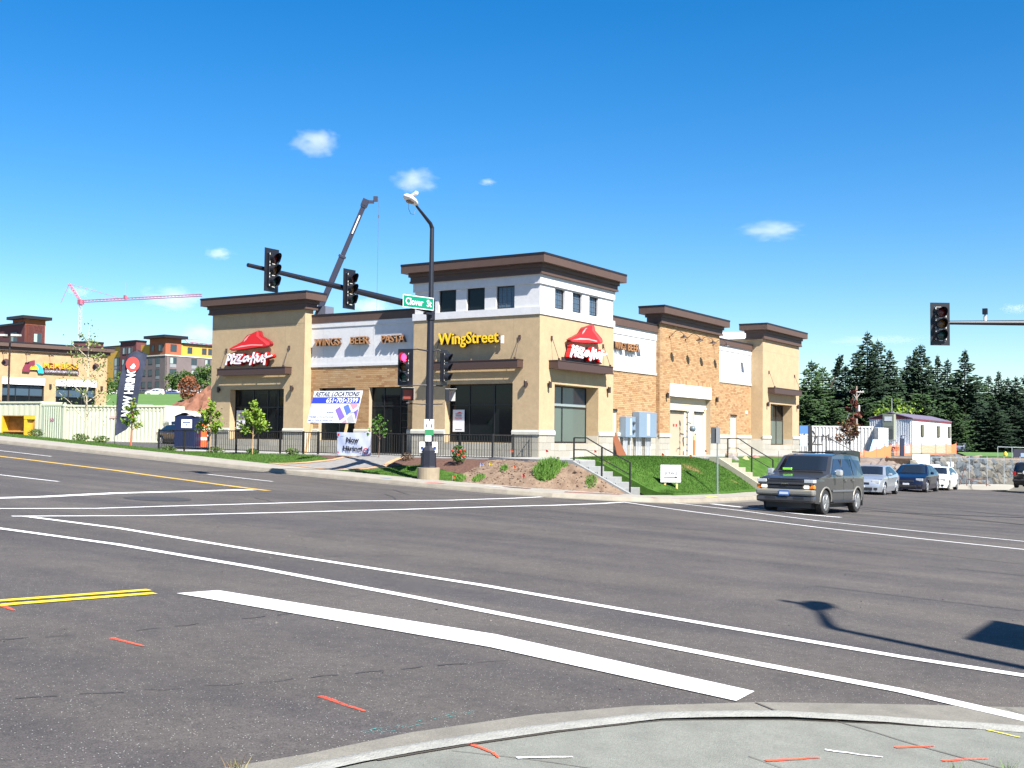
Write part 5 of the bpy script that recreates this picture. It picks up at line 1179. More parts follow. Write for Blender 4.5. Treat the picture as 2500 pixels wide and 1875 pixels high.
flag('orange flag lying on the lawn above the entrance sign', 43.0, 20.3, lawn_z, ORF, .16); flag('red flag by the brick pier near the cream doors', 57.9, 23.5, tz_, REF, .2); flag('red flag beside the orange bollard', 55.9, 23.9, tz_, REF, .28); flag('small red flag flat on the walkway edge near the corner', 38.4, 22.6, lambda x, y: .93, REF, .08)
# utilities along the long front
MET = mat('cabinet_grey', (.20, .27, .35), .45, metal=.2); COND = mat('conduit', (.48, .50, .52), .4, metal=.4)
def cabinet(label, x0, x1, z0, z1, d, discs, pipes):
    t = thing('meter_cabinet', label, 'meter cabinet', ((x0+x1)/2, YM1, FZ)); mb = MB(); mb.box(x0, x1, YM1-d, YM1-.03, z0, z1); mb.build('cabinet_box', MET, t, bevel=.01)
    for x, z in discs: m2 = MB(); m2.lathe((x, YM1-d, z), [(.0001, -.10), (.06, -.10), (.075, -.06), (.08, 0)], 12, 'y'); m2.build('meter', mat('meter_dark', (.05, .06, .07), .2), t)
    for x in pipes: m2 = MB(); m2.tube([(x, YM1-d*.5, z0), (x, YM1-d*.5, FZ)], .032, 6); m2.build('conduit', COND, t)
    m2 = MB(); m2.box(x0+(x1-x0)*.42, x0+(x1-x0)*.60, YM1-d-.012, YM1-d, z0+.08, z1-.08); m2.build('hinge_panel', mat('cab_light', (.34, .38, .40), .5), t)
cabinet('smaller grey meter cabinet with two round meters on the tan brick wall', 47.55, 48.55, 1.84, 2.80, .35, [(48.3, 2.5), (48.3, 2.12)], (47.65, 47.77, 47.89, 48.0, 48.35))
cabinet('larger grey electrical cabinet with many pipes below it on the tan brick wall', 48.85, 50.75, 1.84, 3.05, .40, [], (48.95, 49.1, 49.25, 49.4, 49.95, 50.1, 50.25, 50.4))
t = thing('gas_meter', 'grey gas meter and pipe stack in front of the tan doors', 'gas meter', (54.1, 24.1, FZ)); gx, gy = 54.1, YC-.3; GP = mat('gas_grey', (.13, .17, .20), .45, metal=.3)
mb = MB(); mb.tube([(gx, gy, FZ), (gx, gy, 3.15)], .035, 8); mb.tube([(gx, gy, 1.9), (gx-.35, gy, 1.85), (gx-.45, gy, 1.70)], .02, 6); mb.tube([(gx, gy, 2.65), (gx+.45, gy, 2.6)], .03, 6)
for z in (1.2, 1.5, 1.9, 2.2, 2.55, 2.9): mb.lathe((gx, gy, z), [(.06, -.03), (.07, 0), (.06, .03)], 8)
mb.build('pipe', GP, t); mb = MB(); mb.lathe((gx, gy, 3.18), [(.02, -.08), (.10, -.04), (.10, .04), (.02, .08)], 10); mb.lathe((gx+.45, gy-.1, 2.32), [(.06, -.15), (.14, -.11), (.155, 0), (.14, .11), (.06, .15)], 12, 'y'); mb.build('regulator', GP, t, smooth=True)
t = thing('bollard', 'orange bollard with a pale top beside the gas meter', 'bollard', (54.45, YC-.55, FZ)); mb = MB(); mb.lathe((54.45, YC-.55, FZ), [(.07, 0), (.07, .80)], 10); mb.build('post', mat('bollard_orange', (.75, .16, .06), .5), t); mb = MB(); mb.lathe((54.45, YC-.55, FZ), [(.07, .801), (.07, 1.0), (.03, 1.05)], 10); mb.build('cap', mat('bollard_top', (.7, .5, .2), .5), t)
t = thing('leaning_board', 'rusty brown board leaning on the wall beside the side door', 'board', (47.0, 24.3, FZ)); mb = MB(); P = [(46.62, 24.2, FZ), (47.45, 24.15, FZ), (47.05, 24.55, 2.05), (46.62, 24.55, 2.08)]; mb.add(P+[(a, b+.04, c) for a, b, c in P], [(3,2,1,0), (4,5,6,7), (0,1,5,4), (1,2,6,5), (2,3,7,6), (3,0,4,7)]); mb.build('board', mat('rust_brown', (.17, .055, .02), .8), t)
# boulders by the right steps
BC = [(.30, .24, .18), (.30, .14, .11), (.36, .32, .22), (.22, .20, .19), (.34, .28, .14)]
lab = ['brown boulder nearest the cream steps on the right lawn', 'grey boulder second from the cream steps', 'pink flat boulder behind the handrail', 'olive boulder left of the SUV windscreen', 'reddish boulder half hidden by the SUV', 'dark pointed boulder on the walkway edge behind the SUV', 'sandy boulder at the end of the row behind the SUV']
for i, (x, y, z, r) in enumerate([(47.0, 20.4, .62, .36), (48.1, 20.6, .62, .34), (49.4, 20.3, .62, .40), (51.0, 20.4, .64, .42), (52.4, 20.3, .62, .38), (53.6, 21.5, 1.0, .34), (54.8, 20.7, .62, .44)]):
    mb = MB(); rock(mb, (x, y, z), r, .95); tag(mb.build('boulder', mat('boulder_%s' % 'abcde'[i % 5], BC[i % 5], .9, var=.25, vs=5, bump=.6, bs=12), None, bevel=.03), lab[i], 'boulder', 'boulders beside the right steps')
# roses by the pole
def leafcloud(name, label, cx, cy, z0, r, h, n, ls, m, cat='shrub', flowers=None, stems=5):
    t = thing(name, label, cat, (cx, cy, z0)); rg = np.random.default_rng(int(abs(cx*37+cy*91))); vs = []; fs = []
    for _ in range(n):
        a = rg.uniform(0, 6.28); v = rg.uniform(0, 1); q = r*math.sqrt(rg.uniform(0, 1))*(math.sin(math.pi*(.12+.8*v))**.6); p = Vector((cx+q*math.cos(a), cy+q*math.sin(a), z0+h*v)); _leaf(vs, fs, p, ls*rg.uniform(.6, 1.3), rg)
    mobj('foliage', vs, fs, m, t); mb = MB()
    for k in range(stems): a = rg.uniform(0, 6.28); mb.tube([(cx, cy, z0-.05), (cx+r*.4*math.cos(a), cy+r*.4*math.sin(a), z0+h*.7)], .008, 4)
    mb.build('stem', mat('stem_brown', (.10, .06, .035), .9), t)
    for k in range(flowers or 0):
        a = rg.uniform(0, 6.28); q = rg.uniform(.3, 1)*r; f = MB(); c = (cx+q*math.cos(a)-.05, cy+q*math.sin(a), z0+h*rg.uniform(.35, .9)); f.lathe(c, [(.001, -.04), (.05, -.02), (.06, .02), (.02, .05)], 7); f.build('flower', mat('rose_red', (.70, .03, .02), .6), t)
    return t
def _leaf(vs, fs, p, s, rg):
    d = Vector(rg.normal(0, 1, 3)).normalized(); e = d.cross(Vector(rg.normal(0, 1, 3))).normalized(); b = len(vs)
    vs += [tuple(p-d*s*.5), tuple(p+e*s*.3), tuple(p+d*s*.5), tuple(p-e*s*.3)]; fs.append((b, b+1, b+2, b+3))
LEAFD = island_mat('leaf_dark', [(.03, .08, .015), (.05, .12, .02), (.08, .14, .03)], bump=.01)
LEAFB = island_mat('leaf_bright', [(.14, .24, .02), (.20, .30, .03), (.09, .19, .02), (.26, .33, .05)], bump=.01)
LEAFR = island_mat('leaf_red', [(.14, .035, .03), (.20, .08, .04), (.10, .09, .03), (.09, .025, .025)], bump=.01)
LEAFM = island_mat('leaf_mixed', [(.07, .13, .03), (.10, .18, .04), (.05, .09, .02), (.15, .17, .05)], bump=.01)
leafcloud('rose_bush', 'rose bush with red flowers right of the pole base', 35.6, 25.3, .80, .32, .62, 420, .09, LEAFD, flowers=7)
leafcloud('rose_bush', 'rose bush with one red flower just left of the pole base', 35.0, 26.35, .74, .26, .50, 320, .08, LEAFD, flowers=2)
leafcloud('low_shrub', 'dead brown shrub on the mulch left of the pole', 35.9, 28.0, .78, .30, .32, 260, .07, island_mat('leaf_dead', [(.10, .05, .03), (.06, .04, .02), (.14, .09, .05)], bump=.01))
for lb, x, y, r, h in (('pale leafy perennial at the fence in front of the left tower edge', 36.4, 39.4, .42, .30), ('dark leafy perennial at the fence under the young tree', 36.3, 37.0, .28, .26), ('yellow green perennial at the fence beside the paver path', 36.3, 34.6, .32, .32), ('low perennial at the fence below the portable toilet', 36.4, 42.6, .4, .22)):
    leafcloud('perennial', lb, x, y, strip_z(x, y)-.02, r, h, 300, .09, LEAFM if 'dark' not in lb else LEAFD, cat='plant')
# ------------------------------------------------------------------ young trees
def sapling(label, x, y, z0, H, trunk, crown_r, c0, n, m, name='young_tree', tm=(.22, .12, .07), ls=.13, asym=0, branches=9, seed=1, rtr=.03):
    t = thing(name, label, 'tree', (x, y, z0)); rg = np.random.default_rng(seed); tmn = 'bark_%02d%02d' % (int(tm[0]*100), int(tm[1]*100)); bark = mat(tmn, tm, .9, var=.2, vs=8)
    mb = MB(); mb.tube([(x, y, z0-.1), (x+.02, y, z0+trunk), (x+.04, y+.02, z0+H*.92)], [rtr, rtr*.8, rtr*.2], 7); mb.build('trunk', bark, t)
    bb = MB(); tips = []
    for k in range(branches):
        zz = z0+trunk+(H-trunk)*(k/branches)*.8; a = k*2.4+rg.uniform(-.4, .4); L = crown_r*(1.0-.65*(k/branches))*rg.uniform(.75, 1.1); e = Vector((x+L*math.cos(a), y+L*math.sin(a), zz+L*rg.uniform(.5, 1.0))); mpt = Vector((x, y, zz)).lerp(e, .5)+Vector((0, 0, L*.08)); bb.tube([(x, y, zz), mpt, e], [rtr*.4, rtr*.25, rtr*.1], 4, cap=False); tips += [(mpt, L*.35), (e, L*.4), ((mpt+e)/2, L*.3)]
    bb.build('branches', bark, t); tips.append((Vector((x, y, z0+H*.93)), crown_r*.25)); vs = []; fs = []
    for _ in range(n):
        c, r = tips[rg.integers(len(tips))]; p = c+Vector(rg.normal(0, .5, 3))*r; _leaf(vs, fs, p, ls*rg.uniform(.6, 1.25), rg)
    mobj('crown', vs, fs, m, t); return t
sapling('young bright green tree in front of the left tower window', 36.1, 36.8, .78, 2.5, .85, .72, 0, 1150, LEAFB, ls=.15, seed=3, tm=(.38, .24, .12), rtr=.028)
sapling('young yellow green tree at the left edge of the left tower, before the orange barrel', 36.2, 39.6, .92, 2.35, .75, .70, 0, 1000, LEAFB, ls=.15, seed=5, tm=(.38, .24, .12), rtr=.028)
sapling('small young tree with few leaves behind the banner beside the door', 36.3, 29.8, .80, 1.9, .8, .45, 0, 190, island_mat('leaf_green', [(.06, .16, .02), (.10, .22, .03), (.04, .11, .015)], bump=.01), ls=.13, seed=8, tm=(.16, .09, .06), rtr=.018)
sapling('young pale green tree with an orange trunk at the end of the cream container', 36.9, 45.9, 1.0, 2.5, .85, .50, 0, 560, LEAFB, ls=.15, seed=11, tm=(.42, .10, .05), rtr=.05)
sapling('sparse multi-branched tree standing in front of the cream container and members sign', 39.9, 53.4, 1.25, 6.9, .8, 2.0, 0, 800, island_mat('leaf_sparse', [(.14, .20, .05), (.22, .27, .08), (.07, .12, .04)], bump=.01), ls=.15, seed=21, tm=(.46, .40, .28), branches=18, rtr=.07, name='birch_tree')
sapling('reddish young tree in front of the white corrugated container', 85.3, 24.9, .45, 2.9, 1.0, 1.0, 0, 900, LEAFR, ls=.20, seed=31, tm=(.22, .24, .18), branches=12, rtr=.06)
sapling('rust red narrow tree behind the white container, beside the utility pole', 112.0, 32.3, .9, 6.2, .8, 1.1, 0, 500, island_mat('leaf_rust', [(.16, .04, .025), (.10, .03, .02), (.20, .07, .04)], bump=.01), ls=.42, seed=33, tm=(.12, .07, .05), rtr=.08)
# ------------------------------------------------------------------ feather flag
t = thing('feather_flag', 'tall dark feather flag reading NOW HIRING with a round red emblem', 'flag', (40.2, 50.2, 1.1))
fx, fy = 39.66, 50.62
Ub = Vector((.5413, -.8408, 0)); Vb = Vector((0,0,1)); Nb = Ub.cross(Vb)
def fp(u, v, d=0): return Vector((fx, fy, 0))+Ub*u+Vb*v-Nb*d*-1
rows = [(1.62, .0, .06), (1.95, .0, .60), (2.3, .02, .88), (2.6, .03, .98), (3.3, .05, 1.12), (4.0, .10, 1.22), (4.7, .18, 1.36), (5.3, .30, 1.46), (5.7, .42, 1.52), (5.95, .62, 1.56), (6.12, .92, 1.55), (6.18, 1.1, 1.35)]
vs = []; k = 8
for z, a, b in rows:
    for i in range(k+1): u = lerp(a, b, i/k); vs.append(tuple(fp(u, z+.10*(i/k)*(z > 5.6)*-1, .05*math.sin(u*5+z*1.7))))
fs = [(j*(k+1)+i, j*(k+1)+i+1, (j+1)*(k+1)+i+1, (j+1)*(k+1)+i) for j in range(len(rows)-1) for i in range(k)]
mobj('cloth', vs, fs, mat('flag_navy', (.022, .028, .055), .7, var=.3, vs=3, bump=.3, bs=6), t, smooth=True)
mb = MB(); mb.tube([fp(-.01, 1.0), fp(0, 2.1), fp(.06, 4.0), fp(.28, 5.3), fp(.6, 5.98), fp(1.0, 6.22), fp(1.4, 6.1)], [.022, .02, .018, .014, .012, .01, .008], 6); mb.build('flag_pole', BLACKR, t)
v, f = text_geo('NOW HIRING', 2.55, .50, 0, .035)
mobj('lettering', [fp(.80-p[1]+(p[0]/2.55)*.27, 2.65+p[0], .09) for p in v], f, mat('flag_text', (.75, .76, .80), .6), t)
mb = MB(); mb.poly(fp(.86, 5.42, .09), Ub, Vb, Nb, [(.36*math.cos(a*math.pi/10), .40*math.sin(a*math.pi/10)) for a in range(20)], .004); mb.build('emblem', mat('flag_emblem', (.65, .06, .05), .6), t)
mb = MB(); mb.poly(fp(.72, 5.27, .096), Ub, Vb, Nb, [(u*.30, v*.22) for u, v in hat], .004); mb.obox(fp(.76, 5.2, .096), Ub, Vb, Nb, .2, .06, .004); mb.build('emblem_print', MATS['flag_text'], t)
# ------------------------------------------------------------------ vehicles
TYRE = mat('tyre', (.018, .018, .018), .8); RIM = mat('rim', (.45, .46, .47), .3, metal=.8); CGL = mat('car_glass', (.012, .016, .022), .04, spec=.7)
CGB = mat('car_glass_blue', (.012, .02, .05), .04, spec=.55); HL = mat('headlight', (.55, .58, .60), .12, spec=.8, metal=.3); AMB = mat('indicator_amber', (.75, .20, .02), .3); TRIM = mat('car_trim_dark', (.02, .02, .022), .5)
CHR = mat('chrome', (.65, .65, .66), .15, metal=1.)
def car(name, label, cat, P, x, y, z, rz, paint, group=None, copy_parts=True, s=1.0, detail=True):
    """P: profile dict in car space: x forward, y left, z up, origin on the ground below the rear axle middle point of the wheelbase"""
    t = thing(name, label, cat, (x, y, z), rz, group); t.scale = (s, s, s)
    Wd = P['w']/2; zb = P['belt']; tum = P.get('tumble', .32); L0, L1 = P['top'][0][0], P['top'][-1][0]
    def hw(px, pz):
        e = ((px-(L0+L1)/2)/((L1-L0)/2)); w = Wd*(1-.10*abs(e)**5)
        if pz > zb: w -= tum*(pz-zb)
        if pz < .45: w -= .10*(.45-pz)/.25*.5
        return w
    # closed side profile with wheel arches
    r = P['wr']; ar = r*1.16; bz = P['sill']; bot = []
    for ax in (P['ax'][0], P['ax'][1]):
        bot += [(ax-ar, bz)] + [(ax+ar*math.cos(a), max(bz, r+ar*math.sin(a)-.0)) for a in [math.pi*(1-k/9) for k in range(1, 9)]] + [(ax+ar, bz)]
    prof = [(L0, P['rb'])]+[(bot[0][0]-.001, bz)] if False else []
    pts = P['top'] + [(L1, bz+.03)] + bot[::-1] + [(L0, bz+.06)]
    bm = bmesh.new(); vs_ = [bm.verts.new((p[0], 0, p[1])) for p in pts]; n = len(pts)
    for a, b, c in _tri(pts):
        try: bm.faces.new((vs_[a], vs_[b], vs_[c]))
        except ValueError: pass
    for zc in (.30, .45, .60, .75, zb-.06, zb, zb+.06, zb+.2, zb+.35): bmesh.ops.bisect_plane(bm, geom=bm.verts[:]+bm.edges[:]+bm.faces[:], dist=1e-4, plane_co=(0, 0, zc), plane_no=(0, 0, 1))
    for k in range(1, 12): bmesh.ops.bisect_plane(bm, geom=bm.verts[:]+bm.edges[:]+bm.faces[:], dist=1e-4, plane_co=(lerp(L0, L1, k/12), 0, 0), plane_no=(1, 0, 0))
    side_v = [(v.co.x, v.co.z) for v in bm.verts]; idx = {v: i for i, v in enumerate(bm.verts)}; faces = [[idx[v] for v in f.verts] for f in bm.faces]
    bound = [(idx[e.verts[0]], idx[e.verts[1]]) for e in bm.edges if e.is_boundary]; bm.free(); N = len(side_v); verts = []
    rows = [1.0, .93, .6, 0, -.6, -.93, -1.0]
    for fr in rows:
        for px, pz in side_v:
            w = hw(px, pz); drop = .025*(abs(fr)**4) if pz > .5 else 0
            verts.append((px - (.10*abs(fr)**3*(1 if px > L1-.35 else -1 if px < L0+.3 else 0)), w*fr if abs(fr) < 1 else w*fr, pz-drop))
    fcs = [tuple(f) for f in faces] + [tuple(i+(len(rows)-1)*N for i in f[::-1]) for f in faces]
    for a, b in bound:
        for k in range(len(rows)-1): fcs.append((a+k*N, b+k*N, b+(k+1)*N, a+(k+1)*N))
    body = mobj('body', verts, fcs, paint, t, smooth=True, world=False)
    for p in body.data.polygons: p.use_smooth = True
    body.data.update()
    try:
        body.data.set_sharp_from_angle(angle=R(38))
    except Exception: pass
    # glass
    def sidepane(nm, poly, m=CGL, off=.006):
        for sgn in (1, -1):
            v = [(px, sgn*(hw(px, pz)+off), pz) for px, pz in poly]; v2 = [(a, b-sgn*.02, c) for a, b, c in v]; k = len(v)
            mobj(nm, v+v2, [tuple(range(k)), tuple(range(2*k-1, k-1, -1))]+[(i, (i+1) % k, (i+1) % k+k, i+k) for i in range(k)], m, t, world=False)
    for nm, poly in P['side']: sidepane('side_window', poly, P.get('sglass', CGL))
    for nm, (x0, z0), (x1, z1), ins in P['glass']:
        dx, dz = x1-x0, z1-z0; L = math.hypot(dx, dz); nx, nz2 = -dz/L, dx/L
        if nz2 < 0: nx, nz2 = -nx, -nz2
        a, b = .06, .94; q0 = (x0+dx*a, z0+dz*a); q1 = (x0+dx*b, z0+dz*b); w0 = hw(*q0)*ins; w1 = hw(*q1)*ins; o = .022 if False else .010
        pr = []
        for (qx, qz), w in ((q0, w0), (q1, w1)):
            for fr in (-1, -.6, 0, .6, 1): pr.append((qx+nx*o-0*.10*abs(fr)**3, w*fr, qz+nz2*o-.018*(abs(fr)**4)))
        lo = [(p[0]-nx*.02, p[1], p[2]-nz2*.02) for p in pr]
        mobj(nm, pr+lo, [(i, i+1, i+6, i+5) for i in range(4)]+[(i+10, i+15, i+16, i+11) for i in range(4)]+[(0, 5, 15, 10), (4, 14, 19, 9)], P.get('wglass', CGL), t, smooth=True, world=False)
    # wheels
    for ax in P['ax']:
        for sgn in (1, -1):
            yy = sgn*(Wd-.13); w = MB(); w.lathe((ax, yy, r), [(r*.6, -.11), (r*.94, -.11), (r, -.08), (r, .08), (r*.94, .11), (r*.6, .11)], 22, 'y'); wo = w.build('wheel', TYRE, t, smooth=False, world=False)
            rm = MB(); rm.lathe((ax, yy+sgn*.112, r), [(r*.66, -.008), (r*.68, .0), (r*.66, .008)], 18, 'y'); rm.lathe((ax, yy+sgn*.125, r), [(r*.2, -.01), (r*.2, .01), (.001, .012)], 8, 'y')
            for k in range(6):
                a = k*math.pi/3; d = Vector((math.cos(a), 0, math.sin(a))); e = Vector((-math.sin(a), 0, math.cos(a))); rm.obox(Vector((ax, yy+sgn*.118, r))+d*r*.15-e*r*.09, d, e, (0, sgn, 0), r*.45, r*.18, .014)
            rm.build('rim', RIM, wo, world=False)
            if detail:
                fl = MB(); nn = 12; v = []
                for k in range(nn+1):
                    a = math.pi*(1-k/nn)*.98+.03; 
                    for rr, oo in ((ar*.97, .0), (ar*1.10, .0), (ar*.97, .028), (ar*1.08, .028)):
                        px = ax+rr*math.cos(a); pz = max(bz, r+rr*math.sin(a)); v.append((px, sgn*(hw(px, pz)-.01+oo), pz))
                fs_ = []
                for k in range(nn): b = 4*k; fs_ += [(b+2, b+3, b+7, b+6), (b+1, b+5, b+7, b+3), (b, b+2, b+6, b+4)]
                fl.add(v, fs_); fl.build('wheel_arch_trim', P.get('flare', paint), t, smooth=True, world=False)
    ub = MB(); ub.box(L0+.25, L1-.25, -Wd+.24, Wd-.24, .20, .62); ub.build('underbody', TRIM, t, world=False)
    for nm, m, (x0, x1, y0, y1, z0, z1), mir in P['bits']:
        for sgn in ((1, -1) if mir else (1,)):
            b = MB(); b.box(x0, x1, sgn*y0, sgn*y1, z0, z1); b.build(nm, m, t, world=False, bevel=.06 if nm in ('bumper', 'lower_valance', 'mirror') else .012 if (x1-x0) > .02 else 0)
    return t
SEDAN = dict(w=1.78, wr=.325, sill=.20, belt=.88, ax=(-1.33, 1.33), tumble=.45,
    top=[(-2.25,.45),(-2.27,.62),(-2.22,.90),(-2.10,1.0),(-1.72,1.03),(-1.05,1.36),(-.65,1.425),(-.1,1.435),(.35,1.39),(1.12,.98),(1.5,.92),(2.05,.80),(2.25,.66),(2.30,.50)],
    side=[('front', [(.92,.96),(.30,1.33),(-.02,1.36),(-.02,.94)]), ('rear', [(-.08,.94),(-.08,1.36),(-.6,1.35),(-1.15,1.17),(-1.42,1.0)])],
    glass=[('windscreen', (.35,1.39), (1.12,.98), .86), ('rear_window', (-1.05,1.36), (-1.72,1.03), .86)],
    bits=[('headlight', HL, (2.02,2.20,.46,.80,.63,.76), True), ('grille', TRIM, (2.20,2.285,-.36,.36,.56,.66), False), ('lower_grille', TRIM, (2.24,2.315,-.50,.50,.30,.43), False), ('fog_grille', TRIM, (2.16,2.27,.55,.72,.32,.42), True),
          ('number_plate', mat('plate_pale', (.5,.52,.55), .4), (2.30,2.325,-.16,.16,.42,.52), False), ('mirror', None, (.62,.82,.90,1.08,.94,1.08), True), ('door_handle', CHR, (-.15,-.30,.885,.905,.80,.83), True), ('tail_light', mat('tail_red', (.35,.01,.01), .3), (-2.24,-2.14,.5,.8,.72,.88), True)])
SUV = dict(w=1.92, wr=.385, sill=.34, belt=1.16, ax=(-1.47, 1.47), tumble=.24,
    top=[(-2.45,.62),(-2.50,.75),(-2.47,1.15),(-2.30,1.70),(-2.12,1.86),(-1.2,1.90),(.05,1.90),(.56,1.83),(1.05,1.33),(1.15,1.28),(2.08,1.14),(2.32,1.06),(2.40,.96),(2.42,.62)],
    side=[('front', [(.96,1.25),(.50,1.73),(-.02,1.74),(-.02,1.22)]), ('middle', [(-.12,1.22),(-.12,1.74),(-.92,1.74),(-.92,1.22)]), ('rear', [(-1.06,1.22),(-1.06,1.74),(-2.02,1.70),(-2.22,1.22)])],
    glass=[('windscreen', (.56,1.83), (1.05,1.33), .86), ('rear_window', (-2.30,1.70), (-2.47,1.18), .82)], sglass=CGB, bits=[])
SMALLSUV = dict(SUV, w=1.85, wr=.35, sill=.26, belt=1.05, top=[(-2.2,.5),(-2.25,.75),(-2.22,1.08),(-1.98,1.50),(-1.75,1.64),(-.6,1.68),(.3,1.62),(1.05,1.12),(1.3,1.05),(2.0,.95),(2.2,.80),(2.24,.5)], ax=(-1.33,1.33),
    side=[('front', [(.82,1.14),(.28,1.50),(-.05,1.52),(-.05,1.12)]), ('rear', [(-.12,1.12),(-.12,1.52),(-1.6,1.46),(-1.85,1.14)])], glass=[('windscreen', (.3,1.62), (1.05,1.12), .86), ('rear_window', (-1.98,1.50), (-2.22,1.10), .84)],
    bits=[('tail_light', mat('tail_red', (.35,.01,.01), .3), (-2.26,-2.14,.66,.84,.85,1.08), True), ('number_plate', mat('plate_pale', (.5,.52,.55), .4), (-2.30,-2.24,-.16,.16,.62,.74), False), ('bumper', TRIM, (-2.33,-2.2,-.85,.85,.42,.60), False)])
PICK = dict(SUV, top=[(-2.7,.60),(-2.72,.75),(-2.70,1.22),(-1.0,1.24),(-.98,1.28),(-.75,1.80),(-.4,1.84),(.35,1.82),(1.05,1.28),(1.2,1.22),(2.2,1.14),(2.42,1.0),(2.46,.62)], ax=(-1.7, 1.6),
    side=[('front', [(.9,1.25),(.33,1.68),(-.05,1.70),(-.05,1.22)]), ('rear', [(-.12,1.22),(-.12,1.70),(-.66,1.68),(-.82,1.24)])], glass=[('windscreen', (.35,1.82), (1.05,1.28), .88), ('rear_window', (-.75,1.80), (-.96,1.30), .85)])
def paint(name, col, metal=.0, rough=.28): return mat(name, col, rough, metal, coat=.8)
P_SUV = paint('paint_pewter', (.075, .075, .078), .5, .28); SUV['flare'] = mat('flare_pewter', (.22, .21, .18), .45, metal=.3)
def with_paint(D, p): D = dict(D); D['bits'] = [(n, p if m is None else m, b, k) for n, m, b, k in D['bits']]; return D
PLB = mat('plate_blue', (.06, .14, .36), .4)
SUV['bits'] = [('grille', TRIM, (2.36,2.43,-.56,.56,.985,1.06), False), ('grille', TRIM, (2.36,2.44,-.56,.56,.80,.90), False), ('grille_bar', P_SUV, (2.37,2.46,-.86,.86,.915,.985), False), ('badge', mat('badge_gold', (.55,.42,.18), .25, metal=1.), (2.455,2.475,-.11,.11,.925,.965), False),
    ('hood_guard', TRIM, (2.28,2.40,-.84,.84,1.075,1.105), False), ('headlight', HL, (2.16,2.425,.60,.90,.97,1.075), True), ('indicator', AMB, (2.24,2.425,.76,.91,.80,.90), True), ('running_light', mat('lamp_lit', (.9,.85,.6), .3, emit=(1,.80,.45), estr=1.4), (2.30,2.43,.60,.75,.81,.89), True),
    ('bumper', SUV['flare'], (2.22,2.50,-.93,.93,.58,.77), False), ('lower_valance', P_SUV, (2.18,2.48,-.92,.92,.38,.577), False), ('bumper_slot', TRIM, (2.478,2.486,.28,.62,.47,.54), True), ('number_plate', PLB, (2.50,2.515,-.16,.16,.58,.74), False), ('plate_face', mat('plate_white', (.55,.60,.68), .4), (2.514,2.52,-.14,.14,.62,.69), False), ('wiper', TRIM, (1.06,1.11,-.70,.70,1.335,1.35), False), ('door_seam', TRIM, (-.085,-.07,.945,.962,.44,1.16), True), ('door_seam', TRIM, (-1.02,-1.005,.945,.962,.5,1.16), True),
    ('mirror', mat('mirror_silver', (.55,.55,.53), .25, metal=.6), (.72,.90,1.00,1.24,1.18,1.40), True), ('running_board', TRIM, (-1.0,1.0,.88,1.03,.36,.42), True), ('door_moulding', mat('mould_grey', (.16,.17,.18), .4, metal=.4), (-.98,.98,.985,1.0,.70,.76), True),
    ('door_handle', CHR, (-.10,-.28,.985,1.015,1.04,1.09), True), ('door_handle', CHR, (-.80,-.98,.985,1.015,1.04,1.09), True), ('roof_rail', TRIM, (-1.9,.1,.66,.70,1.915,1.96), True), ('roof_bar', TRIM, (-.5,-.44,-.66,.66,1.93,1.97), False), ('roof_bar', TRIM, (-1.6,-1.54,-.66,.66,1.93,1.97), False), ('cowl', TRIM, (1.04,1.14,-.72,.72,1.29,1.315), False), ('mud_flap', TRIM, (-1.98,-1.95,.72,.96,.22,.52), True), ('pillar', P_SUV, (-.11,-.03,.87,.885,1.22,1.74), True)]
SVO = car('suv', 'grey SUV with lit running lights turning at the intersection, nearest vehicle', 'car', SUV, 37.1, 12.02, -.60, math.pi-R(2.5), P_SUV, s=1.02)
SVO.rotation_euler = (0, R(-1.2), math.pi-R(2.5))
for nm, m, v in (('dashboard_item', mat('hi_vis', (.25, .75, .05), .6), (1.02, .46, 1.30)),):
    b = MB(); b.box(v[0]-.04, v[0]+.04, -.62, -.34, 1.36, 1.43); b.build(nm, m, SVO, world=False)
b = MB(); b.tube([(-1.3, .5, 1.9), (-1.35, .5, 2.02)], .01, 4); b.tube([(1.15, -.75, 1.24), (1.1, -.75, 1.95)], .006, 4); b.build('aerial', TRIM, SVO, world=False)
PICK['bits'] = [('headlight', HL, (2.3,2.46,.55,.88,.92,1.08), True), ('bumper', CHR, (2.3,2.55,-.95,.95,.50,.70), False), ('mirror', TRIM, (.66,.84,.98,1.2,1.2,1.42), True)]
car('pickup_truck', 'dark blue pickup mostly hidden behind the grey SUV', 'pickup truck', PICK, 44.6, 14.15, -.66, math.pi-R(1), paint('paint_navy', (.01, .018, .075), .3), s=.97)
car('sedan', 'silver sedan waiting behind the grey SUV, first of the three queued cars', 'car', with_paint(SEDAN, paint('paint_silver', (.38, .41, .45), .5)), 57.0, 15.5, -.84, math.pi+R(2.5), MATS['paint_silver'], s=1.02)
car('sedan', 'dark navy sedan in the queue between the silver and the white cars', 'car', with_paint(SEDAN, paint('paint_midnight', (.008, .010, .028), .3)), 66.7, 15.75, -1.03, math.pi+R(2), MATS['paint_midnight'], s=1.08)
car('sedan', 'white sedan, last in the queue near the boulder wall', 'car', with_paint(SEDAN, paint('paint_white', (.74, .74, .70), 0, .35)), 74.0, 16.1, -1.17, math.pi+R(2), MATS['paint_white'], s=1.02)
o = car('hatchback', 'black small SUV seen from behind at the right edge of the photo', 'car', SMALLSUV, 79.9, 11.5, -1.05, R(-2), paint('paint_black', (.012, .012, .013), .2), s=.98)
b = MB(); b.box(-2.4, -2.36, -.5, .5, .95, .98); b.lathe((-2.42, .1, 1.02), [(.10, -.03), (.12, 0), (.10, .03)], 10, 'x'); b.build('spare_badge', mat('badge_pale', (.6, .62, .6), .4), o, world=False)
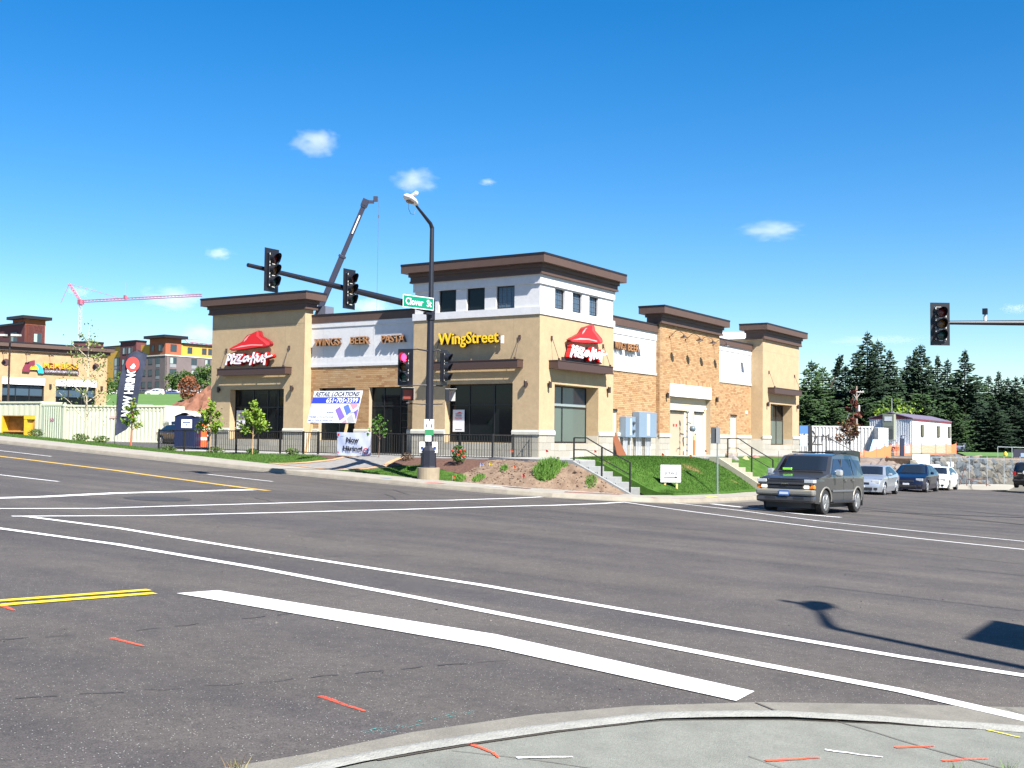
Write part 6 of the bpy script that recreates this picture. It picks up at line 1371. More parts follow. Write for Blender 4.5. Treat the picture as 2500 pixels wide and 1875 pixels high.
# distant parked cars on the hill, left
fc = [(R(168), (.60, .60, .60), 'white parked car at the left of the far hill, just right of the members building', 278, 168), (R(165), (.30, .06, .06), 'red parked car on the far hill between the white car and the flag', 284, 282 ), ]
def far_car(label, px_u, D, col, D0=SEDAN, rz=None, s=1.0, zz=None, name='parked_car'):
    """px_u: tangent of the bearing from the camera axis, D distance"""
    X = px_u*D; x = CY*D + SY*X; y = SY*D - CY*X; z = hill(x, y) if zz is None else zz
    nm = 'paint_far_%d%d%d' % tuple(int(c*99) for c in col)
    return car(name, label, 'car', with_paint(D0, paint(nm, col, .1)), x, y, z, (YAW+math.pi/2+.25) if rz is None else rz, MATS[nm], s=s, detail=False, group=None)
far_car('white parked car on the far hill just right of the brick bank', -.351, 262, (.65, .65, .66), zz=10.3)
far_car('dull red parked car on the far hill left of the feather flag', -.342, 272, (.30, .10, .10), zz=10.8)
far_car('black parked car on the far hill at the right edge of the feather flag', -.325, 268, (.02, .02, .022), zz=10.7)
far_car('white station wagon on the far hill to the right of the feather flag', -.3135, 266, (.75, .75, .76), SMALLSUV, zz=10.6)
far_car('dark blue parked car on the far hill to the right of the white wagon', -.299, 270, (.02, .04, .14), zz=10.7)
far_car('grey parked car on the far hill above the dirt mound', -.281, 280, (.28, .32, .34), zz=11.0)
far_car('white parked car on the far hill behind the left tower edge', -.2775, 262, (.7, .7, .7), zz=9.4)
far_car('silver blue sedan parked far away in front of the dark conifers', .3953, 190, (.22, .25, .34), zz=.3, rz=YAW-R(40), s=1.05, name='sedan')
# vehicles behind the patio fence, left
car('van', 'white car with a sloping windscreen behind the fence beside the cream container', 'car', with_paint(SMALLSUV, MATS['paint_white']), 52.2, 60.0, 1.0, math.pi+R(62), MATS['paint_white'], s=1.0)
car('sedan', 'dark blue car beside the portable toilet behind the fence', 'car', with_paint(SEDAN, MATS['paint_midnight']), 50.3, 57.6, 1.0, math.pi+R(75), MATS['paint_midnight'], s=.95)
# ------------------------------------------------------------------ left background
CREAM = mat('container_cream', (.50, .51, .375), .6, var=.04, vs=2); CREAMD = mat('container_shade', (.30, .30, .22), .7)
def frame_from(p, q):
    p, q = Vector((p[0], p[1], 0)), Vector((q[0], q[1], 0)); U = (q-p); U.z = 0; L = U.length; U.normalize(); return U, Vector((0,0,1)), U.cross(Vector((0,0,1))), L
def corrugated(mb, O, U, V, N, L, H, pitch=.28, d=.05, duty=.5):
    n = max(2, round(L/pitch)); pts = []
    for i in range(n):
        a = i*L/n; w = L/n; pts += [(a, 0), (a+w*.12, d), (a+w*(.12+duty*.76), d), (a+w*(.24+duty*.76), 0)]
    pts.append((L, 0)); vs = []
    for a, b in pts: vs += [O+U*a+N*b, O+U*a+N*b+V*H]
    mb.add(vs, [(2*i, 2*i+2, 2*i+3, 2*i+1) for i in range(len(pts)-1)])
def container(label, p, q, z, H, Wd, m, pitch=.28, d=.05, body=None):
    U, V, N, L = frame_from(p, q); O = Vector((p[0], p[1], z)); t = thing('shipping_container', label, 'container', (O.x, O.y, z))
    mb = MB(); mb.obox(O-N*Wd, U, V, N, L, H, Wd-.09); mb.build('container_body', m, t)
    c = MB(); corrugated(c, O+U*.16-N*.06+V*.16, U, V, N, L-.32, H-.30, pitch, d); c.build('corrugated_side', m, t)
    f = MB(); f.obox(O-N*.09, U, V, N, .16, H, .11); f.obox(O+U*(L-.16)-N*.09, U, V, N, .16, H, .11); f.obox(O+U*.16-N*.09, U, V, N, L-.32, .16, .10); f.obox(O+U*.16+V*(H-.13)-N*.09, U, V, N, L-.32, .13, .10)
    for a in (0, L-.16): f.obox(O+U*(a-.01)+V*(H-.12)-N*.09, U, V, N, .18, .13, .13)
    f.build('corner_frame', m, t); return t, (O, U, V, N, L)
ct, (O_, U_, V_, N_, L_) = container('long cream shipping container behind the feather flag and the sparse tree', (49.70, 69.0), (52.15, 61.4), 1.05, 2.62, 2.4, CREAM, .30, .04)
mb = MB()
for k in range(24): mb.obox(O_+U_*(.3+k*.31)+V_*2.30-N_*.0, U_, V_, N_, .17, .035, .006)
mb.build('shadow_slots', CREAMD, ct); mb = MB(); mb.obox(O_+U_*3.7+V_*1.72+N_*.002, U_, V_, N_, .9, .16, .006); mb.build('faded_logo', mat('faded_red', (.60, .38, .33), .6), ct)  # dark strips paint shade into the ribs below the top rail
ct2, (O_, U_, V_, N_, L_) = container('cream container at the left edge with the yellow bucket in front', (47.0, 83.5), (49.45, 71.1), 1.30, 2.62, 2.4, CREAM, .5, .012)
ct3, (O_, U_, V_, N_, L_) = container('narrow greenish ribbed container end between the two cream containers', (49.46, 71.05), (49.72, 69.05), 1.16, 2.55, 2.4, mat('container_green', (.38, .43, .32), .6), .21, .10)
mb = MB(); put_text(mb, '53', O_+U_*.85+V_*1.35+N_*.05, (U_, V_, N_), .35, .22, .004, .02); mb.build('number', mat('faded_magenta', (.5, .12, .22), .6), ct3)
# yellow machine bucket / steel form in front of the container
YM = mat('machine_yellow', (.62, .36, .02), .5, var=.15, vs=4); YR = mat('rusty_ochre', (.30, .16, .03), .8, var=.35, vs=2.5)
p, q = Vector((45.3, 69.35, 1.3)), Vector((46.05, 67.55, 1.3)); U, V, N, L = frame_from(p, q); t = thing('steel_skip', 'rusty yellow steel skip standing in front of the left cream container', 'skip', tuple(p)); O = Vector((p.x, p.y, 1.2))
mb = MB(); mb.obox(O-N*.7, U, V, N, L, 1.6, .1); mb.build('back_plate', YR, t)
mb = MB(); mb.obox(O-N*.6, U, V, N, .08, 1.62, .62); mb.build('side_frame', YM, t); mb = MB(); mb.obox(O+U*(L-.30)-N*.6, U, V, N, .20, 1.62, .66); mb.build('side_frame', YM, t); mb = MB(); mb.obox(O+U*(L-.31)+V*1.40-N*.62, U, V, N, .36, .22, .70); mb.build('hook_plate', YM, t)
mb = MB(); mb.obox(O+U*.08-N*.6+V*.55, U, V, N, L-.38, .07, .6); mb.build('shelf', mat('rust_orange', (.42, .20, .05), .7), t); mb = MB(); mb.obox(O-N*.7+V*1.6, U, V, N, L, .05, .72); mb.build('top_rail', YR, t)
rock(mb := MB(), O+U*.7-N*.3+V*.1, .45, .6); rock(mb, O+U*1.2-N*.3+V*.05, .40, .6); mb.build('rubble', mat('rubble', (.42, .26, .10), .9), t)
# bank with members sign
MA, MD = Vector((53.57, 82.62, 0)), Vector((.9672, -.2542, 0)); MN = MD.cross(Vector((0,0,1)))
t = thing('bank_building', 'tan brick bank building with a dark brown cornice at the left edge', 'building', (58, 81, 3)); V = Vector((0,0,1))
BR2 = mat('brick_far', (.33, .215, .115), .9, var=.12, vs=1.6, col2=(.42, .29, .16))
def mo(a, z, d=0): return MA+MD*a+V*z+MN*d
Wn = [(.28, 3.55, 3.2, 5.53), (4.50, 7.79, 3.2, 5.53)]
mb = MB(); cuts = [-14, -12, -8.5, .28, 3.55, 4.5, 7.79, 8.72]
for a, b in zip(cuts, cuts[1:]):
    hole = any(w[0] <= a+.01 and b <= w[1]+.01 for w in Wn)
    if hole: mb.obox(mo(a, 6.1, -.5), MD, V, MN, b-a, 2.2, .5)
    else: mb.obox(mo(a, 1.2, -.5), MD, V, MN, b-a, 7.1, .5)
mb.obox(mo(-14, 1.2, -14), MD, V, MN, 22.72, 6.8, 13.4); mb.build('wall', BR2, t)
mb = MB(); mb.obox(mo(-14.4, 8.52, -15), MD, V, MN, 23.55, .30, 15.42); mb.build('cornice', BRN, t); mb = MB(); mb.obox(mo(-14.4, 8.83, -15), MD, V, MN, 23.57, .09, 15.45); mb.build('cornice_cap', BRND, t); mb = MB(); mb.obox(mo(-14.2, 8.22, -14.8), MD, V, MN, 23.1, .30, 14.98); mb.build('cornice', BRN, t)
for a0, a1, z0, z1 in Wn:
    w = MB(); w.obox(mo(a0, z0, -.30), MD, V, MN, a1-a0, .08, .1); w.obox(mo(a0, z1-.08, -.30), MD, V, MN, a1-a0, .08, .1)
    for k in range(4): w.obox(mo(a0+(a1-a0-.07)*k/3, z0+.09, -.30), MD, V, MN, .07, z1-z0-.18, .1)
    w.obox(mo(a0+.07, 4.62, -.29), MD, V, MN, a1-a0-.14, .06, .08); wo = w.build('window', FRAME, t)
    for k in range(3):
        for zz0, zz1, mm in ((z0+.1, 4.61, GLASS), (4.69, z1-.09, mat('glass_sky', (.05, .08, .11), .08))):
            g_ = MB(); g_.obox(mo(a0+(a1-a0-.07)*k/3+.08, zz0, -.27), MD, V, MN, (a1-a0)/3-.11, zz1-zz0, .02); g_.build('pane', mm, wo)
    pnl = MB(); pnl.obox(mo(a0-.03, z1+.02, -.1), MD, V, MN, a1-a0+.06, .54, .14); pnl.build('white_panel', WHITE, t)
for a in (.52, 2.32, 4.17, 5.98, 7.81): gooseneck(t, mo(a-.30, 7.98, 0), MD, MN, SC, .8)
for a in (4.02, 8.26): b = MB(); b.obox(mo(a-.08, 5.35, 0), MD, V, MN, .16, .32, .15); b.build('wall_light', SC, t)
for a in (.48, 7.74): b = MB(); b.lathe(mo(a, 7.28, .0), [(.28, 0), (.28, .05), (.24, .07)], 16, (MD, V, MN)); b.build('lamp_shadow_disc', mat('shadow_disc', (.07, .03, .03), .6), t)  # round lamp shadows painted on the wall as dark discs
t = thing('bank_sign', 'MEMBERS COOPERATIVE CREDIT UNION letters with a coloured arch emblem on the brick bank', 'sign', tuple(mo(2, 6.5)))
def arc(c, r0, r1, a0, a1, z=0):
    P = [(c[0]+r1*math.cos(R(lerp(a0, a1, k/8))), c[1]+r1*math.sin(R(lerp(a0, a1, k/8)))) for k in range(9)]+[(c[0]+r0*math.cos(R(lerp(a1, a0, k/8))), c[1]+r0*math.sin(R(lerp(a1, a0, k/8)))) for k in range(9)]; return P
for nm, col, P_ in (('emblem_maroon', (.16, .02, .04), arc((2.72, 6.55), .42, .98, 92, 178)), ('emblem_teal', (.02, .35, .45), arc((2.62, 6.52), .36, .80, -2, 72)), ('emblem_yellow', (.85, .58, .02), arc((2.66, 6.78), .02, .36, 0, 180))):
    b = MB(); b.poly(mo(0, 0, .05), MD, V, MN, P_, .12); b.build('emblem', mat(nm, col, .5), t)
b = MB(); put_text(b, 'MEMBERS', mo(3.38, 6.97, .05), (MD, V, MN), 2.85, .42, .12, .008); b.build('orange_lettering', mat('sign_orange', (.90, .33, .02), .5), t)
b = MB(); b.obox(mo(3.42, 6.53, .02), MD, V, MN, 2.86, .34, .12); b.build('sign_band', mat('sign_maroon', (.05, .02, .035), .5), t)
b = MB(); put_text(b, 'COOPERATIVE CREDIT UNION', mo(3.50, 6.62, .145), (MD, V, MN), 2.70, .17, .01, .012); b.build('pale_lettering', mat('sign_pale', (.5, .5, .5), .5), t)
# parking lamp
t = thing('street_lamp', 'brown parking lot lamp with two box heads before the brick bank', 'street lamp', (50.5, 79.5, 2)); mb = MB(); mb.tube([(51.85, 78.7, 1.5), (51.85, 78.7, 9.0)], [.09, .07], 8); mb.build('post', SC, t)
for du, w in ((-.75, .8), (.35, .75)):
    b = MB(); b.obox(Vector((51.85, 78.7, 9.0))+_r*du-_f*.2, _r, V, -_f, w*.8, .14, .5); b.build('lamp_head', mat('lamp_box', (.45, .45, .42), .4), t)
b = MB(); b.tube([Vector((51.85, 78.7, 8.98))-_r*.5, Vector((51.85, 78.7, 8.98))+_r*.5], .03, 5); b.build('cross_arm', SC, t)
# ------------------------------------------------------------------ apartments on the hill
def apt(label, corner, D, gz, wings, name='apartment_building'):
    pass
def bearing(deg): # direction in plan; angle measured right of the camera axis
    a = YAW-R(deg); return Vector((math.cos(a), math.sin(a), 0))
AG = mat('apt_brick_grey', (.145, .115, .115), .9, var=.1, vs=.5); AO = mat('apt_brick_orange', (.30, .09, .045), .9, var=.08, vs=.5); AR = mat('apt_brick_maroon', (.11, .035, .038), .9, var=.08, vs=.5); AY = mat('apt_panel_yellow', (.52, .30, .045), .8); AP = mat('apt_stone', (.52, .50, .45), .9)
AGl = mat('apt_glass', (.03, .05, .06), .1); AGl2 = mat('apt_glass_pale', (.30, .36, .33), .3); AFr = mat('apt_frame', (.05, .05, .06), .5); APn = mat('apt_panel_grey', (.22, .23, .24), .6)
def face_window(t, O, U, N, w, h, pale=False, panel=False):
    mb = MB(); fw = .10
    mb.obox(O-N*.05, U, V, N, w, fw, .10); mb.obox(O+V*(h-fw)-N*.05, U, V, N, w, fw, .10); mb.obox(O+V*fw-N*.05, U, V, N, fw, h-2*fw, .10); mb.obox(O+U*(w-fw)+V*fw-N*.05, U, V, N, fw, h-2*fw, .10); mb.obox(O+U*(w*.5-.04)+V*fw-N*.05, U, V, N, .08, h-2*fw, .09)
    wo = mb.build('window', AFr, t)
    for k in (0, 1):
        g_ = MB(); g_.obox(O+U*(fw+k*(w/2-.05))+V*fw-N*.0, U, V, N, w/2-.13, h-2*fw, .02); g_.build('pane', AGl2 if (pale and k == 0) else AGl, wo)
    if panel:
        p_ = MB(); p_.obox(O-V*.9+U*.1, U, V, N, w-.2, .86, .03); p_.build('panel', APn, t)
def block(t, O, U, N, L, z0, z1, dep, m, name='wall'):
    mb = MB(); mb.obox(Vector((O.x, O.y, z0))-N*dep, U, V, N, L, z1-z0, dep); return mb.build(name, m, t)
KC = Vector((195.4, 230.7, 0)); UR = bearing(40); UL = bearing(-50)*1.0; gz = 12.0
NRt = UR.cross(V); NLt = (-UL).cross(V)
t = thing('apartment_building', 'large grey and orange brick apartment block with yellow top storeys on the hill', 'building', (KC.x, KC.y, gz))
block(t, KC, UR, NRt, 28, gz-3, 21.8, 40, AG)                              # main grey mass
block(t, KC+NRt*.02, UR, NRt, 4.6, 21.8, 26.2, 7, AO)                      # orange corner tower
block(t, KC+UR*4.6-NRt*.2, UR, NRt, 23, 21.8, 24.9, 38, AY)
block(t, KC+UL*7.0-NRt*0, UR, NRt, .5, 21.8, 24.6, .5, AY) if False else None
mb = MB(); mb.obox(Vector((KC.x, KC.y, 26.2))-NRt*8.3-UR*1.2, UR, V, NRt, 7.0, .75, 9.5); mb.build('cornice', BRND, t)
mb = MB(); mb.obox(Vector((KC.x, KC.y, 24.9))-NRt*39+UR*5.2, UR, V, NRt, 24, .4, 39.2); mb.build('parapet', BRND, t)
mb = MB(); mb.obox(Vector((KC.x, KC.y, 21.7))+UR*0, UR, V, NRt, 28, .30, .15); mb.obox(Vector((KC.x, KC.y, 21.7)), -UL, V, NLt, .001, .30, .15); mb.obox(Vector((KC.x, KC.y, 21.7))+UL*12, -UL, V, NLt, 12.1, .30, .15); mb.build('stone_course', AP, t)
mb = MB(); mb.obox(Vector((KC.x, KC.y, 10.5))+UR*0, UR, V, NRt, 28, 2.6, .12); mb.obox(Vector((KC.x, KC.y, 10.5))+UL*40, -UL, V, NLt, 40.1, 2.6, .12); mb.build('stone_base', AP, t)
mb = MB(); mb.obox(Vector((KC.x, KC.y, gz-3))+UL*40-NLt*.5, -UL, V, NLt, 40, 24.8-gz, .45); mb.build('wall', AG, t)
mb = MB(); mb.obox(Vector((KC.x, KC.y, 21.8))+UL*7.2-NLt*.5, -UL, V, NLt, 7.2, 4.4, .55); mb.build('wall', AO, t)
mb = MB(); mb.obox(Vector((KC.x, KC.y, 21.8))+UL*12-NLt*1.2, -UL, V, NLt, 4.8, 3.1, .8); mb.obox(Vector((KC.x, KC.y, 12))+UL*34-NLt*1.2, -UL, V, NLt, 14, 12.9, .8) if False else None; mb.obox(Vector((KC.x, KC.y, 10))+UL*40-NLt*3, -UL, V, NLt, 20, 14.9, 3.2); mb.build('yellow_wall', AY, t)
mb = MB(); mb.obox(Vector((KC.x, KC.y, 10))+UL*19.5-NLt*2, -UL, V, NLt, 7.6, 15.8, 3.0); mb.build('maroon_bay', AR, t)
mb = MB(); mb.obox(Vector((KC.x, KC.y, 25.8))+UL*19.7-NLt*2, -UL, V, NLt, 8.0, .35, 3.3); mb.obox(Vector((KC.x, KC.y, 24.9))+UL*42-NLt*4, -UL, V, NLt, 22.2, .3, 4.5); mb.build('parapet', BRND, t)
mb = MB(); mb.obox(Vector((KC.x, KC.y, 10))+UL*43-NLt*3, -UL, V, NLt, 8, 15.0, 4.2); mb.build('maroon_bay', AR, t)
for zf_ in (13.6, 16.7, 19.7):
    for a in (1.3, 7.7, 11.8, 14.9, 18.6, 22.4, 25.6): face_window(t, KC+UR*a+V*zf_+NRt*.02, UR, NRt, 2.0 if a < 2 else 1.7, 1.7, (a*3+zf_) % 2 > .9, True)
    for a in (4.2, 7.5, 10.6): face_window(t, KC+UL*a+V*zf_+NLt*.02, -UL, NLt, 1.8, 1.6, False, a == 4.2)
    for a in (15.5, 18.4): face_window(t, KC+UL*a+V*zf_+NLt*1.05, -UL, NLt, 2.1, 1.7, True, True)
    face_window(t, KC+UL*23.5+V*zf_+NLt*.25, -UL, NLt, 2.6, 2.2, True, True)
for a in (6.6, 11.0, 12.9, 17, 21): face_window(t, KC+UR*a+V*22.7-NRt*.15, UR, NRt, 1.4, 1.6)
face_window(t, KC+UR*1.4+V*22.9+NRt*.06, UR, NRt, 1.8, 1.8); face_window(t, KC+UL*3.0+V*22.9+NLt*.1, -UL, NLt, 1.9, 1.7, True); face_window(t, KC+UL*6.3+V*22.9+NLt*.1, -UL, NLt, 1.3, 1.7)
for a in (15.5, 18.2): face_window(t, KC+UL*a+V*22.6+NLt*1.05, -UL, NLt, 1.9, 1.8, True)
# block further left behind the bank
KL = Vector((KC.x, KC.y, 0)); 
def wp(px_u, D): X = px_u*D; return Vector((CY*D+SY*X, SY*D-CY*X, 0))
t = thing('apartment_building', 'dark red apartment block with an orange tower above the bank roof at far left', 'building', tuple(wp(-.42, 230)+V*10))
a0 = wp(-.4292, 220); UA = bearing(-50); NA = (-UA).cross(V); UB = bearing(40); NB2 = UB.cross(V)
mb = MB(); mb.obox(Vector((a0.x, a0.y, 8))-NB2*5, UB, V, NB2, 4.1, 15.8, 5); mb.build('orange_tower', AO, t)
mb = MB(); mb.obox(Vector((a0.x, a0.y, 23.75))-UB*.9-NB2*5.8, UB, V, NB2, 5.9, .6, 6.7); mb.build('cornice', BRND, t)
mb = MB(); mb.obox(Vector((a0.x, a0.y, 8))+UA*30-NA*4, -UA, V, NA, 30, 14.7, 4.05); mb.build('wall', AR, t)
mb = MB(); mb.obox(Vector((a0.x, a0.y, 22.7))+UA*30-NA*4.2, -UA, V, NA, 29.9, .4, 4.5); mb.build('parapet', BRND, t)
face_window(t, a0+UB*1.7+V*19.3+NB2*.06, UB, NB2, 1.6, 1.8, True); face_window(t, a0+UA*5.4+V*19.4+NA*.15, -UA, NA, 2.6, 1.9, True); face_window(t, a0+UA*13+V*19.4+NA*.15, -UA, NA, 2.8, 1.9, True); face_window(t, a0+UA*19+V*19.4+NA*.15, -UA, NA, 2.6, 1.9)
t = thing('rooftop_block', 'low dark red roof block showing above the bank cornice', 'building', tuple(wp(-.37, 250)+V*10)); mb = MB(); q = wp(-.3765, 250); mb.obox(Vector((q.x, q.y, 9)), _r, V, -_f, 4.2, 12.4, 6); mb.build('wall', AR, t); mb = MB(); mb.obox(Vector((q.x, q.y, 21.4))-_r*.1, _r, V, -_f, 4.4, .35, 6.1); mb.build('parapet', BRND, t)
# dirt mound, stone stack, planks
def mound(name, label, cx, cy, z0, rx, ry, h, m, cat, seed=1):
    rg = np.random.default_rng(seed); n = 26; vs = []; 
    for j in range(n+1):
        for i in range(n+1):
            u, v = i/n*2-1, j/n*2-1; r_ = math.hypot(u, v); zz = max(0, 1-r_)**1.1*h*(1+rg.normal(0, .10)); vs.append((cx+u*rx+rg.normal(0, rx*.01), cy+v*ry+rg.normal(0, ry*.01), z0+zz-.3*(r_ > .98)))
    fs = [(j*(n+1)+i, j*(n+1)+i+1, (j+1)*(n+1)+i+1, (j+1)*(n+1)+i) for j in range(n) for i in range(n)]
    return tag(mobj(name, vs, fs, m), label, cat)
CLAY = mat('red_clay', (.12, .045, .025), .95, col2=(.22, .10, .06), vs=1.2, bump=1.0, bs=4)
mound('dirt_mound', 'reddish brown heap of soil behind the portable toilet', 74.2, 81.2, 3.1, 6.0, 5.0, 3.2, CLAY, 'soil heap', 4)
leafcloud('conifer_shrub', 'orange brown dead young conifer on top of the soil heap', 72.4, 82.2, 5.0, 1.0, 2.1, 700, .26, island_mat('needle_rust', [(.20, .07, .03), (.28, .11, .05), (.14, .05, .03)], bump=.01), cat='tree')
for i, (dx, lb) in enumerate(((0, 'first'), (2.0, 'second'), (3.6, 'third'))):
    mb = MB(); q = wp(-.3265+i*.012, 100); 
    for k in range(3-i): mb.obox(Vector((q.x, q.y, 3.3+k*.34)), _r, V, -_f, 1.5-.15*k, .30, 1.0)
    tag(mb.build('stone_stack', mat('stone_pale', (.42, .43, .46), .9, var=.1), bevel=.03), ('tall', 'middle', 'low')[i]+' grey stone stack behind the cream container, right of the feather flag' if i else 'tallest grey stone stack behind the cream container, touching the feather flag', 'stone stack')
for k in range(3):
    q = wp(-.302, 80)+V*(3.05-.35*k); mb = MB(); mb.obox(q, (_r+_f*.02).normalized(), V, -_f, 3.4+.6*k, .14, .5); tag(mb.build('plank_stack', mat('plank_pale', (.45+.04*k, .38, .30), .8)), ('top', 'middle', 'bottom')[k]+' long pale beam lying in the pile above the white car and portable toilet', 'beam', 'beams behind the fence')
mb = MB(); q = wp(-.303, 81); mb.obox(Vector((q.x, q.y, .8)), _r, V, -_f, 8.0, 1.9, .6); tag(mb.build('retaining_wall', mat('wall_olive', (.10, .10, .08), .9, var=.3, vs=2)), 'low grey retaining wall behind the portable toilet', 'wall')
# portable toilet
t = thing('portable_toilet', 'dark blue portable toilet with a white roof behind the fence', 'portable toilet', (46.3, 52.6, .9)); q = wp(-.2955, 65.0); BL = mat('plastic_navy', (.006, .014, .055), .5)
O = Vector((q.x, q.y, .85)); U = (_r*.96-_f*.12).normalized(); N = U.cross(V); w = 1.22
mb = MB(); mb.obox(O-N*1.2, U, V, N, w, 1.95, 1.2); mb.build('cabin', BL, t, bevel=.03)
mb = MB(); P = [(-.06, 1.95), (w/2-.1, 2.22), (w/2+.1, 2.22), (w+.06, 1.95), (w+.03, 1.88), (w/2+.1, 2.10), (w/2-.1, 2.10), (-.03, 1.88)]; mb.poly(O-N*1.25, U, V, N, P, 1.32); mb.build('roof', WHITE, t, bevel=.02)
mb = MB(); mb.obox(O+U*.42+V*1.25+N*.004, U, V, N, .62, .48, .012); lb = mb.build('label_plate', WHITE, t); mb = MB(); mb.obox(O+U*.50+V*1.52+N*.018, U, V, N, .46, .06, .003); mb.poly(O+N*.018, U, V, N, [(.66, 1.45), (.80, 1.45), (.73, 1.36)], .003); sub(lb, mb, 'print', mat('print_navy', (.02, .06, .2), .5))
t = thing('traffic_barrel', 'orange traffic barrel with white bands beside the portable toilet', 'barrel', (44.6, 49.6, .9)); q = wp(-.2710, 66); O = (q.x, q.y, .9)
for z0, z1, m_ in ((0, .5, mat('barrel_orange', (.80, .13, .03), .5)), (.5, .68, WHITE), (.68, 1.05, MATS['barrel_orange']), (1.05, 1.25, mat('barrel_white', (.65, .55, .5), .5)), (1.25, 1.45, MATS['barrel_orange'])):
    mb = MB(); mb.lathe(O, [(.30-.02*z0, z0+.001), (.30-.02*z1, z1)], 14); mb.build('barrel_band', m_, t)
# low shrubs along containers
for lb, x, y in (('round green shrub at the foot of the cream container near the sparse tree', 37.2, 53.9), ('low shrub below the feather flag', 36.9, 49.8), ('low shrub between the feather flag and the wrapped young tree', 36.9, 48.2)):
    leafcloud('low_shrub', lb, x, y, strip_z(min(x, 36.8), y), .45, .35, 300, .10, LEAFM)
# trees before the apartments
def roundtree(label, u, D, zb, H, r, m, n=700, ls=.5, seed=0):
    q = wp(u, D); t = thing('tree', label, 'tree', (q.x, q.y, zb)); rg = np.random.default_rng(seed+int(D*abs(u)*10)); mb = MB(); mb.tube([(q.x, q.y, zb-.3), (q.x, q.y, zb+H*.6)], [.2, .08], 6); mb.build('trunk', mat('bark_dark', (.06, .045, .035), .9), t)
    vs = []; fs = []; blobs = [(Vector((q.x, q.y, zb+H*.6))+Vector((rg.uniform(-1, 1)*r*.6, rg.uniform(-1, 1)*r*.6, rg.uniform(-.35, .4)*H*.8)), r*rg.uniform(.3, .55)) for _ in range(12)]
    for _ in range(n): c, rr = blobs[rg.integers(12)]; d = Vector(rg.normal(0, 1, 3)).normalized(); _leaf(vs, fs, c+d*rr*rg.uniform(.6, 1.05), ls*rg.uniform(.6, 1.3), rg)
    mobj('crown', vs, fs, m, t); return t
for i, (u, D, zb, H, r, lb) in enumerate([(-.341, 262, 10.2, 5.5, 3.2, 'dark green tree left of the feather flag before the maroon bay'), (-.354, 258, 10.0, 4.5, 2.2, 'small green tree touching the right end of the bank'), (-.2985, 285, 12, 4.5, 2.2, 'round tree first from the left before the grey apartment wall'), (-.290, 284, 12, 5.0, 2.4, 'round tree in the middle before the grey apartment wall'), (-.2825, 283, 12, 5.5, 2.3, 'round tree before the apartments left of the soil heap'), (-.2745, 250, 10.5, 6, 2.2, 'slim dark tree behind the soil heap'), (-.268, 250, 10.0, 7, 2.5, 'dark green tree right beside the left tower edge')]):
    roundtree(lb, u, D, zb, H, r, LEAFD if i % 2 else LEAFM, 650, .55, i)
# ------------------------------------------------------------------ cranes
def lattice(mb, A, Bp, w, n, r, up=Vector((0,0,1))):
    A, Bp = Vector(A), Vector(Bp); T = (Bp-A).normalized(); s1 = T.cross(up).normalized(); s2 = s1.cross(T).normalized()
    cs = [s1*w+s2*w, s1*-w+s2*w, s1*-w-s2*w, s1*w-s2*w]
    for c in cs: mb.tube([A+c, Bp+c], r, 4)
    for i in range(n):
        p = A.lerp(Bp, i/n); q = A.lerp(Bp, (i+1)/n)
        for k in range(4): mb.tube([p+cs[k], q+cs[(k+1) % 4]], r*.7, 4, cap=False)
CRD = mat('crane_red', (.42, .12, .18), .6); CRW = mat('crane_pale', (.38, .40, .46), .6)
t = thing('tower_crane', 'thin red and white tower crane far behind the bank', 'crane', (240.5, 326.1, 12)); mb = MB(); lattice(mb, (240.4, 326.1, 12), (240.1, 326.0, 45), .36, 20, .07); mb.build('mast', CRW, t)
mb = MB(); p = Vector((240.1, 326.0, 45.6)); lattice(mb, p, (262.0, 292.0, 48.2), .36, 34, .08); mb.build('jib', CRD, t)
mb = MB(); lattice(mb, p, (238.0, 329.4, 51.5), .28, 7, .10); mb.tube([(238.0, 329.4, 51.5), (247, 315.5, 47.0)], .06, 4); mb.tube([(238.0, 329.4, 51.5), (236.5, 331.5, 45)], .08, 4); mb.build('apex', CRD, t)
mb = MB(); mb.box(239.4, 240.9, 325.2, 326.8, 44.6, 46.2); mb.build('cab', CRD, t)
mb = MB(); mb.box(247.6, 248.4, 312.8, 313.8, 46.6, 47.8); mb.tube([(248, 313.3, 47.8), (248, 313.3, 52)], .06, 4); mb.build('trolley', CRD, t)
t = thing('tower_crane', 'second red tower crane behind the apartments, mostly hidden by the left tower', 'crane', (238, 262, 12)); p = wp(-.2852, 350); mb = MB(); lattice(mb, (p.x, p.y, 12), (p.x, p.y, 29.8), .5, 8, .12); mb.build('mast', CRW, t)
mb = MB(); e = p+_r*9+V*31.6; e0 = p-_r*1.2+V*31.0; lattice(mb, p+V*29.8+_r*.5, p+_r*12+V*28.8, .3, 8, .09); mb.tube([p+V*29.8, e0], .12, 4); mb.tube([e0, p+_r*12+V*31.0], .04, 4); mb.tube([e0, p+_r*5+V*30.6], .04, 4); mb.build('jib', CRD, t)
t = thing('mobile_crane', 'telescopic crane boom rising behind the restaurant roof', 'crane', (80.0, 78.0, 4)); CB = mat('boom_grey', (.028, .03, .055), .5)
A_ = Vector((80.9, 77.7, 7)); Bt = Vector((83.93, 71.07, 24.4)); T = (Bt-A_).normalized(); sx = T.cross(_f).normalized(); sy = sx.cross(T)
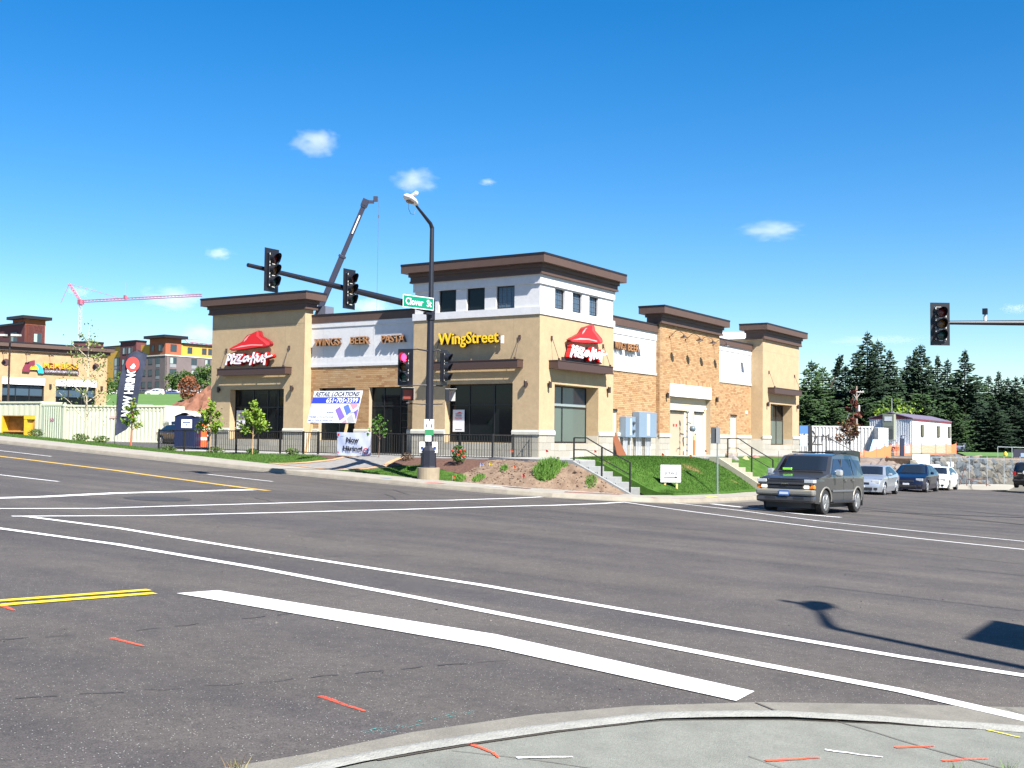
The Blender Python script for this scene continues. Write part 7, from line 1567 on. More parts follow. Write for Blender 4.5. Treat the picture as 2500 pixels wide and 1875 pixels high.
for a, b, w in ((-.05, .36, .30), (.36, .70, .255), (.70, .98, .20)):
    mb = MB(); O = A_.lerp(Bt, a); L = (A_.lerp(Bt, b)-O).length; mb.obox(O-sx*w-sy*w, sx, sy, T, 2*w, 2*w, L); o = mb.build('boom_section', CB, t, bevel=.03)
    m2 = MB(); m2.obox(O-sx*(w+.07)-sy*(w+.05)+T*(L-.25), sx, sy, T, 2*w+.14, 2*w+.1, .22); m2.obox(O+sx*w*.3-sy*(w+.02), sx, sy, T, w*.25, 2*w+.04, L-.3); sub(o, m2, 'collar', mat('boom_dark', (.03, .03, .05), .5))
mb = MB(); mb.obox(Bt-sx*.30-sy*.25-T*.5, sx, sy, T, .6, .5, .7); mb.obox(Bt+_r*.2-sy*.2-V*.2, _r, V, sy, .6, .28, .3); mb.obox(Bt+_r*.75-sy*.2-V*.02, _r, V, sy, .4, .5, .3); mb.build('boom_head', CB, t)
mb = MB(); q = Bt+_r*1.25+V*.4; mb.tube([q, q-V*18], .022, 4); mb.obox(q-V*2.0-_r*.05, _r, V, _f, .1, .3, .1); mb.build('cable', mat('cable_dark', (.06, .08, .14), .6), t)
mb = MB(); mb.obox(A_.lerp(Bt, .82)-sx*.12-sy*.27, sx, sy, T, .12, .02, 1.9) ; mb.build('boom_marking', WHITE, t)
mb = MB(); mb.box(78, 84, 74.5, 80.5, 3.8, 6.6); mb.build('carrier', CB, t)
# ------------------------------------------------------------------ right background
t, (O_, U_, V_, N_, L_) = container('white corrugated container with a black hexagon emblem and the letters McG', (94.7, 32.5), (98.3, 26.65), .55, 2.55, 2.4, mat('container_white', (.50, .50, .49), .55), .30, .09)
mb = MB(); mb.obox(O_+U_*L_-N_*2.2+V_*0, (N_*-1), V_, U_, 2.3, 2.5, .02) if False else None
mb = MB(); mb.obox(Vector((98.3, 26.63, .55))+_r*.02, _r, V_, -_f, .85, 2.45, 1.2); mb.build('open_door', MATS['container_white'], t)
HX = mat('emblem_black', (.02, .015, .02), .5); W2 = MB(); c0 = O_+U_*1.45+V_*1.55+N_*.06
for k in range(6):
    a0, a1 = R(30+60*k+30), R(30+60*k+90); p, q = (.58*math.cos(a0), .62*math.sin(a0)), (.58*math.cos(a1), .62*math.sin(a1)); brush(W2, c0, (U_, V_, N_), [p, q], .09, .02)
for y_, w_ in ((.10, .36), (-.08, .36)): W2.obox(c0+U_*(-w_/2)+V_*(y_-.03), U_, V_, N_, w_, .06, .02)
for s_ in (1, -1): W2.obox(c0+U_*(-.03)+V_*(.13 if s_ > 0 else -.30), U_, V_, N_, .06, .18, .02)
put_text(W2, 'McG', O_+U_*2.55+V_*1.28+N_*.06, (U_, V_, N_), 1.55, .55, .015, -.01); W2.build('emblem', HX, t)
# site office
MO = wp(.3513, 108); t = thing('site_office', 'white site office trailer with a maroon roof edge and three small windows', 'trailer', (MO.x, MO.y, .7)); Cc = Vector((MO.x, MO.y, 0)); UL2 = (wp(.3140, 111)-MO).normalized(); UR2 = (wp(.3855, 124)-MO).normalized()
NLf = (-UL2).cross(V); NRg = UR2.cross(V); Ll = (wp(.3140, 111)-MO).length; Lr = (wp(.3855, 124)-MO).length
zb, zt = .55, 4.0; SW = mat('siding_white', (.60, .60, .60), .6)
far = Cc+UL2*Ll+UR2*Lr
mb = MB(); P = [Cc, Cc+UR2*Lr, far, Cc+UL2*Ll]; mb.add([(p.x, p.y, zb) for p in P]+[(p.x, p.y, zt) for p in P], [(3,2,1,0), (4,5,6,7), (0,1,5,4), (1,2,6,5), (2,3,7,6), (3,0,4,7)]); mb.build('trailer_body', SW, t)
mb = MB(); corrugated(mb, Cc+UL2*Ll+V*zb+NLf*.03, -UL2, V, NLf, Ll-.02, zt-zb, .22, .04); mb.build('ribbed_end', mat('siding_ribbed', (.50, .52, .56), .6), t)
mid = Cc+UL2*Ll/2; mb = MB(); e = .10
G1 = [(Cc-UL2*.06, zt), (Cc+UL2*(Ll+.06), zt), (mid, zt+.52)]
mb.add([(p.x+NLf.x*.08, p.y+NLf.y*.08, z) for p, z in G1]+[(p.x-NLf.x*.1, p.y-NLf.y*.1, z) for p, z in G1], [(0,1,2), (5,4,3), (0,3,4,1), (1,4,5,2), (2,5,3,0)]); mb.build('gable', mat('maroon_trim', (.16, .012, .03), .5), t)
rf = MB(); R0 = Cc-UL2*.12+NLf*.15; R1 = mid+NLf*.15; R2_ = Cc+UL2*(Ll+.12)+NLf*.15; q = UR2*(Lr+.3)
for A1, z1, B1, z2 in ((R0, zt+.02, R1, zt+.60), (R1, zt+.60, R2_, zt+.02)):
    vs = [Vector((A1.x, A1.y, z1)), Vector((B1.x, B1.y, z2)), Vector((B1.x, B1.y, z2))+q, Vector((A1.x, A1.y, z1))+q]; rf.add(vs+[v+V*.08 for v in vs], [(3,2,1,0), (4,5,6,7), (0,1,5,4), (1,2,6,5), (2,3,7,6), (3,0,4,7)])
rf.build('roof', mat('roof_purple', (.15, .12, .16), .5), t)
mb = MB(); mb.obox(Cc+V*(zt-.12)+NRg*.01, UR2, V, NRg, Lr, .12, .06); mb.build('roof_trim', MATS['maroon_trim'], t)
for u in (.22, .63, .93):
    w = MB(); w.obox(Cc+UR2*(Lr*u-.5)+V*2.35+NRg*.02, UR2, V, NRg, 1.2, 1.15, .06); wo = w.build('window', FRAME, t); g_ = MB(); g_.obox(Cc+UR2*(Lr*u-.42)+V*2.42+NRg*.085, UR2, V, NRg, 1.04, 1.0, .01); sub(wo, g_, 'pane', GLASS)
A = mid+UL2*(-.0)+NLf*.1; mb = MB(); mb.obox(mid+UL2*.55+V*2.0+NLf*.08, -UL2, V, NLf, 1.15, 2.45, .45); ac = mb.build('air_conditioner', mat('ac_olive', (.24, .26, .20), .6), t, bevel=.02)
m2 = MB(); m2.obox(mid+UL2*.48+V*2.08+NLf*.54, -UL2, V, NLf, 1.0, .85, .01); sub(ac, m2, 'ac_grille', mat('ac_dark', (.09, .10, .09), .7)); m2 = MB(); m2.obox(mid+UL2*.35+V*3.8+NLf*.54, -UL2, V, NLf, .75, .42, .01); sub(ac, m2, 'notice', WHITE)
m2 = MB(); m2.obox(mid+UL2*.48+V*3.02+NLf*.54, -UL2, V, NLf, 1.0, .30, .01); sub(ac, m2, 'ac_louvre', mat('ac_mid', (.16, .17, .14), .7))
mb = MB(); mb.tube([mid+V*4.3-NLf*.3, mid+V*6.0-NLf*.3], .03, 5); mb.build('aerial', COND, t)
mb = MB(); mb.obox(Cc+UL2*(Ll*.55)+V*.55+NLf*.02, -UL2, V, NLf, Ll*.5, .9, 1.0); mb.build('porch', WHITE, t)
for a in (.35, .52): m2 = MB(); m2.obox(Cc+UL2*Ll*a+V*1.0+NLf*1.03, -UL2, V, NLf, .7, .35, .01); m2.build('porch_opening', TRIM, t)
# utility pole
t = thing('utility_pole', 'wooden utility pole with one cross arm in front of the dark conifers', 'utility pole', (180.9, 51.7, .3)); UP = mat('pole_wood', (.30, .23, .19), .9)
mb = MB(); mb.tube([(180.9, 51.65, 0), (180.62, 51.58, 10.6)], [.20, .13], 8); mb.build('pole', UP, t); mb = MB(); c = Vector((180.6, 51.58, 9.6)); mb.obox(c-_r*1.15-_f*.2, _r, V, _f, 2.3, .16, .14); mb.build('cross_arm', mat('arm_pale', (.45, .42, .40), .8), t)
mb = MB(); mb.tube([c-V*.9+_r*.05, c+_r*.7], .05, 4); mb.tube([c-V*.9-_r*.05, c-_r*.7], .05, 4); mb.build('brace', MATS['arm_pale'], t); mb = MB(); mb.lathe(c+_r*.30-V*3.0-_f*.2, [(.18, 0), (.2, .1), (.2, .9), (.15, 1.0)], 10); mb.build('transformer', MATS['arm_pale'], t)
for s_ in (-1.0, -.6, .6, 1.0): mb = MB(); mb.lathe(c+_r*s_+V*.16-_f*.1, [(.05, 0), (.06, .08), (.03, .18)], 6); mb.build('insulator', MATS['arm_pale'], t)
mb = MB(); mb.tube([(180.6, 51.6, 9.0), Vector((179.5, 53.3, 0.3))-_r*1.5], .03, 4); mb.build('guy_wire', COND, t)
# house with a red roof seen through the trees
q = wp(.4160, 214); t = thing('house', 'low house with an orange red roof glimpsed between the trees at the right', 'house', (q.x, q.y, .5)); O = Vector((q.x, q.y, .4))
mb = MB(); mb.obox(O, _r, V, -_f, 12, 2.6, 6); mb.build('wall', mat('house_wall', (.12, .07, .05), .9), t)
mb = MB(); p = O+V*2.5-_r*.4+_f*-6.6; mb.add([p, p+_r*13, p+_r*12+_f*4+V*2.2, p+_r*1+_f*4+V*2.2, p+_f*8, p+_r*13+_f*8], [(0,1,2,3), (3,2,5,4), (0,3,4), (1,5,2), (4,5,1,0)]); mb.build('roof', mat('roof_red', (.42, .10, .05), .7), t)
# ------------------------------------------------------------------ conifers
NEED = island_mat('needles_dark', [(.012, .030, .016), (.020, .045, .020), (.030, .058, .026), (.016, .036, .022)], bump=.01, rough=.9)
NEEDL = island_mat('needles_light', [(.030, .066, .020), (.048, .095, .028), (.024, .052, .020), (.065, .115, .035)], bump=.01, rough=.9)
CBARK = mat('conifer_bark', (.05, .035, .028), .9)
def conifer_mesh(seed, H, Rr_, tiers, m, sparse=1.0, low=.06, shape=1.0, droop=.25):
    rg = np.random.default_rng(seed); vs = []; fs = []
    for k in range(tiers):
        f = k/tiers; z = H*(low+(1-low)*f**.95); rad = Rr_*((1-f)**shape)*rg.uniform(.75, 1.15)+.15; nb = max(5, int((12 if f < .7 else 8)*sparse))
        for b in range(nb):
            a = rg.uniform(0, 6.283); L = rad*rg.uniform(.6, 1.12); d = np.array((math.cos(a), math.sin(a))); p = np.array((-d[1], d[0])); ns = max(3, int(L/.42))
            for s_ in range(ns):
                t_ = (s_+rg.uniform(.2, 1))/ns; zz = z+L*(.12*t_-droop*t_*t_)+.25*(t_ > .85)+rg.normal(0, .06); w = (.50*(1-t_*.55))*rg.uniform(.5, 1.25)*(.6+.4*min(1, L/2)); c = d*L*t_; ln = L/ns*rg.uniform(1.0, 1.7)
                for sg in (-1, 1):
                    b0 = len(vs); q = c+p*sg*w*rg.uniform(.6, 1.1)+d*ln*.45; vs += [(c[0], c[1], zz+.05), (c[0]+d[0]*ln, c[1]+d[1]*ln, zz-.04), (q[0], q[1], zz-rg.uniform(.10, .32)), (c[0]+p[0]*sg*w*.35, c[1]+p[1]*sg*w*.35, zz-.14)]; fs += [(b0, b0+1, b0+2), (b0, b0+2, b0+3)]
    for k in range(10):
        a = k*2.4; z = H*(1-.012*k); b0 = len(vs); r_ = .12+.05*k; vs += [(0, 0, z+.4), (r_*math.cos(a), r_*math.sin(a), z-.1), (r_*math.cos(a+.9), r_*math.sin(a+.9), z-.2)]; fs.append((b0, b0+1, b0+2))
    me = bpy.data.meshes.new('crown'); me.from_pydata(vs, [], fs); me.materials.append(m); return me
def conifer(label, u, D, H, mesh, mH, s=1.0, zb=0., name='conifer', wide=1.0, rot=0.):
    q = wp(u, D); t = thing(name, label, 'tree', (q.x, q.y, zb), rot); o = bpy.data.objects.new('crown', mesh); C.objects.link(o); o.parent = t; k = H/mH; o.scale = (k*wide, k*wide, k)
    mb = MB(); mb.tube([(0, 0, -.5), (0, 0, H*.5), (0, 0, H*.98)], [H*.016, H*.010, .03], 7); mb.build('trunk', CBARK, t, world=False); return t
M1 = conifer_mesh(1, 20, 5.6, 44, NEED, 1.1, shape=.85); M2 = conifer_mesh(2, 18, 4.4, 40, NEED, 1.0, shape=.75, droop=.1); M3 = conifer_mesh(3, 16, 4.6, 34, NEEDL, 1.15, shape=.65, droop=.15); M4 = conifer_mesh(4, 17, 3.6, 42, NEED, .9, shape=.9, droop=.05)
def ux(px): return (px-1250)/FPX
cl = [  # px of the tip, distance, top height, mesh, own height, width factor, label
    (1982, 196, 15.9, M3, 16, 1.15, 'bushy light green conifer nearest the end tower of the restaurant'),
    (2010, 203, 15.4, M3, 16, 1.1, 'light green conifer right of the nearest bushy one'),
    (2065, 205, 15.8, M2, 18, 1.1, 'low conifer left of the tallest conifer'),
    (2092, 199, 17.6, M2, 18, 1.0, 'conifer just left of the tallest one, behind the utility pole'),
    (2119, 200, 21.4, M1, 20, 1.15, 'tallest dark conifer with a ragged tip right of the utility pole'),
    (2145, 204, 20.3, M2, 18, 1.15, 'second tallest conifer leaning against the tallest one'),
    (2174, 202, 18.5, M1, 20, 1.0, 'conifer on the right shoulder of the tallest group'),
    (2205, 207, 15.4, M3, 16, 1.1, 'shorter light conifer in the dip between the two conifer groups'),
    (2222, 203, 17.6, M2, 18, .95, 'dark conifer at the left of the second group with raised branches'),
    (2236, 206, 18.8, M4, 17, 1.15, 'thin tipped conifer in the second group, left of a near twin'),
    (2250, 202, 19.5, M2, 18, 1.0, 'highest conifer in the group left of the right hand signal arm'),
    (2268, 208, 17.4, M1, 20, .95, 'conifer below the hanging signal head'),
    (2291, 203, 17.6, M4, 17, 1.2, 'narrow conifer right below the hanging signal head'),
    (2315, 206, 17.2, M2, 18, .95, 'conifer between the signal head and the layered spruce'),
    (2357, 201, 18.4, M4, 17, 1.55, 'layered spruce with upward curved branches under the right signal arm'),
    (2338, 208, 15.0, M1, 20, 1.2, 'dark conifer filling the gap left of the layered spruce'),
    (2392, 206, 13.6, M3, 16, 1.15, 'rounded conifer to the right of the layered spruce'),
    (2440, 205, 15.0, M4, 17, 1.25, 'open branched conifer with sky showing through above the red roof'),
    (2481, 203, 14.0, M1, 20, 1.35, 'dark conifer near the right edge of the photo'), (2415, 210, 14.6, M1, 20, 1.2, 'dark conifer just behind and left of the open branched one'), (2462, 210, 14.2, M2, 18, 1.3, 'dense conifer between the open branched one and the right edge'), (2040, 210, 15.6, M1, 20, 1.1, 'dark conifer behind the leaning branch'),
    (2505, 206, 14.6, M2, 18, 1.3, 'conifer cut by the right edge of the photo')]
for i, (px, D, H, me, mh, wd, lb) in enumerate(cl): conifer(lb, ux(px), D, H, me, mh, wide=wd, rot=i*1.7, zb=-.2)
MB2 = conifer_mesh(9, 12, 5.0, 26, NEEDL, 1.2, shape=.5, droop=.1)
for i, (px, D, H, lb) in enumerate([(1968, 192, 10, 'low broad conifer touching the end tower wall'), (2030, 190, 9, 'low broad conifer behind the white container'), (2110, 192, 9.5, 'low conifer behind the left end of the site office'), (2180, 190, 10, 'broad green conifer above the air conditioner'), (2250, 193, 10.5, 'broad light green conifer behind the site office roof'), (2320, 191, 9, 'broad conifer behind the right end of the site office'), (2385, 192, 8.2, 'low dark conifer left of the red roof'), (2425, 190, 9.5, 'low dark conifer standing before the red roof'), (2475, 192, 8.5, 'low dark conifer at the right end of the red roof'), (2515, 190, 8.5, 'low dark conifer at the right edge of the photo')]):
    conifer(lb, ux(px), D, H, M1 if i > 5 else MB2, 20 if i > 5 else 12, wide=2.0 if i > 5 else 1.25, rot=i*.9, zb=-.2)
q = wp(ux(2027), 197); t = thing('leaning_branch', 'leaning bare branch with a tuft of needles sticking out of the conifers near the tower', 'branch', (q.x, q.y, 12)); mb = MB(); mb.tube([q+V*11, q+V*14+_r*1.4, q+V*16.2+_r*1.9], [.14, .09, .03], 5); mb.build('branch', CBARK, t)
rg = np.random.default_rng(5); vs = []; fs = []
for _ in range(260): k = rg.uniform(.3, 1); p = (q+V*(12.3+4.2*k)+_r*(.6+1.4*k)+Vector(rg.normal(0, .28, 3))); _leaf(vs, fs, p, .55, rg)
for _ in range(120): k = rg.uniform(0, 1); p = (q+V*(13.2+1.3*k)+_r*(1.0+2.0*k)+Vector(rg.normal(0, .18, 3))); _leaf(vs, fs, p, .45, rg)
mobj('needles', vs, fs, NEED, t)
roundtree('yellow green bush showing above the site office roof', ux(2200), 125, 1.0, 5.2, 2.6, LEAFB, 600, .35, 40)
roundtree('small yellow green bush left of the aerial on the site office', ux(2165), 127, 1.0, 4.8, 1.2, LEAFB, 260, .3, 41)
# dark understorey far behind the trunks, reads as one mass
vs = []; fs = []; rg = np.random.default_rng(12)
for _ in range(13000):
    u = rg.uniform(ux(1940), ux(2560)); D = rg.uniform(204, 222); p = wp(u, D); _leaf(vs, fs, Vector((p.x, p.y, rg.uniform(0, 10.5))), 1.5, rg)
o = mobj('undergrowth', vs, fs, NEED); o['kind'] = 'stuff'; o['label'] = 'dark undergrowth between and behind the conifer trunks'; o['category'] = 'woodland'
# ------------------------------------------------------------------ boulder wall, netting, site clutter
WALLM = [mat('wall_stone_%d' % i, c, .9, var=.25, vs=2.5, bump=.6, bs=8) for i, c in enumerate([(.085, .10, .115), (.11, .12, .13), (.14, .13, .11), (.06, .07, .08), (.12, .105, .08)])]
wa, wb = Vector((76.6, 17.75, 0)), Vector((90.5, 14.0, 0)); t = thing('boulder_wall', 'dry stacked retaining wall of grey and tan boulders behind chain link fencing', 'wall', (78, 17.4, -.9))
U, V, N, L = frame_from(wa, wb); rgw = np.random.default_rng(2); nb = 0; dat = []
for s_ in range(10):
    mb = MB(); rock(mb, (0, 0, 0), 1.0, 1.0); me = bpy.data.meshes.new('boulder'); me.from_pydata(mb.v, [], mb.f); me.materials.append(WALLM[s_ % 5]); dat.append(me)
for row, (z, r) in enumerate([(-.75, .48), (-.25, .44), (.25, .40), (.66, .34)]):
    a = rgw.uniform(0, .4)-(.5 if row < 3 else -.6)
    while a < L+.3:
        o = bpy.data.objects.new('boulder', dat[rgw.integers(10)]); C.objects.link(o); o.parent = t; k = r*rgw.uniform(.8, 1.25)
        p = wa+U*a-N*(.12*row+rgw.uniform(0, .15))+V*(z+rgw.uniform(-.08, .08)-.009*a*3); o.location = p-t.location; o.scale = (k*1.1, k*1.1, k*.85); o.rotation_euler = (rgw.uniform(0, 6), rgw.uniform(0, 6), rgw.uniform(0, 6)); a += k*1.45
mb = MB(); mb.obox(wa-N*2.5-V*1.2, U, V, N, L+2, 1.9, 2.1); mb.build('backfill', DIRT, t)
t = thing('chain_link_fence', 'galvanised chain link fence panels in front of the boulder wall', 'fence', (78, 17.0, -1)); GA = mat('galv_pale', (.42, .46, .48), .4, metal=.5); F0_ = Vector((76.2, 17.0, -1.05)); F1_ = Vector((92, 13.1, -1.35)); Uf, Vf, Nf, Lf = frame_from(F0_, F1_)
for k in range(7): mb = MB(); p = F0_+Uf*Lf*k/6; mb.tube([p, p+V*1.9], .03, 5); mb.build('post', GA, t)
mb = MB(); mb.tube([F0_+V*1.88, F1_+V*1.88], .02, 4); mb.build('rail', GA, t); mb = MB(); step = .16; n = int(Lf/step)
for k in range(-11, n):
    for s_ in (1, -1):
        a0, a1 = (k*step, k*step+1.85) if s_ > 0 else (k*step+1.85, k*step); 
        z0, z1 = 0, 1.85
        if a0 < 0: z0 = -a0 if s_ > 0 else z0; a0 = max(0, a0)
        if s_ < 0 and a1 < 0: z1 = 1.85*(a0/(a0-a1)) if a0 != a1 else 0; a1 = 0
        if max(a0, a1) > Lf: continue
        p, q = F0_+Uf*a0+V*z0, F0_+Uf*a1+V*z1; mb.add([p-V*.005, p+V*.005, q+V*.005, q-V*.005], [(0,1,2,3)])
o = mb.build('mesh_wire', GA, t, kind='stuff')
# right part of chain link with sign beyond the wall
t = thing('chain_link_fence', 'open chain link gate frame with a dark sign at the far right edge', 'fence', (92, 15, 0)); q = wp(ux(2436), 88); mb = MB()
for a in (0, 1.1, 2.2, 3.3): p = Vector((q.x, q.y, -.9))+_r*a; mb.tube([p, p+V*2.4], .03, 5)
mb.tube([Vector((q.x, q.y, 1.5)), Vector((q.x, q.y, 1.45))+_r*3.3], .025, 4); mb.build('frame', GA, t); mb = MB(); mb.obox(Vector((q.x, q.y, .5))+_r*1.2, _r, V, -_f, 1.3, .85, .03); mb.build('sign_panel', mat('sign_black_blue', (.02, .02, .035), .5), t); mb = MB(); mb.obox(Vector((q.x, q.y, .75))+_r*1.75-_f*.04, _r, V, -_f, .35, .30, .01); mb.build('sign_mark', mat('mark_blue', (.2, .28, .45), .5), t)
t = thing('bicycle_rack', 'rusty pipes and low steel rack lying before the boulder wall', 'steel rack', (77, 15.2, -1)); q = wp(ux(2360), 75); RU = mat('rust_pipe', (.14, .06, .04), .7); mb = MB(); b0 = Vector((q.x, q.y, -1.05))
mb.tube([b0, b0+V*.45, b0+V*.45+_r*1.3, b0+_r*1.3], .03, 5); mb.tube([b0+V*.42+_r*.1, b0+_r*1.55+V*.05], .025, 5); mb.tube([b0+_r*.3, b0+_r*.3+V*.45], .02, 4); mb.tube([b0-_r*.5, b0-_r*.1+V*1.25], .025, 5); mb.build('pipe', RU, t)
t = thing('notice_board', 'pair of small white notices hanging on the chain link fence', 'notice', (80, 16, 0)); q = wp(ux(2311), 76.6); mb = MB()
for a in (0, .27): mb.obox(Vector((q.x, q.y, .15))+_r*a, _r, V, -_f, .2, .34, .01)
mb.build('notice', WHITE, t)
# pale slab kerb at the foot of the wall
mb = MB(); mb.add([(76.0, 16.2, -1.25), (92, 12.4, -1.6), (92.2, 13.4, -1.6), (76.2, 17.3, -1.25), (76.0, 16.2, -.98), (92, 12.4, -1.25), (92.2, 13.4, -1.2), (76.2, 17.3, -.93)], [(3,2,1,0), (4,5,6,7), (0,1,5,4), (1,2,6,5), (2,3,7,6), (3,0,4,7)]); tag(mb.build('kerb_slab', mat('slab_pale', (.30, .285, .25), .85)), 'pale concrete kerb slab at the foot of the boulder wall', 'kerb')
# dirt bank and excavated rock between the cars and the containers
def bank2(x, y): return 0
bm_ = MB(); P0 = wp(ux(1985), 66); 
rows = [(ux(1980), 66, 84), (ux(2060), 66, 84), (ux(2140), 68, 86), (ux(2200), 70, 88), (ux(2270), 74, 92), (ux(2330), 84, 96), (ux(2420), 92, 104), (ux(2520), 98, 110)]
rgb = np.random.default_rng(8); vs = []; K = 12
for i in range(50):
    f = i/49*(len(rows)-1); k = min(int(f), len(rows)-2); ff = f-k; u = lerp(rows[k][0], rows[k+1][0], ff); D0 = lerp(rows[k][1], rows[k+1][1], ff); D1 = lerp(rows[k][2], rows[k+1][2], ff)
    for j in range(K+1):
        D = lerp(D0, D1, j/K); p = wp(u, D); z = lerp(-1.1 if i > 12 else -.8, .62, min(1, (j/K*2.6))**.8)+(rgb.normal(0, .10) if 0 < j < 7 else 0); vs.append((p.x, p.y, z))
fs = [(i*(K+1)+j, i*(K+1)+j+1, (i+1)*(K+1)+j+1, (i+1)*(K+1)+j) for i in range(49) for j in range(K)]
o = mobj('dirt_bank', vs, fs, mat('dirt_grey', (.12, .095, .08), .95, col2=(.20, .155, .125), vs=1.5, bump=1, bs=4)); struct(o)
mb = MB()
for _ in range(260):
    u = rgb.uniform(ux(2080), ux(2275)); D = rgb.uniform(70, 75); p = wp(u, D); rock(mb, (p.x, p.y, lerp(-.8, .2, (D-70)/5)+rgb.uniform(-.1, .1)), rgb.uniform(.08, .32), .8)
o = mb.build('rubble', island_mat('rubble_stone', [(.20, .17, .15), (.28, .24, .21), (.15, .13, .12), (.30, .25, .20)]), kind='stuff'); o['label'] = 'heap of broken grey rock behind the silver and navy cars'; o['category'] = 'rubble'
NETM = mat('net_orange', (.85, .22, .08), .7)
def netting(label, pts, h, seed=1, dens=.14):
    rg = np.random.default_rng(seed); t = thing('safety_netting', label, 'safety netting', tuple(Vector(pts[0]))); mb = MB()
    for p in pts: mb.tube([Vector(p), Vector(p)+V*(h+.15)], .025, 4)
    mb.build('stake', mat('stake_steel', (.25, .10, .07), .6), t); mb = MB()
    for a, b in zip(pts, pts[1:]):
        a, b = Vector(a), Vector(b); L = (b-a).length; n = max(2, int(L/dens)); sag = lambda s: -.12*math.sin(math.pi*s)
        for k in range(n): s = k/n; p = a.lerp(b, s)+V*sag(s); mb.add([p+V*.02, p+_r*.03+V*.02, p+_r*.03+V*h, p+V*h], [(0,1,2,3)])
        for z in np.arange(.03, h, .13):
            Q = [a.lerp(b, k/6)+V*(z+sag(k/6)) for k in range(7)]
            for p, q in zip(Q, Q[1:]): mb.add([p, q, q+V*.035, p+V*.035], [(0,1,2,3)])
    o = mb.build('net', NETM, t, kind='stuff'); return t
W_ = lambda px, D, z: tuple(wp(ux(px), D)+V*z)
netting('orange safety netting standing before the site office', [W_(2150, 96, .6), W_(2190, 97, .6), W_(2225, 99, .6), W_(2250, 100, .6), W_(2285, 103, .6), W_(2310, 105, .65), W_(2335, 108, .7)], 1.05, 3)
netting('slack orange netting lying along the dirt bank left of the site office', [W_(2085, 84, .15), W_(2110, 84, .15), W_(2140, 85, .3), W_(2160, 87, .55), W_(2175, 89, .6)], .95, 5, .05)
mb = MB()
for k in range(16): p = wp(ux(2140+rgb.uniform(0, 22)), 88); rock(mb, (p.x, p.y, .9+rgb.uniform(-.1, .25)), .16, .8)
tag(mb.build('net_bundle', mat('net_red', (.75, .09, .04), .7)), 'crumpled bright red orange bundle on the bank before the site office steps', 'bundle')
q = wp(ux(2118), 92); mb = MB(); p = Vector((q.x, q.y, .5)); mb.add([p, p+_r*1.2, p+_r*1.9+V*1.45+_f*.5, p+_r*.6+V*1.45+_f*.5]+[v-_f*.04 for v in (p, p+_r*1.2, p+_r*1.9+V*1.45+_f*.5, p+_r*.6+V*1.45+_f*.5)], [(0,1,2,3), (7,6,5,4), (0,4,5,1), (1,5,6,2), (2,6,7,3), (3,7,4,0)]); tag(mb.build('blue_board', mat('board_blue', (.16, .34, .55), .5)), 'leaning light blue board between the white container and the site office', 'board')
t = thing('info_post', 'dark post with a curved top before the site office porch', 'post', W_(2197, 96, .6)); mb = MB(); p = Vector(W_(2197, 96, .6)); mb.obox(p, _r, V, -_f, .32, 1.5, .2); mb.tube([p+V*1.5+_r*.1, p+V*1.75+_r*.15, p+V*1.8+_r*.5], .05, 5); mb.build('post', mat('post_navy', (.015, .02, .05), .5), t)
# entrance sign and barrier behind the queue
entrance_sign('white entrance sign standing on a low white barrier behind the navy car', tuple(wp(ux(2228), 74)), tuple(_r), 1.12, .6, .40, .98, .07, False, -.3)
q = wp(ux(2206), 73); mb = MB(); mb.obox(Vector((q.x, q.y, .12)), _r, V, -_f, 2.25, .24, .3); tag(mb.build('barrier', WHITE, bevel=.02), 'long low white barrier board right behind the navy and white sedans', 'barrier')
# stuff at the end of the terrace
t = thing('handrail', 'black handrail beyond the end of the restaurant, before the white container', 'railing', (75.5, 24, 1)); q = wp(ux(1947), 76); p = Vector((q.x, q.y, .8)); mb = MB()
for a in (0, .6, 1.35, 1.95): mb.tube([p+_r*a, p+_r*a+V*1.35], .028, 5)
mb.build('post', BLACKR, t); mb = MB(); mb.tube([p+V*1.3+_r*-.1, p+V*1.3+_r*1.9, p+_r*4.2+V*.1], .028, 5); mb.tube([p+V*.75, p+V*.75+_r*1.7], .05, 5); mb.build('top_rail', BLACKR, t)
t = thing('dark_container_box', 'low dark green skip below the reddish young tree', 'skip', W_(2017, 75, .4)); mb = MB(); p = Vector(W_(2015, 72, .25)); mb.obox(p, _r, V, -_f, 1.85, .95, 1.2); mb.build('skip_body', mat('skip_green', (.012, .022, .018), .6), t)
t = thing('ladder_sign', 'blue and white notice boards on a dark frame at the end of the restaurant', 'notice board', W_(1953, 74, 1)); mb = MB(); p = Vector(W_(1952, 76, .8)); mb.obox(p+V*1.45, _r, V, -_f, .62, .55, .05); mb.build('blue_board', mat('notice_blue', (.06, .16, .50), .5), t); mb = MB(); mb.obox(p+V*.62+_r*.05, _r, V, -_f, .5, .75, .05); mb.build('pale_board', mat('notice_pale', (.35, .42, .45), .5), t)
mb = MB(); mb.obox(p+_r*.60+V*.3-_f*.04, _r, V, -_f, .22, 1.7, .05); mb.tube([p, p+V*2.0], .03, 5); mb.tube([p+_r*.85, p+_r*.85+V*1.4], .03, 5); mb.build('frame', BLACKR, t)
t = thing('hydrant', 'yellow fire hydrant on the grass at the far right', 'hydrant', W_(2455, 97, .2)); mb = MB(); mb.lathe(W_(2455, 96, .15), [(.14, 0), (.14, .65), (.18, .68), (.12, .85), (.04, .95)], 10); mb.build('body', mat('hydrant_yellow', (.75, .50, .04), .5), t)
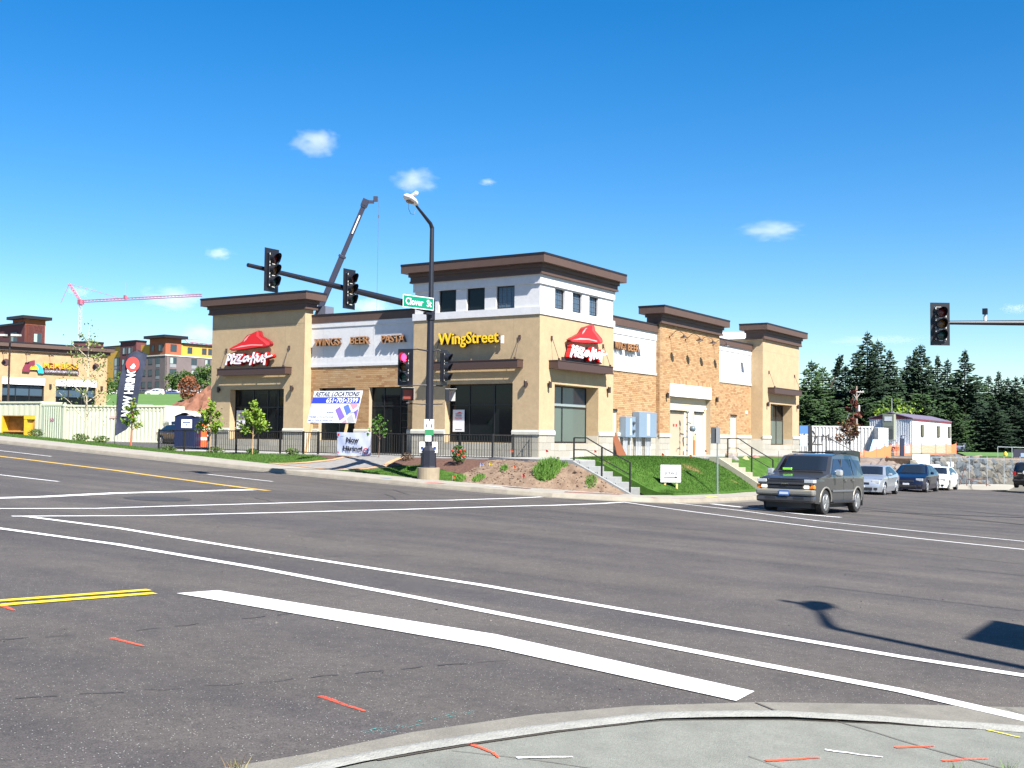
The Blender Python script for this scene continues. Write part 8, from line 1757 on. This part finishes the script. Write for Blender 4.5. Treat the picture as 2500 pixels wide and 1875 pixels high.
# ------------------------------------------------------------------ weeds at the photographer's feet
tuft('weed_patch', 'dry reddish weed growing from the gutter at the bottom edge of the photo', 4.02, 4.16, .05, 70, .13, island_mat('weed_dry', [(.30, .22, .10), (.16, .07, .05), (.12, .16, .04), (.40, .32, .18)], bump=.01), g, w=.0035)
for lb, x, y, n in (('thin grass seed stalk at the bottom right, left one', 6.62, 1.36, 14), ('thin grass stalks at the bottom right corner, right tuft', 6.78, 1.12, 40)):
    tuft('weed_patch', lb, x, y, .03, n, .11, WEED, nz, w=.003)
# ------------------------------------------------------------------ clouds
def cloud(label, u, v, D, w, h, dens, seed):
    """a drifting puff: real volume high in the sky"""
    q = _f*D + _r2*(u*D) + _u2*(v*D); me = bpy.data.meshes.new('cloud'); bm = bmesh.new(); bmesh.ops.create_icosphere(bm, subdivisions=3, radius=1.0); bm.to_mesh(me); bm.free()
    o = bpy.data.objects.new('cloud', me); C.objects.link(o); o.location = q; o.scale = (w/2*D/FPX, w/2*D/FPX, h/2*D/FPX); o.rotation_euler = (0, 0, YAW-math.pi/2)
    m = bpy.data.materials.new('cloud_%d' % seed); m.use_nodes = True; n = m.node_tree.nodes; l = m.node_tree.links; n.remove(n['Principled BSDF']); vo = n.new('ShaderNodeVolumePrincipled'); l.new(vo.outputs[0], n['Material Output'].inputs['Volume'])
    vo.inputs['Color'].default_value = (1, 1, 1, 1); vo.inputs['Anisotropy'].default_value = -.1
    tc = n.new('ShaderNodeTexCoord'); ln = n.new('ShaderNodeVectorMath'); ln.operation = 'LENGTH'; l.new(tc.outputs['Object'], ln.inputs[0])
    mp = n.new('ShaderNodeMapping'); mp.inputs['Location'].default_value = (seed*3.1, seed*1.7, 0); l.new(tc.outputs['Object'], mp.inputs[0]); no = n.new('ShaderNodeTexNoise'); no.inputs['Scale'].default_value = 1.9; no.inputs['Detail'].default_value = 5; no.inputs['Roughness'].default_value = .62; l.new(mp.outputs[0], no.inputs[0])
    a = n.new('ShaderNodeMath'); a.operation = 'MULTIPLY_ADD'; l.new(ln.outputs['Value'], a.inputs[0]); a.inputs[1].default_value = -.55; a.inputs[2].default_value = .0
    b = n.new('ShaderNodeMath'); b.operation = 'ADD'; l.new(a.outputs[0], b.inputs[0]); l.new(no.outputs[0], b.inputs[1])
    r = n.new('ShaderNodeMapRange'); r.inputs['From Min'].default_value = .08; r.inputs['From Max'].default_value = .55; l.new(b.outputs[0], r.inputs['Value']); k = n.new('ShaderNodeMath'); k.operation = 'MULTIPLY'; l.new(r.outputs[0], k.inputs[0]); k.inputs[1].default_value = dens*.42/(w*D/FPX)
    l.new(k.outputs[0], vo.inputs['Density']); me.materials.append(m); m.cycles.volume_step_rate = 1.0 if hasattr(m, 'cycles') else None; tag(o, label, 'cloud'); return o
for i, (px, py, w, h, dn, lb) in enumerate([(770, 347, 150, 85, 4.5, 'white puffy cloud above the crane boom, highest in the sky'), (1012, 440, 145, 78, 3.6, 'white cloud just above the street lamp head'), (1882, 560, 195, 58, 4, 'white cloud alone in the right half of the sky'), (535, 618, 90, 40, 3, 'small cloud left of the first signal head'), (425, 728, 190, 75, 4, 'white cloud at the tip of the red crane jib'), (905, 748, 150, 60, 5, 'cloud low behind the mast arm above the middle roof'), (1190, 443, 60, 22, 2.5, 'tiny wisp right of the street lamp'), (490, 812, 120, 60, 3, 'pale cloud low between the apartments and the left tower'), (2140, 828, 330, 20, 2.2, 'long thin cloud streak above the conifers'), (190, 710, 90, 35, 2, 'faint cloud left of the red crane'), (2480, 752, 90, 35, 2, 'faint cloud at the right edge behind the signal arm')]):
    cloud(lb, (px-1250)/FPX, (937.5-py)/FPX, 3000, w, h, dn, i+1)
